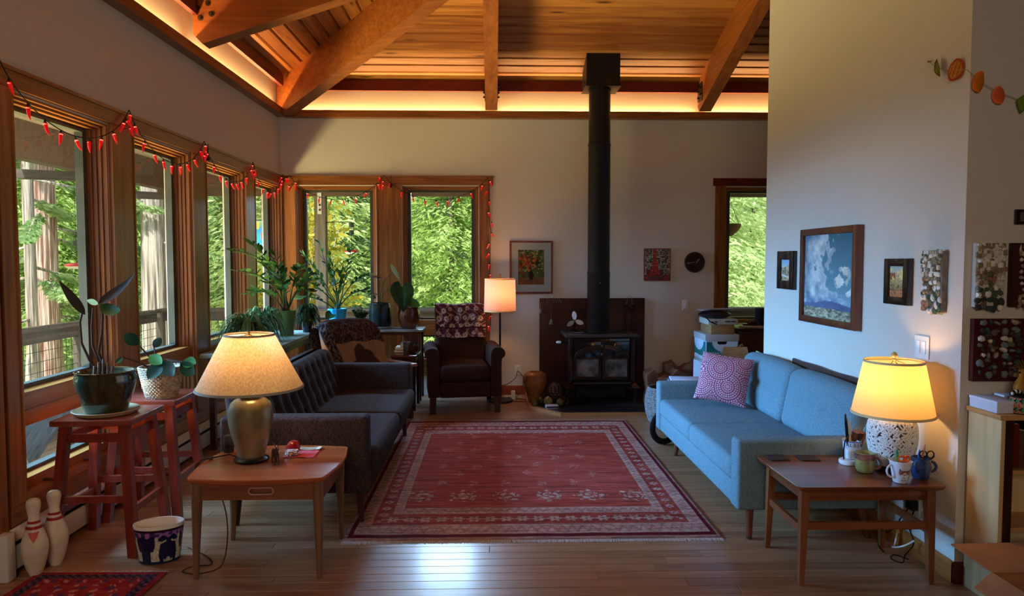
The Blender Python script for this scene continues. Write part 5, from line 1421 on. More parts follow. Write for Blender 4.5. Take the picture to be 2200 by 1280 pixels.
# ------------------------------------------------------------------ wall pieces
def frame4(t, w, h, fw, d, mat, name='frame', bev=.004):
    """picture frame lying in the x-z plane, back at y=0, facing -y"""
    for (x0, x1, z0, z1) in ((-w / 2, -w / 2 + fw, -h / 2, h / 2), (w / 2 - fw, w / 2, -h / 2, h / 2), (-w / 2 + fw, w / 2 - fw, -h / 2, -h / 2 + fw), (-w / 2 + fw, w / 2 - fw, h / 2 - fw, h / 2)):
        MB().rbox(x0, -d, z0, x1, 0, z1, bev, 1).build(name, mat, t)
def art(t, w, h, y, fn, nx, ny, mat=None, name='picture'):
    return painted(name, nx, ny, lambda u, v: (-w / 2 + w * u, y + 0 * u, -h / 2 + h * v), fn, mat or vcol('art_print', .55), t)
def wall_art():
    Yw = WY - .0015
    # flower poster
    t = thing('framed_poster', 'framed poster of orange flowers in a vase, above the heat shield corner', 'picture', (.435, Yw, 1.475))
    frame4(t, .50, .61, .022, .022, wood('poster_frame', (96, 42, 30), (124, 62, 44), 'z', 1, .4, .2))
    MB().box(-.24, -.010, -.295, .24, -.004, .295).build('mat_board', plain('mat_board', (196, 184, 178), .8), t)
    def flowers(u, v):
        c = ramp(fbm(u * 5, v * 5, 3), [(.2, (44, 36, 24)), (.5, (96, 92, 44)), (.8, (150, 140, 84))])
        rs = np.random.default_rng(4)
        for k in range(120):
            x, y = rs.uniform(.05, .95), rs.uniform(.3, .98); r = rs.uniform(.015, .04); col = [rgb(90, 110, 50), rgb(140, 150, 70), rgb(60, 70, 36), rgb(190, 180, 120)][k % 4]
            c[((u - x) ** 2 + (v - y) ** 2 * 1.6 < r * r)] = col
        for k in range(70):
            x, y = np.clip(rs.normal(.36, .2), .05, .9), np.clip(rs.normal(.62, .14), .32, .9); r = rs.uniform(.03, .06); a = np.arctan2(v - y, u - x)
            c[(np.hypot(u - x, (v - y) * 1.25) < r * (.8 + .25 * np.cos(5 * a + k)))] = [rgb(226, 92, 36), rgb(204, 60, 30), rgb(236, 130, 54), rgb(170, 44, 30)][k % 4]
        b = (v < .2) ; c[b] = ramp(fbm(u * 8, v * 20, 8), [(0, (110, 60, 34)), (1, (170, 108, 66))])[b]
        vs = (((u - .5) / .09) ** 2 + ((v - .26) / .14) ** 2 < 1); c[vs] = rgb(44, 30, 26)
        return c
    art(t, .30, .40, -.0115, flowers, 70, 92)
    MB().box(-.23, -.0135, -.285, .23, -.0125, .285).build('glazing', M_PANE, t)
    # tower mosaic
    t = thing('mosaic_picture', 'small red mosaic of an iron tower on leafy green, left of the wall clock', 'picture', (1.897, Yw, 1.505))
    MB().rbox(-.155, -.022, -.187, .155, 0, .187, .004, 1).build('board', plain('mosaic_edge', (140, 46, 38), .6), t)
    rng = random.Random(6); cols = [plain('tess_%d' % i, c, .35) for i, c in enumerate([(130, 170, 140), (96, 140, 110), (180, 200, 180), (54, 84, 66), (176, 50, 40), (210, 92, 60), (44, 34, 40), (70, 60, 90)])]
    for i in range(15):
        for j in range(18):
            x, z = -.145 + .29 * (i + .5) / 15, -.177 + .354 * (j + .5) / 18; q = (z + .177) / .354
            hw = .018 + .10 * max(0, .62 - q) ** 1.3 if q < .62 else .016 * (1.25 - q) / .63
            ax = abs(x + .03)
            if q > .14 and ax < hw + .012 and (q > .42 or ax > hw - .035 or .36 < q < .44): k = rng.choice([4, 4, 5])
            elif q < .16: k = rng.choice([6, 7, 3, 4])
            elif q < .34 and ax < .09: k = rng.choice([4, 6, 6, 7])
            else: k = rng.choice([0, 1, 2, 3, 3, 0])
            s = .0085; m = MB(); a = rng.uniform(-.5, .5); P = [(x + s * 1.1 * math.cos(a + b) * rng.uniform(.9, 1.25), z + s * 1.1 * math.sin(a + b) * rng.uniform(.9, 1.25)) for b in (.8, 2.36, 3.9, 5.5)]
            m.prism(P[::-1], -.026, -.0215, 'y'); m.build('tessera', cols[k], t)
    # clock
    c = thing('wall_clock', 'round dark brown wall clock with thin pale hands', 'clock', (2.333, Yw, 1.532))
    R = Matrix.Rotation(PI / 2, 4, 'X')
    MB().lathe([(.118, 0), (.121, .012), (.118, .030), (.108, .034), (.106, .030)], 48, M=R, cap1=True).build('case', wood('clock_wood', (36, 24, 20), (58, 40, 32), 'x', 1, .4), c)
    for a, L, w in ((98, .095, .0022), (-52, .06, .003)):
        s_, c_ = math.sin(math.radians(a)), math.cos(math.radians(a)); m = MB(); bar(m, (s_ * .012 * -1, -.036, -.012 * c_), (-s_ * L if a > 0 else -s_ * L, -.036, L * c_ if a < 0 else L * c_), .001, w); m.build('hand', plain('clock_hand', (190, 170, 140), .4), c)
    def plate(name, label, loc, rz, w=.075, h=.118, gang=1, kind='switch'):
        t = thing(name, label, 'light switch' if kind == 'switch' else 'outlet', loc, rz)
        W = w + (gang - 1) * .046
        MB().rbox(-W / 2, -.007, -h / 2, W / 2, 0, h / 2, .004, 2).build('cover_plate', M_WHITE, t)
        for g in range(gang):
            x = (g - (gang - 1) / 2) * .046
            if kind == 'switch': MB().rbox(x - .016, -.0115, -.033, x + .016, -.006, .033, .002, 1).build('rocker', plain('rocker_white', (236, 234, 228), .3), t)
            else:
                for z in (-.02, .02): MB().rbox(x - .015, -.009, z - .014, x + .015, -.006, z + .014, .005, 2).build('socket', plain('socket_white', (206, 202, 196), .4), t)
        return t
    plate('light_switch', 'single white rocker switch on the back wall under the clock', (2.235, Yw, 1.035), 0)
    plate('wall_outlet', 'white outlet low on the back wall beside the floor lamp', (.285, Yw, .285), 0, kind='outlet')
    RW = -PI / 2   # turned to face -x on the right wall
    plate('light_switch', 'double white rocker switch on the right wall above the white lamp', (RX - .0015, 3.59, 1.105), RW, gang=2)
    plate('wall_outlet', 'white outlet under the right end table', (RX - .0015, 3.60, .28), RW, kind='outlet')
    # cloud painting on the right wall: local x runs towards the camera, so flip u
    def clouds(u, v):
        sky = ramp(v, [(0, (160, 178, 178)), (.35, (110, 144, 152)), (1, (66, 104, 116))])
        c = sky.copy()
        n = fbm(u * 5, v * 5, 2, 5); n2 = fbm(u * 11 + 3, v * 11, 7, 4)
        edge = .30 + .28 * (v - .3) + .34 * np.clip((.62 - v) / .34, 0, 1) ** 1.2 * (v > .16) + .16 * (v > .85) * (v - .85) * 6
        k = sstep(.03, -.03, u - edge + .62 * (n - .5) + .26 * (n2 - .5))
        cl = ramp(.5 * n + .5 * n2 + .42 * (u - edge * .75), [(.22, (96, 116, 134)), (.42, (156, 164, 166)), (.58, (206, 204, 192)), (.8, (238, 232, 214))])
        c = mixc(c, cl, k)
        for (cx, cy, rx, ry) in ((.83, .57, .075, .06), (.74, .43, .11, .085), (.93, .32, .12, .06)):
            d = np.hypot((u - cx) / rx, (v - cy) / ry) + 2.4 * (n2 - .5) + 1.2 * (n - .5); kk = sstep(1.0, .8, d); c = mixc(c, ramp(n2 + .5 * (v - cy) / ry * .3, [(.3, (176, 170, 160)), (.7, (236, 226, 204))]), kk)
        lay = (v < .30) & (v > .17); kk = lay * sstep(.42, .62, fbm(u * 4, v * 22, 5)); c = mixc(c, ramp(n2, [(.3, (120, 136, 158)), (.7, (206, 208, 206))]), kk * .85)
        m1 = v < .155 + .05 * np.exp(-((u - .55) / .26) ** 2) + .018 * fbm(u * 14, u * 0, 3); c[m1] = ramp(fbm(u * 10, v * 20, 9), [(0, (72, 84, 112)), (1, (104, 116, 142))])[m1]
        g = v < .125 - .01 * u; c[g] = ramp(fbm(u * 26, v * 60, 6), [(.25, (70, 76, 62)), (.5, (150, 140, 112)), (.75, (206, 190, 156))])[g]
        return c
    wal = wood('art_frame_walnut', (66, 34, 22), (106, 60, 40), 'z', 1.2, .35, .2)
    t = thing('framed_painting', 'large square painting of a towering white cloud over desert plains in a walnut frame', 'painting', (RX - .0015, 4.585, 1.447), RW)
    frame4(t, .775, .64, .045, .05, wal)
    art(t, .69, .555, -.030, lambda u, v: clouds(u, v), 130, 110)
    MB().box(-.345, -.026, -.278, .345, -.004, .278).build('backing', M_BLACK, t)
    blk = plain('black_frame', (24, 20, 20), .3, coat=.3)
    def desert(u, v):
        c = ramp(fbm(u * 5, v * 5, 4), [(.2, (110, 96, 70)), (.5, (170, 150, 108)), (.8, (206, 190, 146))]); s = v > .62 + .25 * np.abs(u - .3) - .3 * (u < .3) * (.3 - u); c[s] = ramp(v, [(.5, (196, 200, 196)), (1, (140, 170, 190))])[s]
        d = fbm(u * 12, v * 9, 8) > .6; c[d & ~s] = rgb(84, 80, 70); w = np.abs(v - .28 + .15 * u) < .05; c[w] = rgb(214, 204, 180); return c
    t = thing('framed_painting', 'small canyon landscape in a black frame, farthest along the right wall', 'painting', (RX - .0015, 5.275, 1.48), RW)
    frame4(t, .29, .285, .065, .032, blk); art(t, .17, .16, -.020, desert, 40, 40); MB().box(-.09, -.016, -.085, .09, -.002, .085).build('backing', M_BLACK, t)
    def bushp(u, v):
        c = ramp(v, [(0, (170, 110, 70)), (.25, (150, 120, 80)), (.6, (190, 170, 120)), (.85, (170, 176, 160)), (1, (150, 166, 170))])
        r = (v > .55) & (v < .78) & (u < .4); c[r] = rgb(150, 84, 62)
        a = np.arctan2(v - .2, u - .5); tw = (np.abs(np.sin(a * 13 + 2 * vnoise(u * 6, v * 6, 2))) < .22) & (v > .2) & (v < .8); c[tw] = rgb(70, 52, 40)
        y = (fbm(u * 9, v * 9, 5) > .55) & (v > .55) & (v < .92); c[y] = rgb(222, 204, 120); g = (fbm(u * 14, v * 14, 9) > .6) & (v < .4); c[g] = rgb(76, 90, 64); o = (v < .2) & (fbm(u * 6, v * 12, 3) > .45); c[o] = rgb(206, 120, 76); return c
    t = thing('framed_painting', 'small painting of a yellow bush in a black frame, between cloud painting and shell panel', 'painting', (RX - .0015, 3.80, 1.437), RW)
    frame4(t, .225, .25, .042, .035, blk); art(t, .145, .17, -.022, bushp, 40, 46); MB().box(-.075, -.018, -.088, .075, -.002, .088).build('backing', M_BLACK, t)
    # assemblage panels: every shell and stone its own piece
    def pebble(rng, w, h, d, kind):
        m = MB()
        if kind == 'bar': m.rbox(-w, -d, -h, w, 0, h, min(w, h, d) * .4, 1)
        else:
            n = rng.randint(5, 8); P = [(w * math.cos(2 * PI * k / n) * rng.uniform(.75, 1.1), h * math.sin(2 * PI * k / n) * rng.uniform(.75, 1.1)) for k in range(n)]
            m.ring([np.array([(p[0], 0, p[1]) for p in P]), np.array([(p[0] * .95, -d * .6, p[1] * .95) for p in P]), np.array([(p[0] * .5, -d, p[1] * .5) for p in P])], True, False, True, True)
        return m
    shells = [plain('shell_%d' % i, c, .3) for i, c in enumerate([(206, 196, 176), (166, 150, 124), (132, 118, 92), (96, 88, 72), (72, 92, 74), (54, 72, 66), (222, 214, 200), (150, 104, 84), (110, 120, 112), (60, 54, 50)])]
    def panel(label, loc, rz, w, h, d, bmat, rows, seed, pick, name='shell_panel', cat='wall art'):
        t = thing(name, label, cat, loc, rz); MB().rbox(-w / 2, -d, -h / 2, w / 2, 0, h / 2, .003, 1).build('board', bmat, t)
        rng = random.Random(seed)
        for (x, z, ww, hh, kd) in rows(rng):
            o = pebble(rng, ww, hh, rng.uniform(.006, .016), kd).build(pick[1], shells[rng.choice(pick[0](z / h + .5))], t); o.location = (x, -d, z); o.rotation_euler = (0, rng.uniform(-.5, .5) if kd != 'bar' else rng.uniform(-.08, .08), 0)
        return t
    def rows_graded(w, h, n1, n2):
        def f(rng):
            out = []; z = h / 2 - .012; j = 0
            while z > -h / 2 - .004:
                q = (h / 2 - z) / h; s = .010 + .011 * q; x = -w / 2 + s * .6
                while x < w / 2 - s * .3:
                    ww = s * rng.uniform(.5, .95); out.append((x + rng.uniform(-.3, .3) * s, z + rng.uniform(-.45, .45) * s, ww * 1.1, s * rng.uniform(.7, 1.3), 'bar' if q < .4 and rng.random() < .75 else 'peb')); x += ww * 1.6
                z -= s * 1.5
            return out
        return f
    grad = lambda q: [0, 0, 1, 6, 2] if q > .65 else ([1, 2, 3, 7, 0] if q > .33 else [4, 5, 6, 9, 8, 3])
    gradl = lambda q: [0, 1, 2, 6, 2, 3] if q > .3 else [0, 6, 6, 4, 5, 7]
    grey = noisy('driftwood', (110, 100, 92), (140, 130, 120), (4, 30, 30), .9, .1)
    panel('narrow pale shell mosaic panel on the right wall, nearest the corner', (RX - .0015, 3.485, 1.447), RW, .158, .30, .028, grey, rows_graded(.155, .31, 0, 0), 3, (gradl, 'shell'))
    Ye = 3.29 - .0015
    panel('upright shell and sea glass panel on the corner wall, above the red stone panel', (2.322, Ye, 1.483), 0, .142, .30, .03, plain('panel_cream', (190, 182, 166), .7), rows_graded(.138, .30, 0, 0), 9, (grad, 'shell'))
    def rows_stars(rng):
        out = []
        for k in range(9): out.append((-.03 + rng.uniform(-.01, .01), .10 - k * .028, .010, .010, 'peb'))
        for k in range(7): a = k * .9; out.append((-.02 + .028 * math.cos(a), .115 + .022 * math.sin(a), .004, .018, 'peb'))
        for k in range(5): a = k * 1.256; out.append((-.02 + .026 * math.cos(a), -.125 + .026 * math.sin(a), .006, .022, 'peb'))
        return out
    panel('dark wooden panel with shells and a starfish, at the right edge', (2.505, Ye, 1.483), 0, .16, .30, .03, plain('panel_dark', (58, 34, 28), .7), rows_stars, 4, (lambda q: [0, 1, 2], 'shell'))
    def rows_cols(rng):
        out = []
        for cx in (-.125, -.015, .095):
            z = .125
            while z > -.13:
                for dx in (-.028, .004, .032): out.append((cx + dx + rng.uniform(-.010, .010), z + rng.uniform(-.010, .010), rng.uniform(.009, .023), rng.uniform(.008, .020), 'peb'))
                z -= .026
        return out
    panel('dark red panel with three columns of stones and shells, above the pale bookcase', (2.445, Ye, 1.130), 0, .385, .295, .03, plain('panel_maroon', (66, 18, 22), .6), rows_cols, 5, (lambda q: [0, 8, 3, 9, 1, 8, 5], 'stone'), 'stone_panel')
    t = thing('framed_print', 'small black framed print cut off at the right edge of the picture', 'picture', (2.505, Ye, 1.755), 0)
    MB().rbox(-.06, -.02, -.035, .06, 0, .035, .003, 1).build('frame', blk, t); MB().box(-.045, -.0215, -.022, .045, -.0205, .022).build('print', plain('small_print', (90, 80, 70), .6), t)
    # leaf garland round the corner
    t = thing('paper_garland', 'string garland of crayoned paper leaves and pumpkins high on the corner', 'garland', (RX, 3.29, 2.4))
    S = plain('garland_string', (160, 140, 110), .8)
    MB().tube([(-.012, .30, .155), (-.02, .22, .10), (-.025, .10, .06), (-.03, -.02, .03), (.05, -.022, -.035), (.14, -.02, -.08), (.26, -.018, -.115), (.40, -.018, -.12)], .0016, 5).build('string', S, t)
    MB().cyl((-.004, .30, .155), (-.02, .30, .155), .005, n=8).build('pin', M_BRASS, t)
    def pumpkin(u, v, base, line):
        a, b = u * 2 - 1, v * 2 - 1; c = np.tile(base, (len(u), 1)); e = a ** 2 + b ** 2; c[(e > .62)] = line; c[(np.abs(np.sin(a * 7)) < .25) & (e < .5)] = line * .9; return c
    spec = [((-.022, .205, .10), 80, .030, .060, rgb(150, 130, 50), rgb(104, 96, 36), 25, 'leaf'), ((-.026, .075, .055), -72, .048, .058, rgb(196, 120, 44), rgb(160, 66, 34), 20, 'pumpkin'),
            ((.030, -.024, -.025), 8, .034, .056, rgb(206, 120, 30), rgb(232, 110, 30), 12, 'pumpkin'), ((.125, -.024, -.085), -4, .034, .046, rgb(214, 90, 44), rgb(226, 110, 60), -6, 'pumpkin'), ((.245, -.024, -.12), 5, .04, .055, rgb(120, 140, 50), rgb(90, 110, 40), 20, 'leaf')]
    for (p, rz, w, h, b, l, tilt, nm) in spec:
        w, h = w * .9, h * .9
        M_ = Matrix.Translation(p) @ Matrix.Rotation(math.radians(rz), 4, 'Z') @ Matrix.Rotation(math.radians(tilt), 4, 'Y')
        A = np.array(M_)
        def pos(u, v):
            a, b_ = u * 2 - 1, v * 2 - 1
            x = a * np.sqrt(np.clip(1 - b_ ** 2 / 2, 0, 1)) * w; z = b_ * np.sqrt(np.clip(1 - a ** 2 / 2, 0, 1)) * h
            if nm == 'leaf': x = x * (1 - .55 * np.abs(b_) ** 1.5)
            P = np.stack([x, .010 * a ** 2, z], 1) @ A[:3, :3].T + A[:3, 3]; return P[:, 0], P[:, 1], P[:, 2]
        painted('paper_' + nm, 18, 22, pos, lambda u, v: pumpkin(u, v, b, l), vcol('crayon_paper', .85), t)
wall_art()
# ------------------------------------------------------------------ plants
def lettering(name, body, size, loc, rot, mat, parent, align='LEFT', ext=.0004):
    cu = bpy.data.curves.new(name, 'FONT'); cu.body = body; cu.size = size; cu.align_x = align; cu.extrude = ext; cu.resolution_u = 3
    tmp = bpy.data.objects.new(name, cu); COL.objects.link(tmp); dg = bpy.context.evaluated_depsgraph_get()
    me = bpy.data.meshes.new_from_object(tmp.evaluated_get(dg)); bpy.data.objects.remove(tmp); me.materials.clear(); me.materials.append(mat)
    o = bpy.data.objects.new(name, me); COL.objects.link(o); o.parent = parent; o.location = loc; o.rotation_euler = rot; return o

L_ZZ = leafmat('zz_leaf', (24, 50, 20), (70, 106, 44), .5, .3, .12)
L_DARK = leafmat('dark_leaf', (20, 38, 20), (46, 70, 34), .42, .3, .1)
L_ALO = leafmat('alocasia_leaf', (26, 24, 18), (56, 38, 28), .5, .3, .08)
L_GREY = leafmat('blue_leaf', (30, 48, 38), (66, 86, 70), .45, .3, .1)
L_SPID = leafmat('spider_leaf', (34, 58, 30), (104, 130, 78), .5, .5, .15)
L_STEM = plain('green_stem', (58, 74, 40), .5)
L_BSTEM = plain('brown_stem', (62, 40, 34), .5)
SOIL = noisy('potting_soil', (28, 20, 16), (60, 46, 36), (60, 60, 60), .95, .4)
def unit(v): v = np.asarray(v, float); return v / (np.linalg.norm(v) + 1e-9)
def leafblade(base, tip, width, nrm=(0, 0, 1), bend=0.0, fold=.15, prof='ell', n=9):
    base, tip = np.asarray(base, float), np.asarray(tip, float); L = np.linalg.norm(tip - base); d = unit(tip - base)
    s = unit(np.cross(d, nrm)); u = np.cross(s, d); V = []; 
    for k in range(n + 1):
        t = k / n
        w = {'ell': math.sin(PI * min(1, t * .96 + .02)) ** .8, 'lance': (math.sin(PI * min(1, t ** .75 * .97 + .015))) ** .9, 'strap': min(1, 6 * t + .3) * (1 - t ** 3), 'heart': (1.0 if t > .18 else .62 + 2.1 * t) * math.cos(PI / 2 * max(0, (t - .18) / .82)) ** .75, 'drop': math.sin(PI * min(1, t ** .6 * .97 + .015))}[prof] * width / 2
        c = base + d * L * t + u * bend * L * 4 * t * (1 - t) * -1 + u * 0
        V += [c - s * w + u * fold * w, c - s * w * .5 + u * fold * w * .45, c, c + s * w * .5 + u * fold * w * .45, c + s * w + u * fold * w]
    F = [(k * 5 + j, k * 5 + j + 1, (k + 1) * 5 + j + 1, (k + 1) * 5 + j) for k in range(n) for j in range(4)]
    return MB().add(V, F, True)
def arc(p0, p1, sag, n=8):
    p0, p1 = np.asarray(p0, float), np.asarray(p1, float); t = np.linspace(0, 1, n + 1)[:, None]
    return list(p0 * (1 - t) + p1 * t + np.asarray(sag, float) * (4 * t * (1 - t)))
def zz_plant(t, origin, tips, rng, mat=L_ZZ, nl=9, size=.065):
    O = np.asarray(origin, float)
    for (p, sag) in tips:
        p = np.asarray(p, float); b = O * 0 + np.array([rng.uniform(-.03, .03), rng.uniform(-.03, .03), 0.]); P = arc(b, p - O, sag, 10)
        st = MB().tube(P, [.0075 - .005 * k / 10 for k in range(11)], 6).build('stem', L_STEM, t)
        st.location = (0, 0, O[2] - t.location[2]) if False else (O[0] - t.location[0], O[1] - t.location[1], O[2] - t.location[2])
        for k in range(nl * 2):
            q = .34 + .66 * k / (nl * 2 - 1); i = q * 10; i0 = min(9, int(i)); f = i - i0
            c = P[i0] * (1 - f) + P[i0 + 1] * f; tg = unit(P[i0 + 1] - P[i0]); sd = unit(np.cross(tg, [rng.uniform(-.3, .3), rng.uniform(-.3, .3), 1])); s = 1 if k % 2 else -1
            L = size * rng.uniform(.8, 1.15) * (1 - .35 * abs(q - .6)); d = unit(tg * .75 + sd * s * .8 + np.array([0, 0, rng.uniform(-.1, .35)])); nn = unit(np.cross(d, np.cross([0, 0, 1.], d)) + np.array([rng.uniform(-.6, .6), rng.uniform(-.8, .2), 0]))
            leafblade(c, c + d * L, L * .46, nn, .05, .18, 'ell', 5).build('leaf', mat, st)
def pot(t, prof, mat, n=32, name='pot', rfn=None, soil=None):
    inner = [(r - .010, z) for r, z in prof[::-1][:3]]
    MB().lathe(prof + [(prof[-1][0] - .006, prof[-1][1] + .002)] + inner, n, rfn=rfn).build(name, mat, t)
    r, z = prof[-1]; sz = soil or z - .025
    MB().lathe([(.01, sz - .01), (r * .9, sz - .008), (r * .9, sz), (.01, sz + .004)], 20).build('soil', SOIL, t)
def plants():
    rng = random.Random(21)
    # shelf and table under the windows
    b = thing('plant_bench', 'long grey green plant bench under the left windows', 'bench', (-2.125, 6.72, 0))
    gg = noisy('bench_paint', (118, 122, 104), (146, 150, 130), (6, 2, 6), .5, .05)
    MB().rbox(-.245, -.97, .762, .245, .99, .80, .005, 1).build('top', gg, b)
    for x in (-.17, .20):
        for y in (-.9, .9): sqleg((x, y, .762), (x, y, 0), .022, .022).build('leg', W_DARK, b)
    MB().box(.19, -.9, .70, .21, .9, .762).build('apron', W_DARK, b)
    t = thing('plant_table', 'narrow table with curved leg brackets holding pots under the back windows', 'table', (-1.33, 7.965, 0))
    MB().rbox(-.545, -.175, .768, .555, .175, .795, .005, 1).build('top', noisy('plant_table_top', (106, 112, 112), (140, 146, 148), (6, 6, 6), .35, .05), t)
    for sx in (-1, 1):
        for sy in (-1, 1):
            MB().rbox(sx * .515 - .016, sy * .14 - .016, 0, sx * .515 + .016, sy * .14 + .016, .768, .004, 1).build('leg', W_DARK, t)
        m = MB(); P = [(sx * .50, .768), (sx * .50, .56)] + [(sx * (.50 - .13 * math.sin(a)), .56 + .18 * (1 - math.cos(a))) for a in np.linspace(.15, PI / 2, 8)] + [(sx * .36, .768)]
        m.prism(P if sx < 0 else P[::-1], -.152, -.130, 'y'); m.build('bracket', W_DARK, t)
    MB().box(-.50, -.15, .735, .50, -.135, .768).build('apron', W_DARK, t)
    # ZZ plant, green pot
    zt = .801
    p = thing('potted_zz_plant', 'tall arching ZZ plant in a glossy green pot on the bench', 'potted plant', (-2.08, 7.18, zt), 0)
    pot(p, [(.062, 0), (.066, .005), (.078, .12), (.090, .235), (.094, .24), (.094, .25)], plain('green_glaze', (92, 112, 44), .2, coat=.5))
    O = (-2.08, 7.18, zt + .235)
    zz_plant(p, O, [((-2.20, 5.95, 1.64), (-.0, .25, .16)), ((-2.30, 6.85, 1.72), (.02, 0, .08)), ((-2.26, 6.35, 1.46), (0, .15, .10)), ((-2.10, 6.9, 1.60), (.0, 0, .05)), ((-1.86, 6.9, 1.50), (.0, 0, .10)), ((-1.70, 6.95, 1.33), (0, 0, .14)),
                    ((-1.95, 6.6, 1.30), (0, 0, .12)), ((-1.80, 7.25, 1.42), (0, 0, .10)), ((-2.25, 6.6, 1.25), (0, 0, .1)), ((-2.28, 7.1, 1.55), (0, 0, .06)), ((-2.02, 6.75, 1.42), (0, 0, .06)), ((-1.78, 7.05, 1.22), (0, 0, .12))], rng, L_ZZ, 9, .105)
    # ZZ plant, turquoise pot
    p = thing('potted_zz_plant', 'airy ZZ plant in a turquoise pot with wavy ridges, by the corner window', 'potted plant', (-1.735, 7.93, .796), 0)
    pot(p, [(.066, .012), (.070, .018), (.086, .10), (.102, .205), (.106, .21), (.106, .222)], plain('turquoise_glaze', (44, 152, 186), .3, coat=.3), 64, rfn=lambda r, z, a: r * (1 + .022 * np.sin(a * 14 + z * 42)))
    MB().lathe([(.07, 0), (.11, .006), (.122, .016), (.118, .018), (.07, .011)], 32).build('saucer', plain('saucer_white', (196, 188, 176), .4), p)
    O = (-1.735, 7.93, 1.01)
    def W(u, v, y): return ((u - 1060) / 1525 * y, y, 1.55 - (v - 560) / 1525 * y)
    tips = [(W(655, 545, 7.85), .05), (W(688, 522, 7.9), .03), (W(712, 548, 7.85), .04), (W(738, 572, 7.95), .04), (W(758, 533, 7.8), .03), (W(814, 598, 7.75), .16), (W(806, 634, 7.7), .12), (W(628, 600, 7.6), .10), (W(645, 572, 7.7), .10), (W(640, 640, 7.6), .06), (W(722, 600, 7.7), .05)]
    zz_plant(p, O, [(q, (0, 0, s)) for q, s in tips], rng, L_ZZ, 8, .09)
    # big drooping leaf over the turquoise pot rim
    leafblade((-.02, -.06, .21), (-.09, -.15, .12), .11, (0, -1, .3), .05, .2, 'ell').build('leaf', L_DARK, p)
    # spider plants
    def spider(loc, label, n, R, up, rng, mat, potmat, pr=.075, ph=.12, name='potted_spider_plant', w=.016):
        p = thing(name, label, 'potted plant', loc); pot(p, [(pr * .7, 0), (pr * .75, .005), (pr, ph - .01), (pr * 1.05, ph)], potmat)
        for k in range(n):
            a = rng.uniform(0, 2 * PI); L = R * rng.uniform(.55, 1.05); h = up * rng.uniform(.4, 1.1); dr = rng.uniform(.35, 1.1) * L
            V = []; m = 8
            for i in range(m + 1):
                t_ = i / m; r = L * t_; z = ph - .01 + h * math.sin(PI * min(1, t_ * 1.15) * .8) * 1.0 - dr * t_ ** 2.2
                if r < pr + .04: z = max(z, ph + .015 * t_)
                z = max(z, .006); r = min(r, (loc[0] + 2.385) / max(1e-3, -math.cos(a))) if math.cos(a) < -.05 else r; wd = w * (1 - t_ ** 2.5) * .5 + .0008
                c = np.array([r * math.cos(a), r * math.sin(a), z]); s = np.array([-math.sin(a), math.cos(a), 0]); V += [c - s * wd + [0, 0, wd * .4], c, c + s * wd + [0, 0, wd * .4]]
            MB().add(V, [(i * 3 + j, i * 3 + j + 1, i * 3 + j + 4, i * 3 + j + 3) for i in range(m) for j in range(2)], True).build('leaf', mat, p)
        return p
    dk = plain('dark_glaze', (24, 24, 26), .25, coat=.4)
    spider((-2.10, 6.12, zt), 'bushy dark spider plant spilling over the near end of the bench', 210, .36, .20, rng, L_SPID, dk, .085, .13, w=.015)
    spider((-2.13, 6.62, zt), 'second spider plant on the bench, in front of the green pot', 170, .30, .22, rng, L_SPID, dk, .08, .13, w=.015)
    spider((-1.96, 7.50, zt), 'small dark trailing plant in a black pot, right of the green pot', 80, .17, .20, rng, L_DARK, dk, .06, .11, 'potted_trailing_plant', .03)
    # jade
    p = thing('potted_jade', 'small bushy jade plant in a low dark bowl, between turquoise and ridged pots', 'potted plant', (-1.50, 7.99, .796))
    pot(p, [(.05, 0), (.06, .006), (.082, .05), (.078, .075)], plain('bowl_grey', (60, 58, 64), .35))
    for k in range(15):
        a = k * .57 + .2; L = rng.uniform(.06, .12); e = np.array([L * math.cos(a), L * math.sin(a) * .8, .075 + rng.uniform(.07, .16)]); st = MB().tube([(0, 0, .05), e * .6 + [0, 0, .02], e], [.008, .006, .004], 6).build('stem', L_STEM, p)
        for i in range(9):
            q = .45 + .55 * i / 8; c = e * q + np.array([0, 0, (1 - q) * .05]); b = rng.uniform(0, 6.28); d = unit([math.cos(b), math.sin(b), .5]); leafblade(c, c + d * .046, .032, (0, 0, 1), 0, .2, 'ell', 3).build('leaf', L_ZZ, st)
    # ridged dark pot with pale arrow leaves
    p = thing('potted_anthurium', 'dark green ridged round pot with two long stemmed leaves, in front of the window post', 'potted plant', (-1.262, 7.93, .796))
    MB().lathe([(.10, 0), (.13, .006), (.135, .026), (.13, .028), (.10, .012)], 32).build('saucer', plain('saucer_grey', (112, 122, 124), .35), p)
    pot(p, [(.095, .014), (.112, .02), (.119, .05), (.120, .15), (.119, .26), (.115, .278), (.112, .285)], plain('ridged_green', (20, 32, 30), .25, coat=.2), 96, rfn=lambda r, z, a: r * (1 + .018 * np.abs(np.sin(a * 16 + (.5 if .09 < z < .18 else 0)))))
    o = np.array([-1.262, 7.93, .796])
    def rel(u, v, y): return np.array(W(u, v, y)) - o
    s1 = MB().tube([(0, 0, .26)] + [rel(818, 630, 7.9), rel(828, 600, 7.88), rel(846, 584, 7.86)], .0045, 6).build('stem', L_STEM, p)
    leafblade(rel(840, 568, 7.86), rel(860, 604, 7.83), .075, (.75, -.5, .5), .04, .5, 'lance').build('leaf', leafmat('pale_leaf', (96, 120, 84), (140, 160, 120), .35, .2, .2), s1)
    s2 = MB().tube([(0.02, 0, .26)] + [rel(822, 632, 7.9), rel(834, 622, 7.86), rel(868, 614, 7.83)], .0045, 6).build('stem', L_STEM, p)
    # brown glazed pot with one big heart leaf
    p = thing('potted_philodendron', 'round brown glazed pot with one big dark heart shaped leaf', 'potted plant', (-.945, 7.93, .796)); o = np.array([-.945, 7.93, .796])
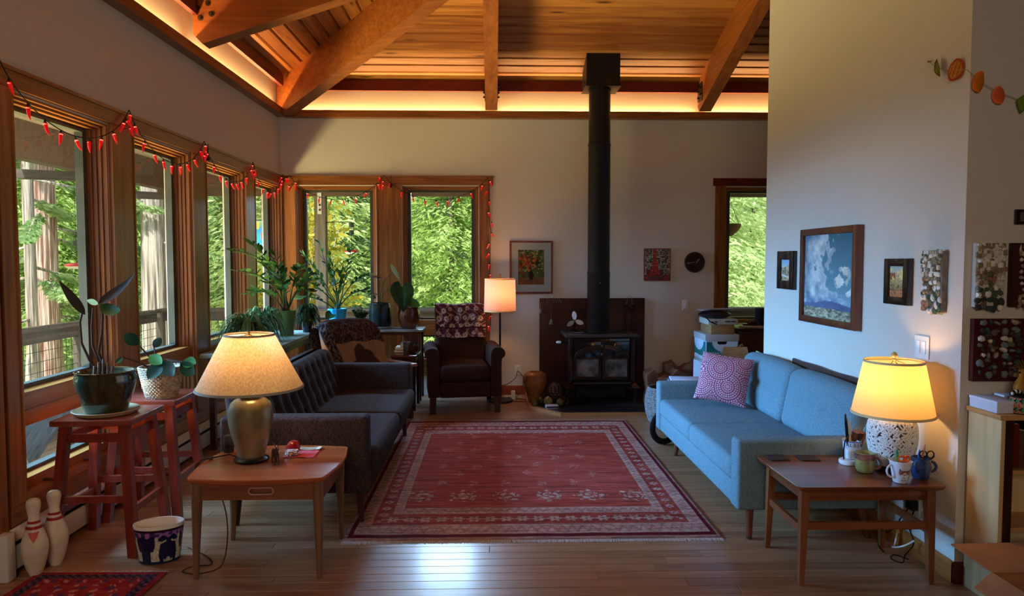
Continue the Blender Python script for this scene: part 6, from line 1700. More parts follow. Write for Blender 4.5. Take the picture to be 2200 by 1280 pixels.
    pot(p, [(.07, 0), (.085, .006), (.108, .06), (.124, .13), (.122, .18), (.112, .215), (.116, .235), (.118, .24)], noisy('brown_glaze', (52, 24, 14), (96, 48, 26), (14, 14, 6), .18, .02, coat=.6))
    st = MB().tube([(0, 0, .22), rel(868, 640, 7.85), rel(864, 614, 7.82)], .006, 6).build('stem', L_STEM, p)
    base, tip = rel(865, 617, 7.80), rel(867, 670, 7.76)
    V = []; n = 14; d = unit(tip - base); L = np.linalg.norm(tip - base); s = np.array([1.0, 0, 0]); up = np.array([0, -1.0, .12]); F = []
    prof = [(-.24, .10, .42), (-.20, .04, .66), (-.10, .0, .86), (.02, 0, .97), (.15, 0, 1.0), (.3, 0, .95), (.45, 0, .82), (.6, 0, .64), (.75, 0, .42), (.88, 0, .2), (1.0, 0, .01)]
    W2 = .128
    for (tt, inn, w) in prof:
        c = base + d * L * tt
        for q in (-1, -.75, -.45, -.12, 0, .12, .45, .75, 1):
            x = q * w * W2; cc = c.copy()
            if tt < 0: x = math.copysign(max(abs(x), inn * W2 * (1 if abs(q) > .05 else .3)), q) if q else 0; cc = c + d * L * (-tt * (1 - min(1, abs(q) * 1.6)) if abs(q) < .62 else 0)
            V.append(cc + s * x + up * (abs(q) * w * .03 + .012 * math.sin(q * 5)) )
    m = len(prof)
    F = [(i * 9 + j, i * 9 + j + 1, (i + 1) * 9 + j + 1, (i + 1) * 9 + j) for i in range(m - 1) for j in range(8)]
    MB().add(V, F, True).build('leaf', L_DARK, st)
    for (a, b_, w) in ((rel(880, 640, 7.9), rel(902, 658, 7.88), .07), (rel(884, 646, 7.92), rel(896, 672, 7.86), .06)):
        leafblade(a, b_, w, (.3, -1, .3), .06, .3, 'ell').build('leaf', L_ZZ, st)
    # front stool: alocasia in green brown pot
    o = np.array([-2.105, 3.88, .723])
    p = thing('potted_alocasia', 'dark green and brown drip glazed pot on the nearest stool, holding tall dark arrow leaves', 'potted plant', tuple(o))
    MB().lathe([(.11, 0), (.15, .004), (.165, .022), (.16, .026), (.12, .010)], 40).build('saucer', plain('saucer_clay', (164, 138, 98), .4), p)
    gl = noisy('drip_glaze', (14, 44, 34), (60, 48, 28), (14, 14, 3), .12, .08, .004, 5, coat=.8)
    pot(p, [(.098, .012), (.105, .018), (.118, .06), (.138, .12), (.149, .165), (.151, .195), (.143, .213), (.147, .228), (.150, .232)], gl, 56, rfn=lambda r, z, a: r * (1 + .008 * np.sin(a * 23)))
    def stemleaf(pts, lf, mat, wd, nrm, prof, fold, bend):
        st = MB().tube([np.array(q) - o if i else np.array(q) for i, q in enumerate(pts)], [.0085 - .004 * i / (len(pts) - 1) for i in range(len(pts))], 8).build('stem', L_BSTEM, p)
        a, b_ = np.array(lf[0]) - o, np.array(lf[1]) - o; leafblade(a, b_, wd, nrm, bend, fold, prof, 10).build('leaf', mat, st)
    stemleaf([(-.02, 0, .20), W(200, 770, 3.87), W(185, 735, 3.85), W(183, 690, 3.84), W(188, 672, 3.84)], (W(194, 674, 3.84), W(142, 602, 3.80)), L_ALO, .048, (.45, -1, .35), 'lance', .3, .05)
    stemleaf([(.0, 0, .20), W(208, 740, 3.88), W(207, 700, 3.88), W(211, 660, 3.88)], (W(222, 652, 3.88), W(198, 644, 3.84)), leafmat('pale_leaf', (96, 120, 84), (140, 160, 120), .35, .2, .2), .035, (.2, -1, .6), 'ell', .3, 0)
    stemleaf([(.02, 0, .20), W(220, 755, 3.86), W(228, 715, 3.85), W(231, 680, 3.84), W(230, 655, 3.84)], (W(222, 652, 3.84), W(300, 586, 3.86)), L_ALO, .070, (-.5, -1, .4), 'drop', .35, .10)
    leafblade(np.array(W(226, 652, 3.83)) - o, np.array(W(266, 668, 3.72)) - o, .07, (-.1, -1, .9), .18, .3, 'lance').build('leaf', L_DARK, p)
    for k in range(5): MB().tube([(-.05 + .024 * k, -.02, .20), (-.045 + .024 * k, -.02, .30 - .02 * abs(k - 2))], .007, 6).build('sheath', plain('dry_sheath', (104, 80, 62), .8), p)
    # second stool: rubber plant in wicker basket
    o = np.array([-2.02, 4.34, .723])
    p = thing('potted_rubber_plant', 'sprawling plant with oval leaves in a pale wicker basket on the second stool', 'potted plant', tuple(o))
    m = MB(); nst = 30
    for i in range(17):
        z = .004 + i * .0112; R = .082 + .040 * (i / 16) ** .9; P = []
        for k in range(nst * 2 + 1): a = 2 * PI * k / (nst * 2); P.append(((R + .003 * (1 if (k + i) % 2 else -1)) * math.cos(a), (R + .003 * (1 if (k + i) % 2 else -1)) * math.sin(a), z))
        m.tube(P, .0062, 5, caps=False)
    for k in range(nst): a = 2 * PI * k / nst; m.tube([(.082 * math.cos(a), .082 * math.sin(a), 0), (.122 * math.cos(a), .122 * math.sin(a), .19)], .004, 4)
    m.lathe([(.02, .002), (.08, .004), (.118, .18), (.114, .18), (.076, .01)], 24)
    m.build('basket', noisy('pale_wicker', (150, 118, 88), (204, 176, 142), (60, 60, 60), .8, .2), p)
    MB().lathe([(.01, .15), (.11, .152), (.112, .16), (.01, .165)], 20).build('soil', SOIL, p)
    def rl(u, v, y): return np.array(W(u, v, y)) - o
    for (pts, a, b_, w, mat, nr) in [
        ([(0, 0, .16), rl(322, 760, 4.33), rl(304, 738, 4.3)], rl(304, 738, 4.3), rl(275, 716, 4.26), .075, L_DARK, (.2, -1, .5)),
        ([(0, 0, .16), rl(338, 752, 4.34), rl(335, 740, 4.36)], rl(335, 745, 4.36), rl(352, 724, 4.4), .05, L_GREY, (.6, -1, .3)),
        ([(0, 0, .16), rl(325, 775, 4.26), rl(330, 770, 4.2)], rl(326, 762, 4.2), rl(352, 780, 4.16), .07, L_ZZ, (.1, -1, .6)),
        ([(.02, 0, .16), rl(345, 775, 4.22), rl(352, 780, 4.18)], rl(352, 778, 4.18), rl(322, 812, 4.12), .085, L_GREY, (.1, -1, .5)),
        ([(.02, 0, .16), rl(350, 772, 4.25), rl(354, 775, 4.2)], rl(354, 775, 4.2), rl(376, 806, 4.16), .085, L_GREY, (-.1, -1, .6)),
        ([(.03, .02, .16), rl(365, 772, 4.3), rl(392, 778, 4.28)], rl(392, 778, 4.28), rl(420, 804, 4.25), .085, L_DARK, (-.3, -1, .5)),
        ([(.03, .02, .16), rl(360, 770, 4.32), rl(396, 775, 4.3)], rl(396, 775, 4.3), rl(424, 780, 4.28), .08, L_ZZ, (-.2, -.8, .7)),
        ([(-.03, 0, .16), rl(300, 775, 4.3), rl(270, 765, 4.26)], rl(270, 765, 4.26), rl(255, 778, 4.24), .03, L_DARK, (.2, -1, .5))]:
        st = MB().tube(pts, [.006, .005, .004], 7).build('stem', L_BSTEM, p); leafblade(a, b_, w, nr, .04, .25, 'ell').build('leaf', mat, st)
plants()

# ------------------------------------------------------------------ chili lights
def chili_lights():
    t = thing('chili_string_lights', 'string of glowing red chili pepper lights swagged along the window head casings', 'string lights', (WX, WY, 2.5))
    fx = WX + .040
    red = plain('chili_glow', (190, 8, 16), .3, emit=(255, 16, 22), es=.38); hot = plain('chili_core', (255, 120, 110), .3, emit=(255, 110, 90), es=3.0); cap = plain('chili_cap', (20, 40, 22), .5)
    def L(y, z): return np.array([fx + .012, y, z])
    def B(x, z): return np.array([x, WY - .052, z])
    rng = random.Random(9); cord = plain('light_cord', (16, 30, 20), .5)
    swags = [(L(3.40, 2.50), L(3.52, 2.52), .02), (L(3.52, 2.52), L(4.74, 2.53), .27), (L(4.74, 2.53), L(5.94, 2.53), .26), (L(5.94, 2.53), L(7.12, 2.525), .26), (L(7.12, 2.525), L(8.12, 2.52), .24), (L(8.12, 2.52), B(-2.3, 2.51), .02), (B(-2.3, 2.51), B(-1.24, 2.52), .27), (B(-1.24, 2.52), B(-.06, 2.50), .27)]
    tmpl = None; off = np.array(t.location)
    def bulb(p, tilt, az):
        nonlocal tmpl
        if tmpl is None:
            m = MB(); P = [(0, 0, -.004), (.001, 0, -.016), (.002, 0, -.035), (.005, 0, -.055), (.012, 0, -.074)]; m.tube(P, [.006, .0098, .0092, .006, .0012], 8)
            m.cur = 1; m.ball((.0, 0, -.014), (.0102, .0102, .0055), 8, 5); m.cur = 2; m.tube([(0, 0, .010), (0, 0, -.006)], [.004, .0085], 6)
            o = m.build('chili_bulb', [red, hot, cap], t); tmpl = o
        else: o = share(tmpl, t)
        o.location = p - off; o.rotation_euler = (tilt, rng.uniform(-.3, .3), az)
    for (a, b, sag) in swags:
        Ld = np.linalg.norm(b - a); n = max(4, int(Ld / .05))
        tt = np.linspace(0, 1, n + 1); k = 4 * tt * (1 - tt)
        P = a * (1 - tt)[:, None] + b * tt[:, None]; P[:, 2] -= sag * k ** .8
        MB().tube(P - off, .0032, 5).build('cord', cord, t)
        nb = max(1, int(round(Ld / .132)))
        for i in range(nb):
            q = (i + .5) / nb; j = q * n; i0 = min(n - 1, int(j)); f = j - i0; c = P[i0] * (1 - f) + P[i0 + 1] * f
            bulb(c + np.array([0, 0, -.012]), rng.uniform(-.35, .35), rng.uniform(0, 6.28))
    # bunches at the hooks and plugs
    for c in (L(4.74, 2.52), L(5.94, 2.52), L(7.12, 2.515), L(8.1, 2.51), B(-2.28, 2.50), B(-1.24, 2.515)):
        for k in range(3):
            d = np.array([.004, rng.uniform(-.05, .05), -.02 - .04 * k]) if c[1] < 8.12 else np.array([rng.uniform(-.05, .05), -.004, -.02 - .04 * k]); bulb(c + d, rng.uniform(-.6, .6), rng.uniform(0, 6.28))
    for c in (L(6.02, 2.40), B(-1.16, 2.40)):
        m = MB(); cc = c - off; m.tube([cc + [0, 0, .12], cc + [0, .0, .03]], .003, 5); m.rbox(cc[0] - .012, cc[1] - .02, cc[2] - .02, cc[0] + .012, cc[1] + .02, cc[2] + .02, .005, 1); m.build('plug', M_BLACK, t)
    # down the right casing
    P = [B(-.06, 2.50), B(-.045, 2.3), B(-.05, 2.1), B(-.03, 1.9), B(-.035, 1.6), B(-.045, 1.35), B(-.04, 1.1), B(-.03, .8)]
    MB().tube([p - off for p in P], .0032, 5).build('cord', cord, t)
    for k in range(15): z = 2.46 - k * .118; bulb(B(-.05 + rng.uniform(-.012, .03), z), rng.uniform(-.9, .9), rng.uniform(0, 6.28))
chili_lights()

# ------------------------------------------------------------------ floor and table clutter
def clutter():
    rng = random.Random(31)
    # bowling pins
    prof = [(.026, 0), (.029, .008), (.038, .03), (.052, .08), (.0605, .13), (.058, .165), (.046, .21), (.032, .25), (.0245, .278), (.0235, .29), (.027, .315), (.0315, .34), (.0325, .355), (.029, .372), (.018, .381), (.003, .383)]
    pw = noisy('pin_ivory', (196, 176, 148), (220, 204, 178), (12, 12, 12), .3, .02, coat=.3); pr = plain('pin_red', (150, 30, 36), .35)
    def rat(z): return float(np.interp(z, [p[1] for p in prof], [p[0] for p in prof]))
    for (loc, label, tri) in (((-2.265, 3.495, .001), 'old ivory bowling pin with a red triangle, nearest the corner', True), ((-2.240, 3.618, .001), 'whiter ivory bowling pin with red neck stripes, against the stool leg', False)):
        p = thing('bowling_pin', label, 'bowling pin', loc, 0, 'bowling pins on the floor'); MB().lathe(prof, 32).build('body', pw, p)
        for z0, z1 in ((.262, .274), (.236, .250)): MB().lathe([(rat(z0) + .0006, z0), (rat((z0 + z1) / 2) + .0008, (z0 + z1) / 2), (rat(z1) + .0006, z1)], 32, cap0=False, cap1=False).build('stripe', pr, p)
        if tri:
            m = MB()
            def f(u, v):
                z = .175 + .05 * v; a = math.radians(-62) + (u - .5) * 1.15 * v; r = np.interp(z, [q[1] for q in prof], [q[0] for q in prof]) + .0009; return r * np.cos(a), r * np.sin(a), z
            m.grid(f, 8, 8); m.build('triangle', plain('pin_salmon', (196, 84, 76), .35), p)
    # navy oval pot
    p = thing('oval_planter', 'empty navy blue oval planter with pale classical figures, on the floor by the stools', 'planter', (-1.735, 3.66, .001), math.radians(14))
    def pcol(u, v):
        c = np.tile(rgb(20, 24, 58), (len(u), 1)); n = vnoise(u * 60, v * 10, 3)
        m = v > .93; c[m] = rgb(232, 218, 200); m = (v > .86) & (v <= .93); c[m] = rgb(34, 16, 38)
        m = (v > .74 + .04 * np.sin(u * 90)) & (v <= .86); c[m] = mixc(rgb(56, 44, 96), rgb(150, 96, 146), (n > .5).astype(float))[m]
        m = v < .05; c[m] = rgb(28, 40, 70); pale = ramp(vnoise(u * 160, v * 24, 5), [(0, (150, 140, 116)), (1, (222, 212, 178))])
        for k in range(6):
            cx = (k + .5) / 6; x = (u - cx) * 6 * .82; s = 1 if k % 2 else -1; x = x * s
            body = (np.abs(x + .05 * np.sin(v * 8)) < .085 + .13 * np.clip(.45 - v, 0, 1)) & (v > .08) & (v < .62); head = ((x - .01) / .06) ** 2 + ((v - .685) / .055) ** 2 < 1; arm = (np.abs(v - .56 - .25 * (x - .08)) < .022) & (x > 0) & (x < .32); sk = (np.abs(x + .12) < .10) & (v < .35) & (v > .07)
            b = body | head | arm | sk; c[b] = pale[b]
            g = (np.abs(x - .40) < .16) & (v > .05) & (v < .05 + .13 * np.abs(np.cos((x - .4) * 14))); c[g] = pale[g] * .9
        return c
    H = .195
    def ppos(u, v): a = -2 * PI * u; k = .80 + .20 * v; return .122 * k * np.cos(a) * -1, .082 * k * np.sin(a), H * v
    painted('outer_wall', 280, 60, ppos, pcol, vcol('pot_glaze', .25, coat=.4), p)
    m = MB(); n = 40; a = np.linspace(0, 2 * PI, n, endpoint=False); R = [np.stack([.122 * k * np.cos(a), .082 * k * np.sin(a), np.full(n, z)], 1) for k, z in ((1.0, H), (.99, H + .003), (.95, H + .002), (.93, H - .01), (.78, .012))]; m.ring(R, True, False, True); m.build('inner_wall', plain('pot_cream', (226, 206, 184), .3), p)
    m = MB(); m.ring([np.stack([.122 * .8 * np.cos(a), .082 * .8 * np.sin(a), np.full(n, z)], 1) for z in (0, .004)]); m.build('base', plain('pot_base', (18, 22, 44), .3), p)
    # left table top
    z = .5035
    c = thing('smart_speaker', 'small black cylinder standing behind the brass lamp', 'speaker', (-1.452, 3.885, z)); MB().lathe([(.024, 0), (.027, .004), (.027, .085), (.023, .092), (.005, .093)], 24).build('body', plain('speaker_black', (30, 30, 32), .6), c); MB().lathe([(.0274, .03), (.0274, .045)], 24, cap0=False, cap1=False).build('band', M_BLACK, c)
    MB_ = lambda: MB()
    cl = thing('red_cloth', 'small red cloth under the round box on the left table', 'cloth', (-1.05, 3.83, z)); m = MB(); m.grid(lambda u, v: (-.075 + .165 * u, -.075 + .15 * v, .002 + .0015 * np.sin(u * 13) * np.cos(v * 9)), 12, 12); m.build('fabric', fabric('red_felt', (176, 22, 26), (214, 44, 40), 300), cl)
    m = MB()
    for k in range(26): y = -.073 + .146 * k / 25; m.add([(.09, y, .002), (.09, y + .003, .002), (.098, y + .004, .001)], [(0, 1, 2)])
    m.build('fringe', plain('fringe_red', (190, 40, 36), .9), cl, kind='stuff')
    def wv(u, v): k = (np.sin(u * 40 + np.abs(v - .5) * 60) > 0); b = (u < .12) | (u > .86); c_ = mixc(rgb(60, 40, 32), rgb(222, 200, 160), (k | b).astype(float)); return c_
    w = thing('woven_mat', 'small cream and brown woven mat overlapping the red cloth', 'cloth', (-1.05, 3.925, z)); painted('weave', 60, 30, lambda u, v: (-.07 + .16 * u, -.03 + .06 * v, .0065 + .002 * np.sin(u * 8)), wv, vcol('woven', .9, .3, 500), w)
    b = thing('trinket_box', 'round red and white trinket box with its red lid leaning behind', 'box', (-1.085, 3.80, z + .0045))
    MB().lathe([(.030, 0), (.036, .004), (.037, .02), (.033, .026), (.005, .028)], 28).build('bowl', noisy('box_spots', (120, 60, 56), (232, 216, 200), (130, 130, 130), .3, 0, contrast=(.48, .52)), b)
    MB().lathe([(.038, 0), (.037, .010), (.028, .022), (.012, .030), (.002, .031)], 28, M=Matrix.Translation((-.005, .046, .030)) @ Matrix.Rotation(math.radians(62), 4, 'X')).build('lid', plain('lid_red', (142, 22, 24), .2, coat=.5), b)
    d = thing('donkey_figurine', 'little dark bronze donkey figurine standing on the left table', 'figurine', (-1.128, 3.65, z), math.radians(-60))
    bz = noisy('bronze_dark', (58, 42, 38), (112, 88, 80), (60, 60, 60), .4, .1, metal=.6)
    m = MB(); m.tube([(-.034, 0, .056), (-.02, 0, .062), (.01, 0, .060), (.03, 0, .062)], [.008, .0145, .0145, .010], 10); m.tube([(.026, 0, .064), (.034, 0, .082), (.040, 0, .096)], [.009, .007, .007], 8); m.tube([(.036, 0, .098), (.052, 0, .094), (.064, 0, .086)], [.0085, .007, .005], 8)
    for s in (-1, 1):
        m.tube([(.036, s * .004, .100), (.034, s * .018, .114), (.036, s * .022, .120)], [.003, .0035, .001], 6)
        for x in (-.026, .024): m.tube([(x, s * .008, .054), (x + .003, s * .010, .026), (x, s * .010, 0)], [.006, .0035, .004], 7)
    m.tube([(-.034, 0, .058), (-.042, 0, .045), (-.041, 0, .028)], [.003, .002, .003], 5); m.build('body', bz, d)
    k = thing('trailing_cord', 'dark cord trailing from the brass lamp off the left table to the floor', 'cord', (-1.4, 3.8, 0))
    MB().tube([(.06, -.06, .508), (-.02, .0, .512), (-.09, -.06, .510), (-.115, -.12, .516), (-.128, -.16, .506), (-.135, -.19, .42)], .0035, 6).build('cord', M_BLACK, k)
    MB().rbox(-.10, -.075, .504, -.085, -.045, .516, .003, 1).build('inline_switch', plain('switch_brown', (70, 50, 40), .4), k)
    MB().tube(arc_smooth([(-.02, -.15, .38), (.035, -.20, .25), (.05, -.24, .12), (.03, -.28, .02), (-.06, -.33, .006), (-.15, -.30, .005), (-.12, -.24, .006), (-.04, -.22, .005), (-.10, -.12, .005), (-.25, .0, .005)]), .0035, 6).build('cord', plain('cord_brown', (60, 40, 32), .5), k)
    # right table top
    z = .4885
    slate = noisy('coaster_slate', (46, 42, 42), (62, 56, 56), (40, 40, 40), .8, .1)
    for (x, y, r, lab) in ((1.527, 3.735, 2, 'square dark coaster at the far left corner of the right table'), (1.69, 3.725, -4, 'square dark coaster beside the charging puck, right of the other')): 
        q = thing('coaster', lab, 'coaster', (x, y, z), math.radians(r), 'slate coasters on the right table'); MB().rbox(-.05, -.05, 0, .05, .05, .006, .002, 1).build('tile', slate, q)
    c = thing('charging_puck', 'white rounded charging block with plugs on the right table', 'charger', (1.885, 3.625, z)); wh = plain('charger_white', (226, 226, 226), .3)
    P = round_poly(0, 0, .072, .046, 0, .0, .045); MB().ring([np.c_[np.array(P) * k_, np.full(len(P), zz)] for k_, zz in ((.97, 0), (1, .004), (1, .018), (.97, .022))], smooth=True).build('base', wh, c)
    MB().rbox(-.028, -.012, .023, .008, .026, .072, .004, 2).build('plug', wh, c, label='white plug'); MB().rbox(.014, -.02, .023, .044, .010, .062, .003, 1).build('plug', M_BLACK, c, label='black plug'); MB().tube([(-.050, .0, .022), (-.052, .0, .07), (-.042, .01, .11), (.0, .06, .135), (.07, .10, .11)], .0035, 6).build('cable', M_BLACK, c)
    def mug(name, label, loc, prof, mat, rim=None, hang=0, hr=.028, hz=.05, rz=0, cat='mug', hw=.006, hmat=None):
        t = thing(name, label, cat, loc, rz); r, zt = prof[-1]
        MB().lathe(prof + [(r - .003, zt + .001), (r - .005, zt - .003), (prof[1][0] - .006, .008), (.004, .007)], 32).build('body', mat, t)
        rr = float(np.interp(hz, [q[1] for q in prof], [q[0] for q in prof])); m = MB(); pts = [((rr - .004) + hr * math.sin(a), 0, hz + hr * .95 * math.cos(a)) for a in np.linspace(.12, PI - .12, 12)]; m.tube(pts, hw, 8, M=Matrix.Rotation(hang, 4, 'Z')); m.build('handle', hmat or mat, t)
        if rim: MB().lathe([(float(np.interp(q, [p_[1] for p_ in prof], [p_[0] for p_ in prof])) + .0008, q) for q in np.linspace(rim[1], zt - .001, 5)], 32, cap0=False, cap1=False).build('rim_glaze', rim[0], t)
        return t
    green = noisy('mug_green', (128, 124, 70), (156, 150, 92), (20, 20, 20), .2, .02, coat=.4); brownr = noisy('mug_brown', (100, 58, 46), (150, 100, 84), (24, 24, 24), .2, .02, coat=.4)
    mug('stoneware_mug', 'green stoneware mug with brown drip rim, in front of the pen pot', (1.870, 3.480, z), [(.032, 0), (.038, .004), (.045, .02), (.047, .05), (.046, .085), (.047, .098)], green, (brownr, .066), math.radians(-40), .03, .052, hmat=brownr)
    fm = mug('fox_mug', 'white flared mug printed with a brown fox face, holding scissors and pens', (1.955, 3.315, z), [(.030, 0), (.033, .004), (.039, .04), (.046, .08), (.051, .101), (.052, .104)], plain('mug_white', (222, 224, 232), .2, coat=.4), None, math.radians(186), .033, .056, hw=.005)
    fox = plain('fox_brown', (150, 104, 88), .5); fw = plain('fox_white', (214, 218, 228), .5); fk = plain('fox_dark', (50, 46, 56), .5)
    def onmug(pts, mat, name, off=.0010):
        V = [];
        for (x, zz) in pts:
            r = .0335 + .0175 * zz / .1 + off + .0022; a = -PI / 2 - .12 + x / r; V.append((r * math.cos(a), r * math.sin(a), zz))
        MB().add(V, [tuple(range(len(V)))]).build(name, mat, fm)
    onmug([(-.026, .052), (-.020, .044), (-.004, .040), (.004, .040), (.020, .044), (.027, .052), (.027, .072), (.014, .066), (-.012, .066), (-.024, .076)], fox, 'fox_face')
    onmug([(-.020, .044), (-.010, .030), (0, .024), (.010, .030), (.020, .044), (.010, .047), (0, .041), (-.010, .047)], fw, 'fox_cheeks', .0014); onmug([(-.003, .030), (0, .026), (.003, .030), (0, .032)], fk, 'fox_nose', .0018)
    onmug([(-.024, .076), (-.025, .068), (-.019, .070)], fk, 'fox_ear', .0014); onmug([(.027, .073), (.021, .069), (.0275, .064)], fk, 'fox_ear', .0014)
    for (x, w_) in ((-.008, .008), (.004, .01)): onmug([(x - w_ / 2, .0155), (x + w_ / 2, .0155), (x + w_ / 2, .018), (x - w_ / 2, .018)], fk, 'printed_line', .0014)
    def stick(name, label, cat, p0, p1, r, mat, tipmat=None):
        t = thing(name, label, cat, p0); d = np.array(p1) - np.array(p0); MB().tube([(0, 0, 0), d * .85], r, 8).build('barrel', mat, t); MB().tube([d * .851, d], [r, r * .4], 8).build('end', tipmat or mat, t); return t
    zb = z + .012
    stick('glue_stick', 'green glue pen standing in the fox mug', 'pen', (1.945, 3.317, zb), (1.940, 3.325, z + .155), .009, plain('pen_green', (70, 150, 92), .3), plain('pen_teal', (40, 120, 90), .3))
    stick('marker_pen', 'orange marker standing in the fox mug', 'pen', (1.963, 3.305, zb), (1.980, 3.310, z + .130), .007, plain('pen_orange', (206, 74, 26), .35))
    stick('marker_pen', 'red marker leaning at the back of the fox mug', 'pen', (1.970, 3.325, zb), (1.992, 3.325, z + .128), .006, plain('pen_rust', (160, 50, 28), .35))
    sc = thing('scissors', 'scissors with orange handles stuck in the fox mug', 'scissors', (1.953, 3.298, zb + .05)); og = plain('scissor_orange', (220, 92, 30), .35)
    for s in (-1, 1): MB().torus((s * .014, -.012, .058), .013, .004, 'y', 18, 8).build('handle_loop', og, sc); MB().tube([(s * .006, -.008, .044), (0, 0, 0), (-s * .003, .004, -.03)], [.004, .003, .001], 6).build('blade', M_STEEL, sc)
    jar = mug('blue_pitcher', 'small dark blue glazed pitcher behind the fox mug', (2.085, 3.365, z), [(.030, 0), (.036, .005), (.043, .03), (.047, .055), (.044, .075), (.036, .09), (.038, .104), (.040, .106)], noisy('cobalt_glaze', (26, 44, 78), (50, 76, 116), (30, 30, 30), .15, .02, coat=.5), None, math.radians(-15), .026, .062, cat='pitcher', hw=.007)
    stick('crayon_pen', 'pink and brown pencil standing in the blue pitcher', 'pen', (2.071, 3.358, zb + .004), (2.078, 3.325, z + .178), .005, plain('pen_pink', (186, 120, 106), .4)); stick('marker_pen', 'blue marker leaning in the blue pitcher', 'pen', (2.070, 3.368, zb + .004), (2.058, 3.335, z + .150), .0055, plain('pen_blue', (64, 92, 150), .35))
    eg = thing('eyeglasses', 'dark framed eyeglasses tucked into the blue pitcher', 'glasses', (2.092, 3.352, z + .11)); MB().torus((-.018, -.02, .018), .017, .003, 'y', 18, 6).build('rim', M_BLACK, eg); MB().torus((.020, -.018, .016), .017, .003, 'y', 18, 6).build('rim', M_BLACK, eg); MB().tube([(.037, -.018, .016), (.05, .0, .0), (.02, .01, -.03)], .0025, 6).build('temple', M_BLACK, eg)
    pp = thing('pen_pot', 'white printed pen pot reading ALBERT, full of tools, behind the green mug', 'pot', (1.925, 3.715, z)); MB().lathe([(.036, 0), (.040, .004), (.046, .06), (.049, .098), (.050, .102), (.046, .102), (.038, .01)], 32).build('body', plain('penpot_white', (196, 198, 208), .3), pp)
    MB().lathe([(.0497, .096), (.0505, .099), (.0500, .1022)], 32, cap0=False, cap1=False).build('rim', plain('penpot_blue', (90, 110, 150), .4), pp)
    ink = plain('ink', (40, 40, 50), .6)
    for i, ch in enumerate('ALBERT'):
        a = math.radians(-90 - 55 + i * 21); r = .0492; lettering('letter', ch, .026, (r * math.cos(a), r * math.sin(a), .074), (PI / 2, 0, a + PI / 2), ink, pp, 'CENTER')
    zc = z + .012
    stick('screwdriver', 'long black handled tool standing in the pen pot', 'tool', (1.905, 3.71, zc), (1.855, 3.66, z + .255), .008, M_BLACK, plain('tool_dark', (40, 36, 36), .4)); stick('nail_file', 'wooden edged stick leaning in the pen pot', 'tool', (1.915, 3.70, zc), (1.872, 3.655, z + .225), .005, plain('stick_tan', (180, 130, 80), .6)); stick('marker_pen', 'teal pen leaning right in the pen pot', 'pen', (1.94, 3.71, zc), (1.985, 3.69, z + .19), .005, plain('pen_tealblue', (50, 140, 160), .3)); stick('marker_pen', 'brown pen leaning right in the pen pot', 'pen', (1.945, 3.70, zc), (1.975, 3.66, z + .175), .005, plain('pen_copper', (150, 80, 50), .4))
    bl = thing('binocular', 'small brass and brown opera glass lying in the pen pot', 'tool', (1.935, 3.715, z + .125)); MB().cyl((-.012, -.01, -.02), (-.006, -.03, .03), .017, .02, 14).build('barrel', plain('opera_brown', (112, 70, 44), .35, .4), bl); MB().cyl((.022, -.004, -.02), (.026, -.026, .026), .014, .017, 14).build('barrel', plain('opera_brown', (112, 70, 44), .35, .4), bl)
    cb = thing('charger_cables', 'tangle of black and white cables and a plug hanging below the right table', 'cables', (2.125, 3.60, .27))
    MB().rbox(.045, -.03, -.02, .082, .03, .035, .005, 1).build('plug', M_BLACK, cb)
    for (pts, mt, r) in (([(.06, .02, -.02), (.04, .05, -.08), (.03, .10, -.16), (.0, .16, -.22), (-.03, .14, -.264), (-.05, .05, -.266)], M_BLACK, .0035), ([(.065, -.02, -.02), (.04, -.02, -.10), (.05, -.05, -.18), (.0, -.06, -.24), (-.03, -.09, -.265), (-.06, -.04, -.266), (-.02, -.0, -.262), (.02, -.06, -.262)], M_BLACK, .0035), ([(.06, .12, -.19), (.02, .07, -.235), (-.02, .02, -.23), (.0, -.04, -.2), (.04, -.07, -.16)], M_WHITE, .0045), ([(.07, .0, .04), (.0, .03, .09), (-.04, .0, .13), (-.03, -.02, .19)], M_BLACK, .003)): MB().tube(arc_smooth(pts), r, 6).build('cable', mt, cb)
    # floor by the floor lamp
    ps = thing('power_strip', 'white power adapter and looping cords on the floor under the outlet', 'power strip', (.22, 7.87, .0)); MB().rbox(-.022, -.02, 0.0, .022, .02, .10, .004, 1).build('adapter', M_WHITE, ps); MB().rbox(-.10, .03, 0, .10, .08, .03, .005, 1).build('strip', plain('strip_beige', (196, 180, 160), .5), ps)
    for pts in ([(.06, .305, .28), (.03, .25, .2), (-.06, .2, .14), (-.16, .1, .12), (-.2, -.02, .02)], [(.07, .305, .27), (.12, .27, .2), (.10, .2, .05), (.05, .12, .03)], [(.0, .0, .02), (.12, -.06, .012), (.22, -.13, .01), (.05, -.15, .008), (-.09, -.09, .008), (-.08, -.0, .02), (.05, .02, .03)], [(-.09, .05, .02), (-.14, -.04, .008), (-.04, -.13, .008), (.15, -.16, .01)]): MB().tube(arc_smooth(pts), .004, 6).build('cord', plain('cord_brown', (60, 40, 32), .5), ps)
def arc_smooth(pts, n=6):
    P = [np.array(p, float) for p in pts]; P = [2 * P[0] - P[1]] + P + [2 * P[-1] - P[-2]]; out = []
    for i in range(1, len(P) - 2):
        for k in range(n):
            t = k / n; a, b, c, d = P[i - 1:i + 3]; out.append(.5 * ((2 * b) + (c - a) * t + (2 * a - 5 * b + 4 * c - d) * t ** 2 + (3 * b - a - 3 * c + d) * t ** 3))
    return out + [P[-2]]
clutter()

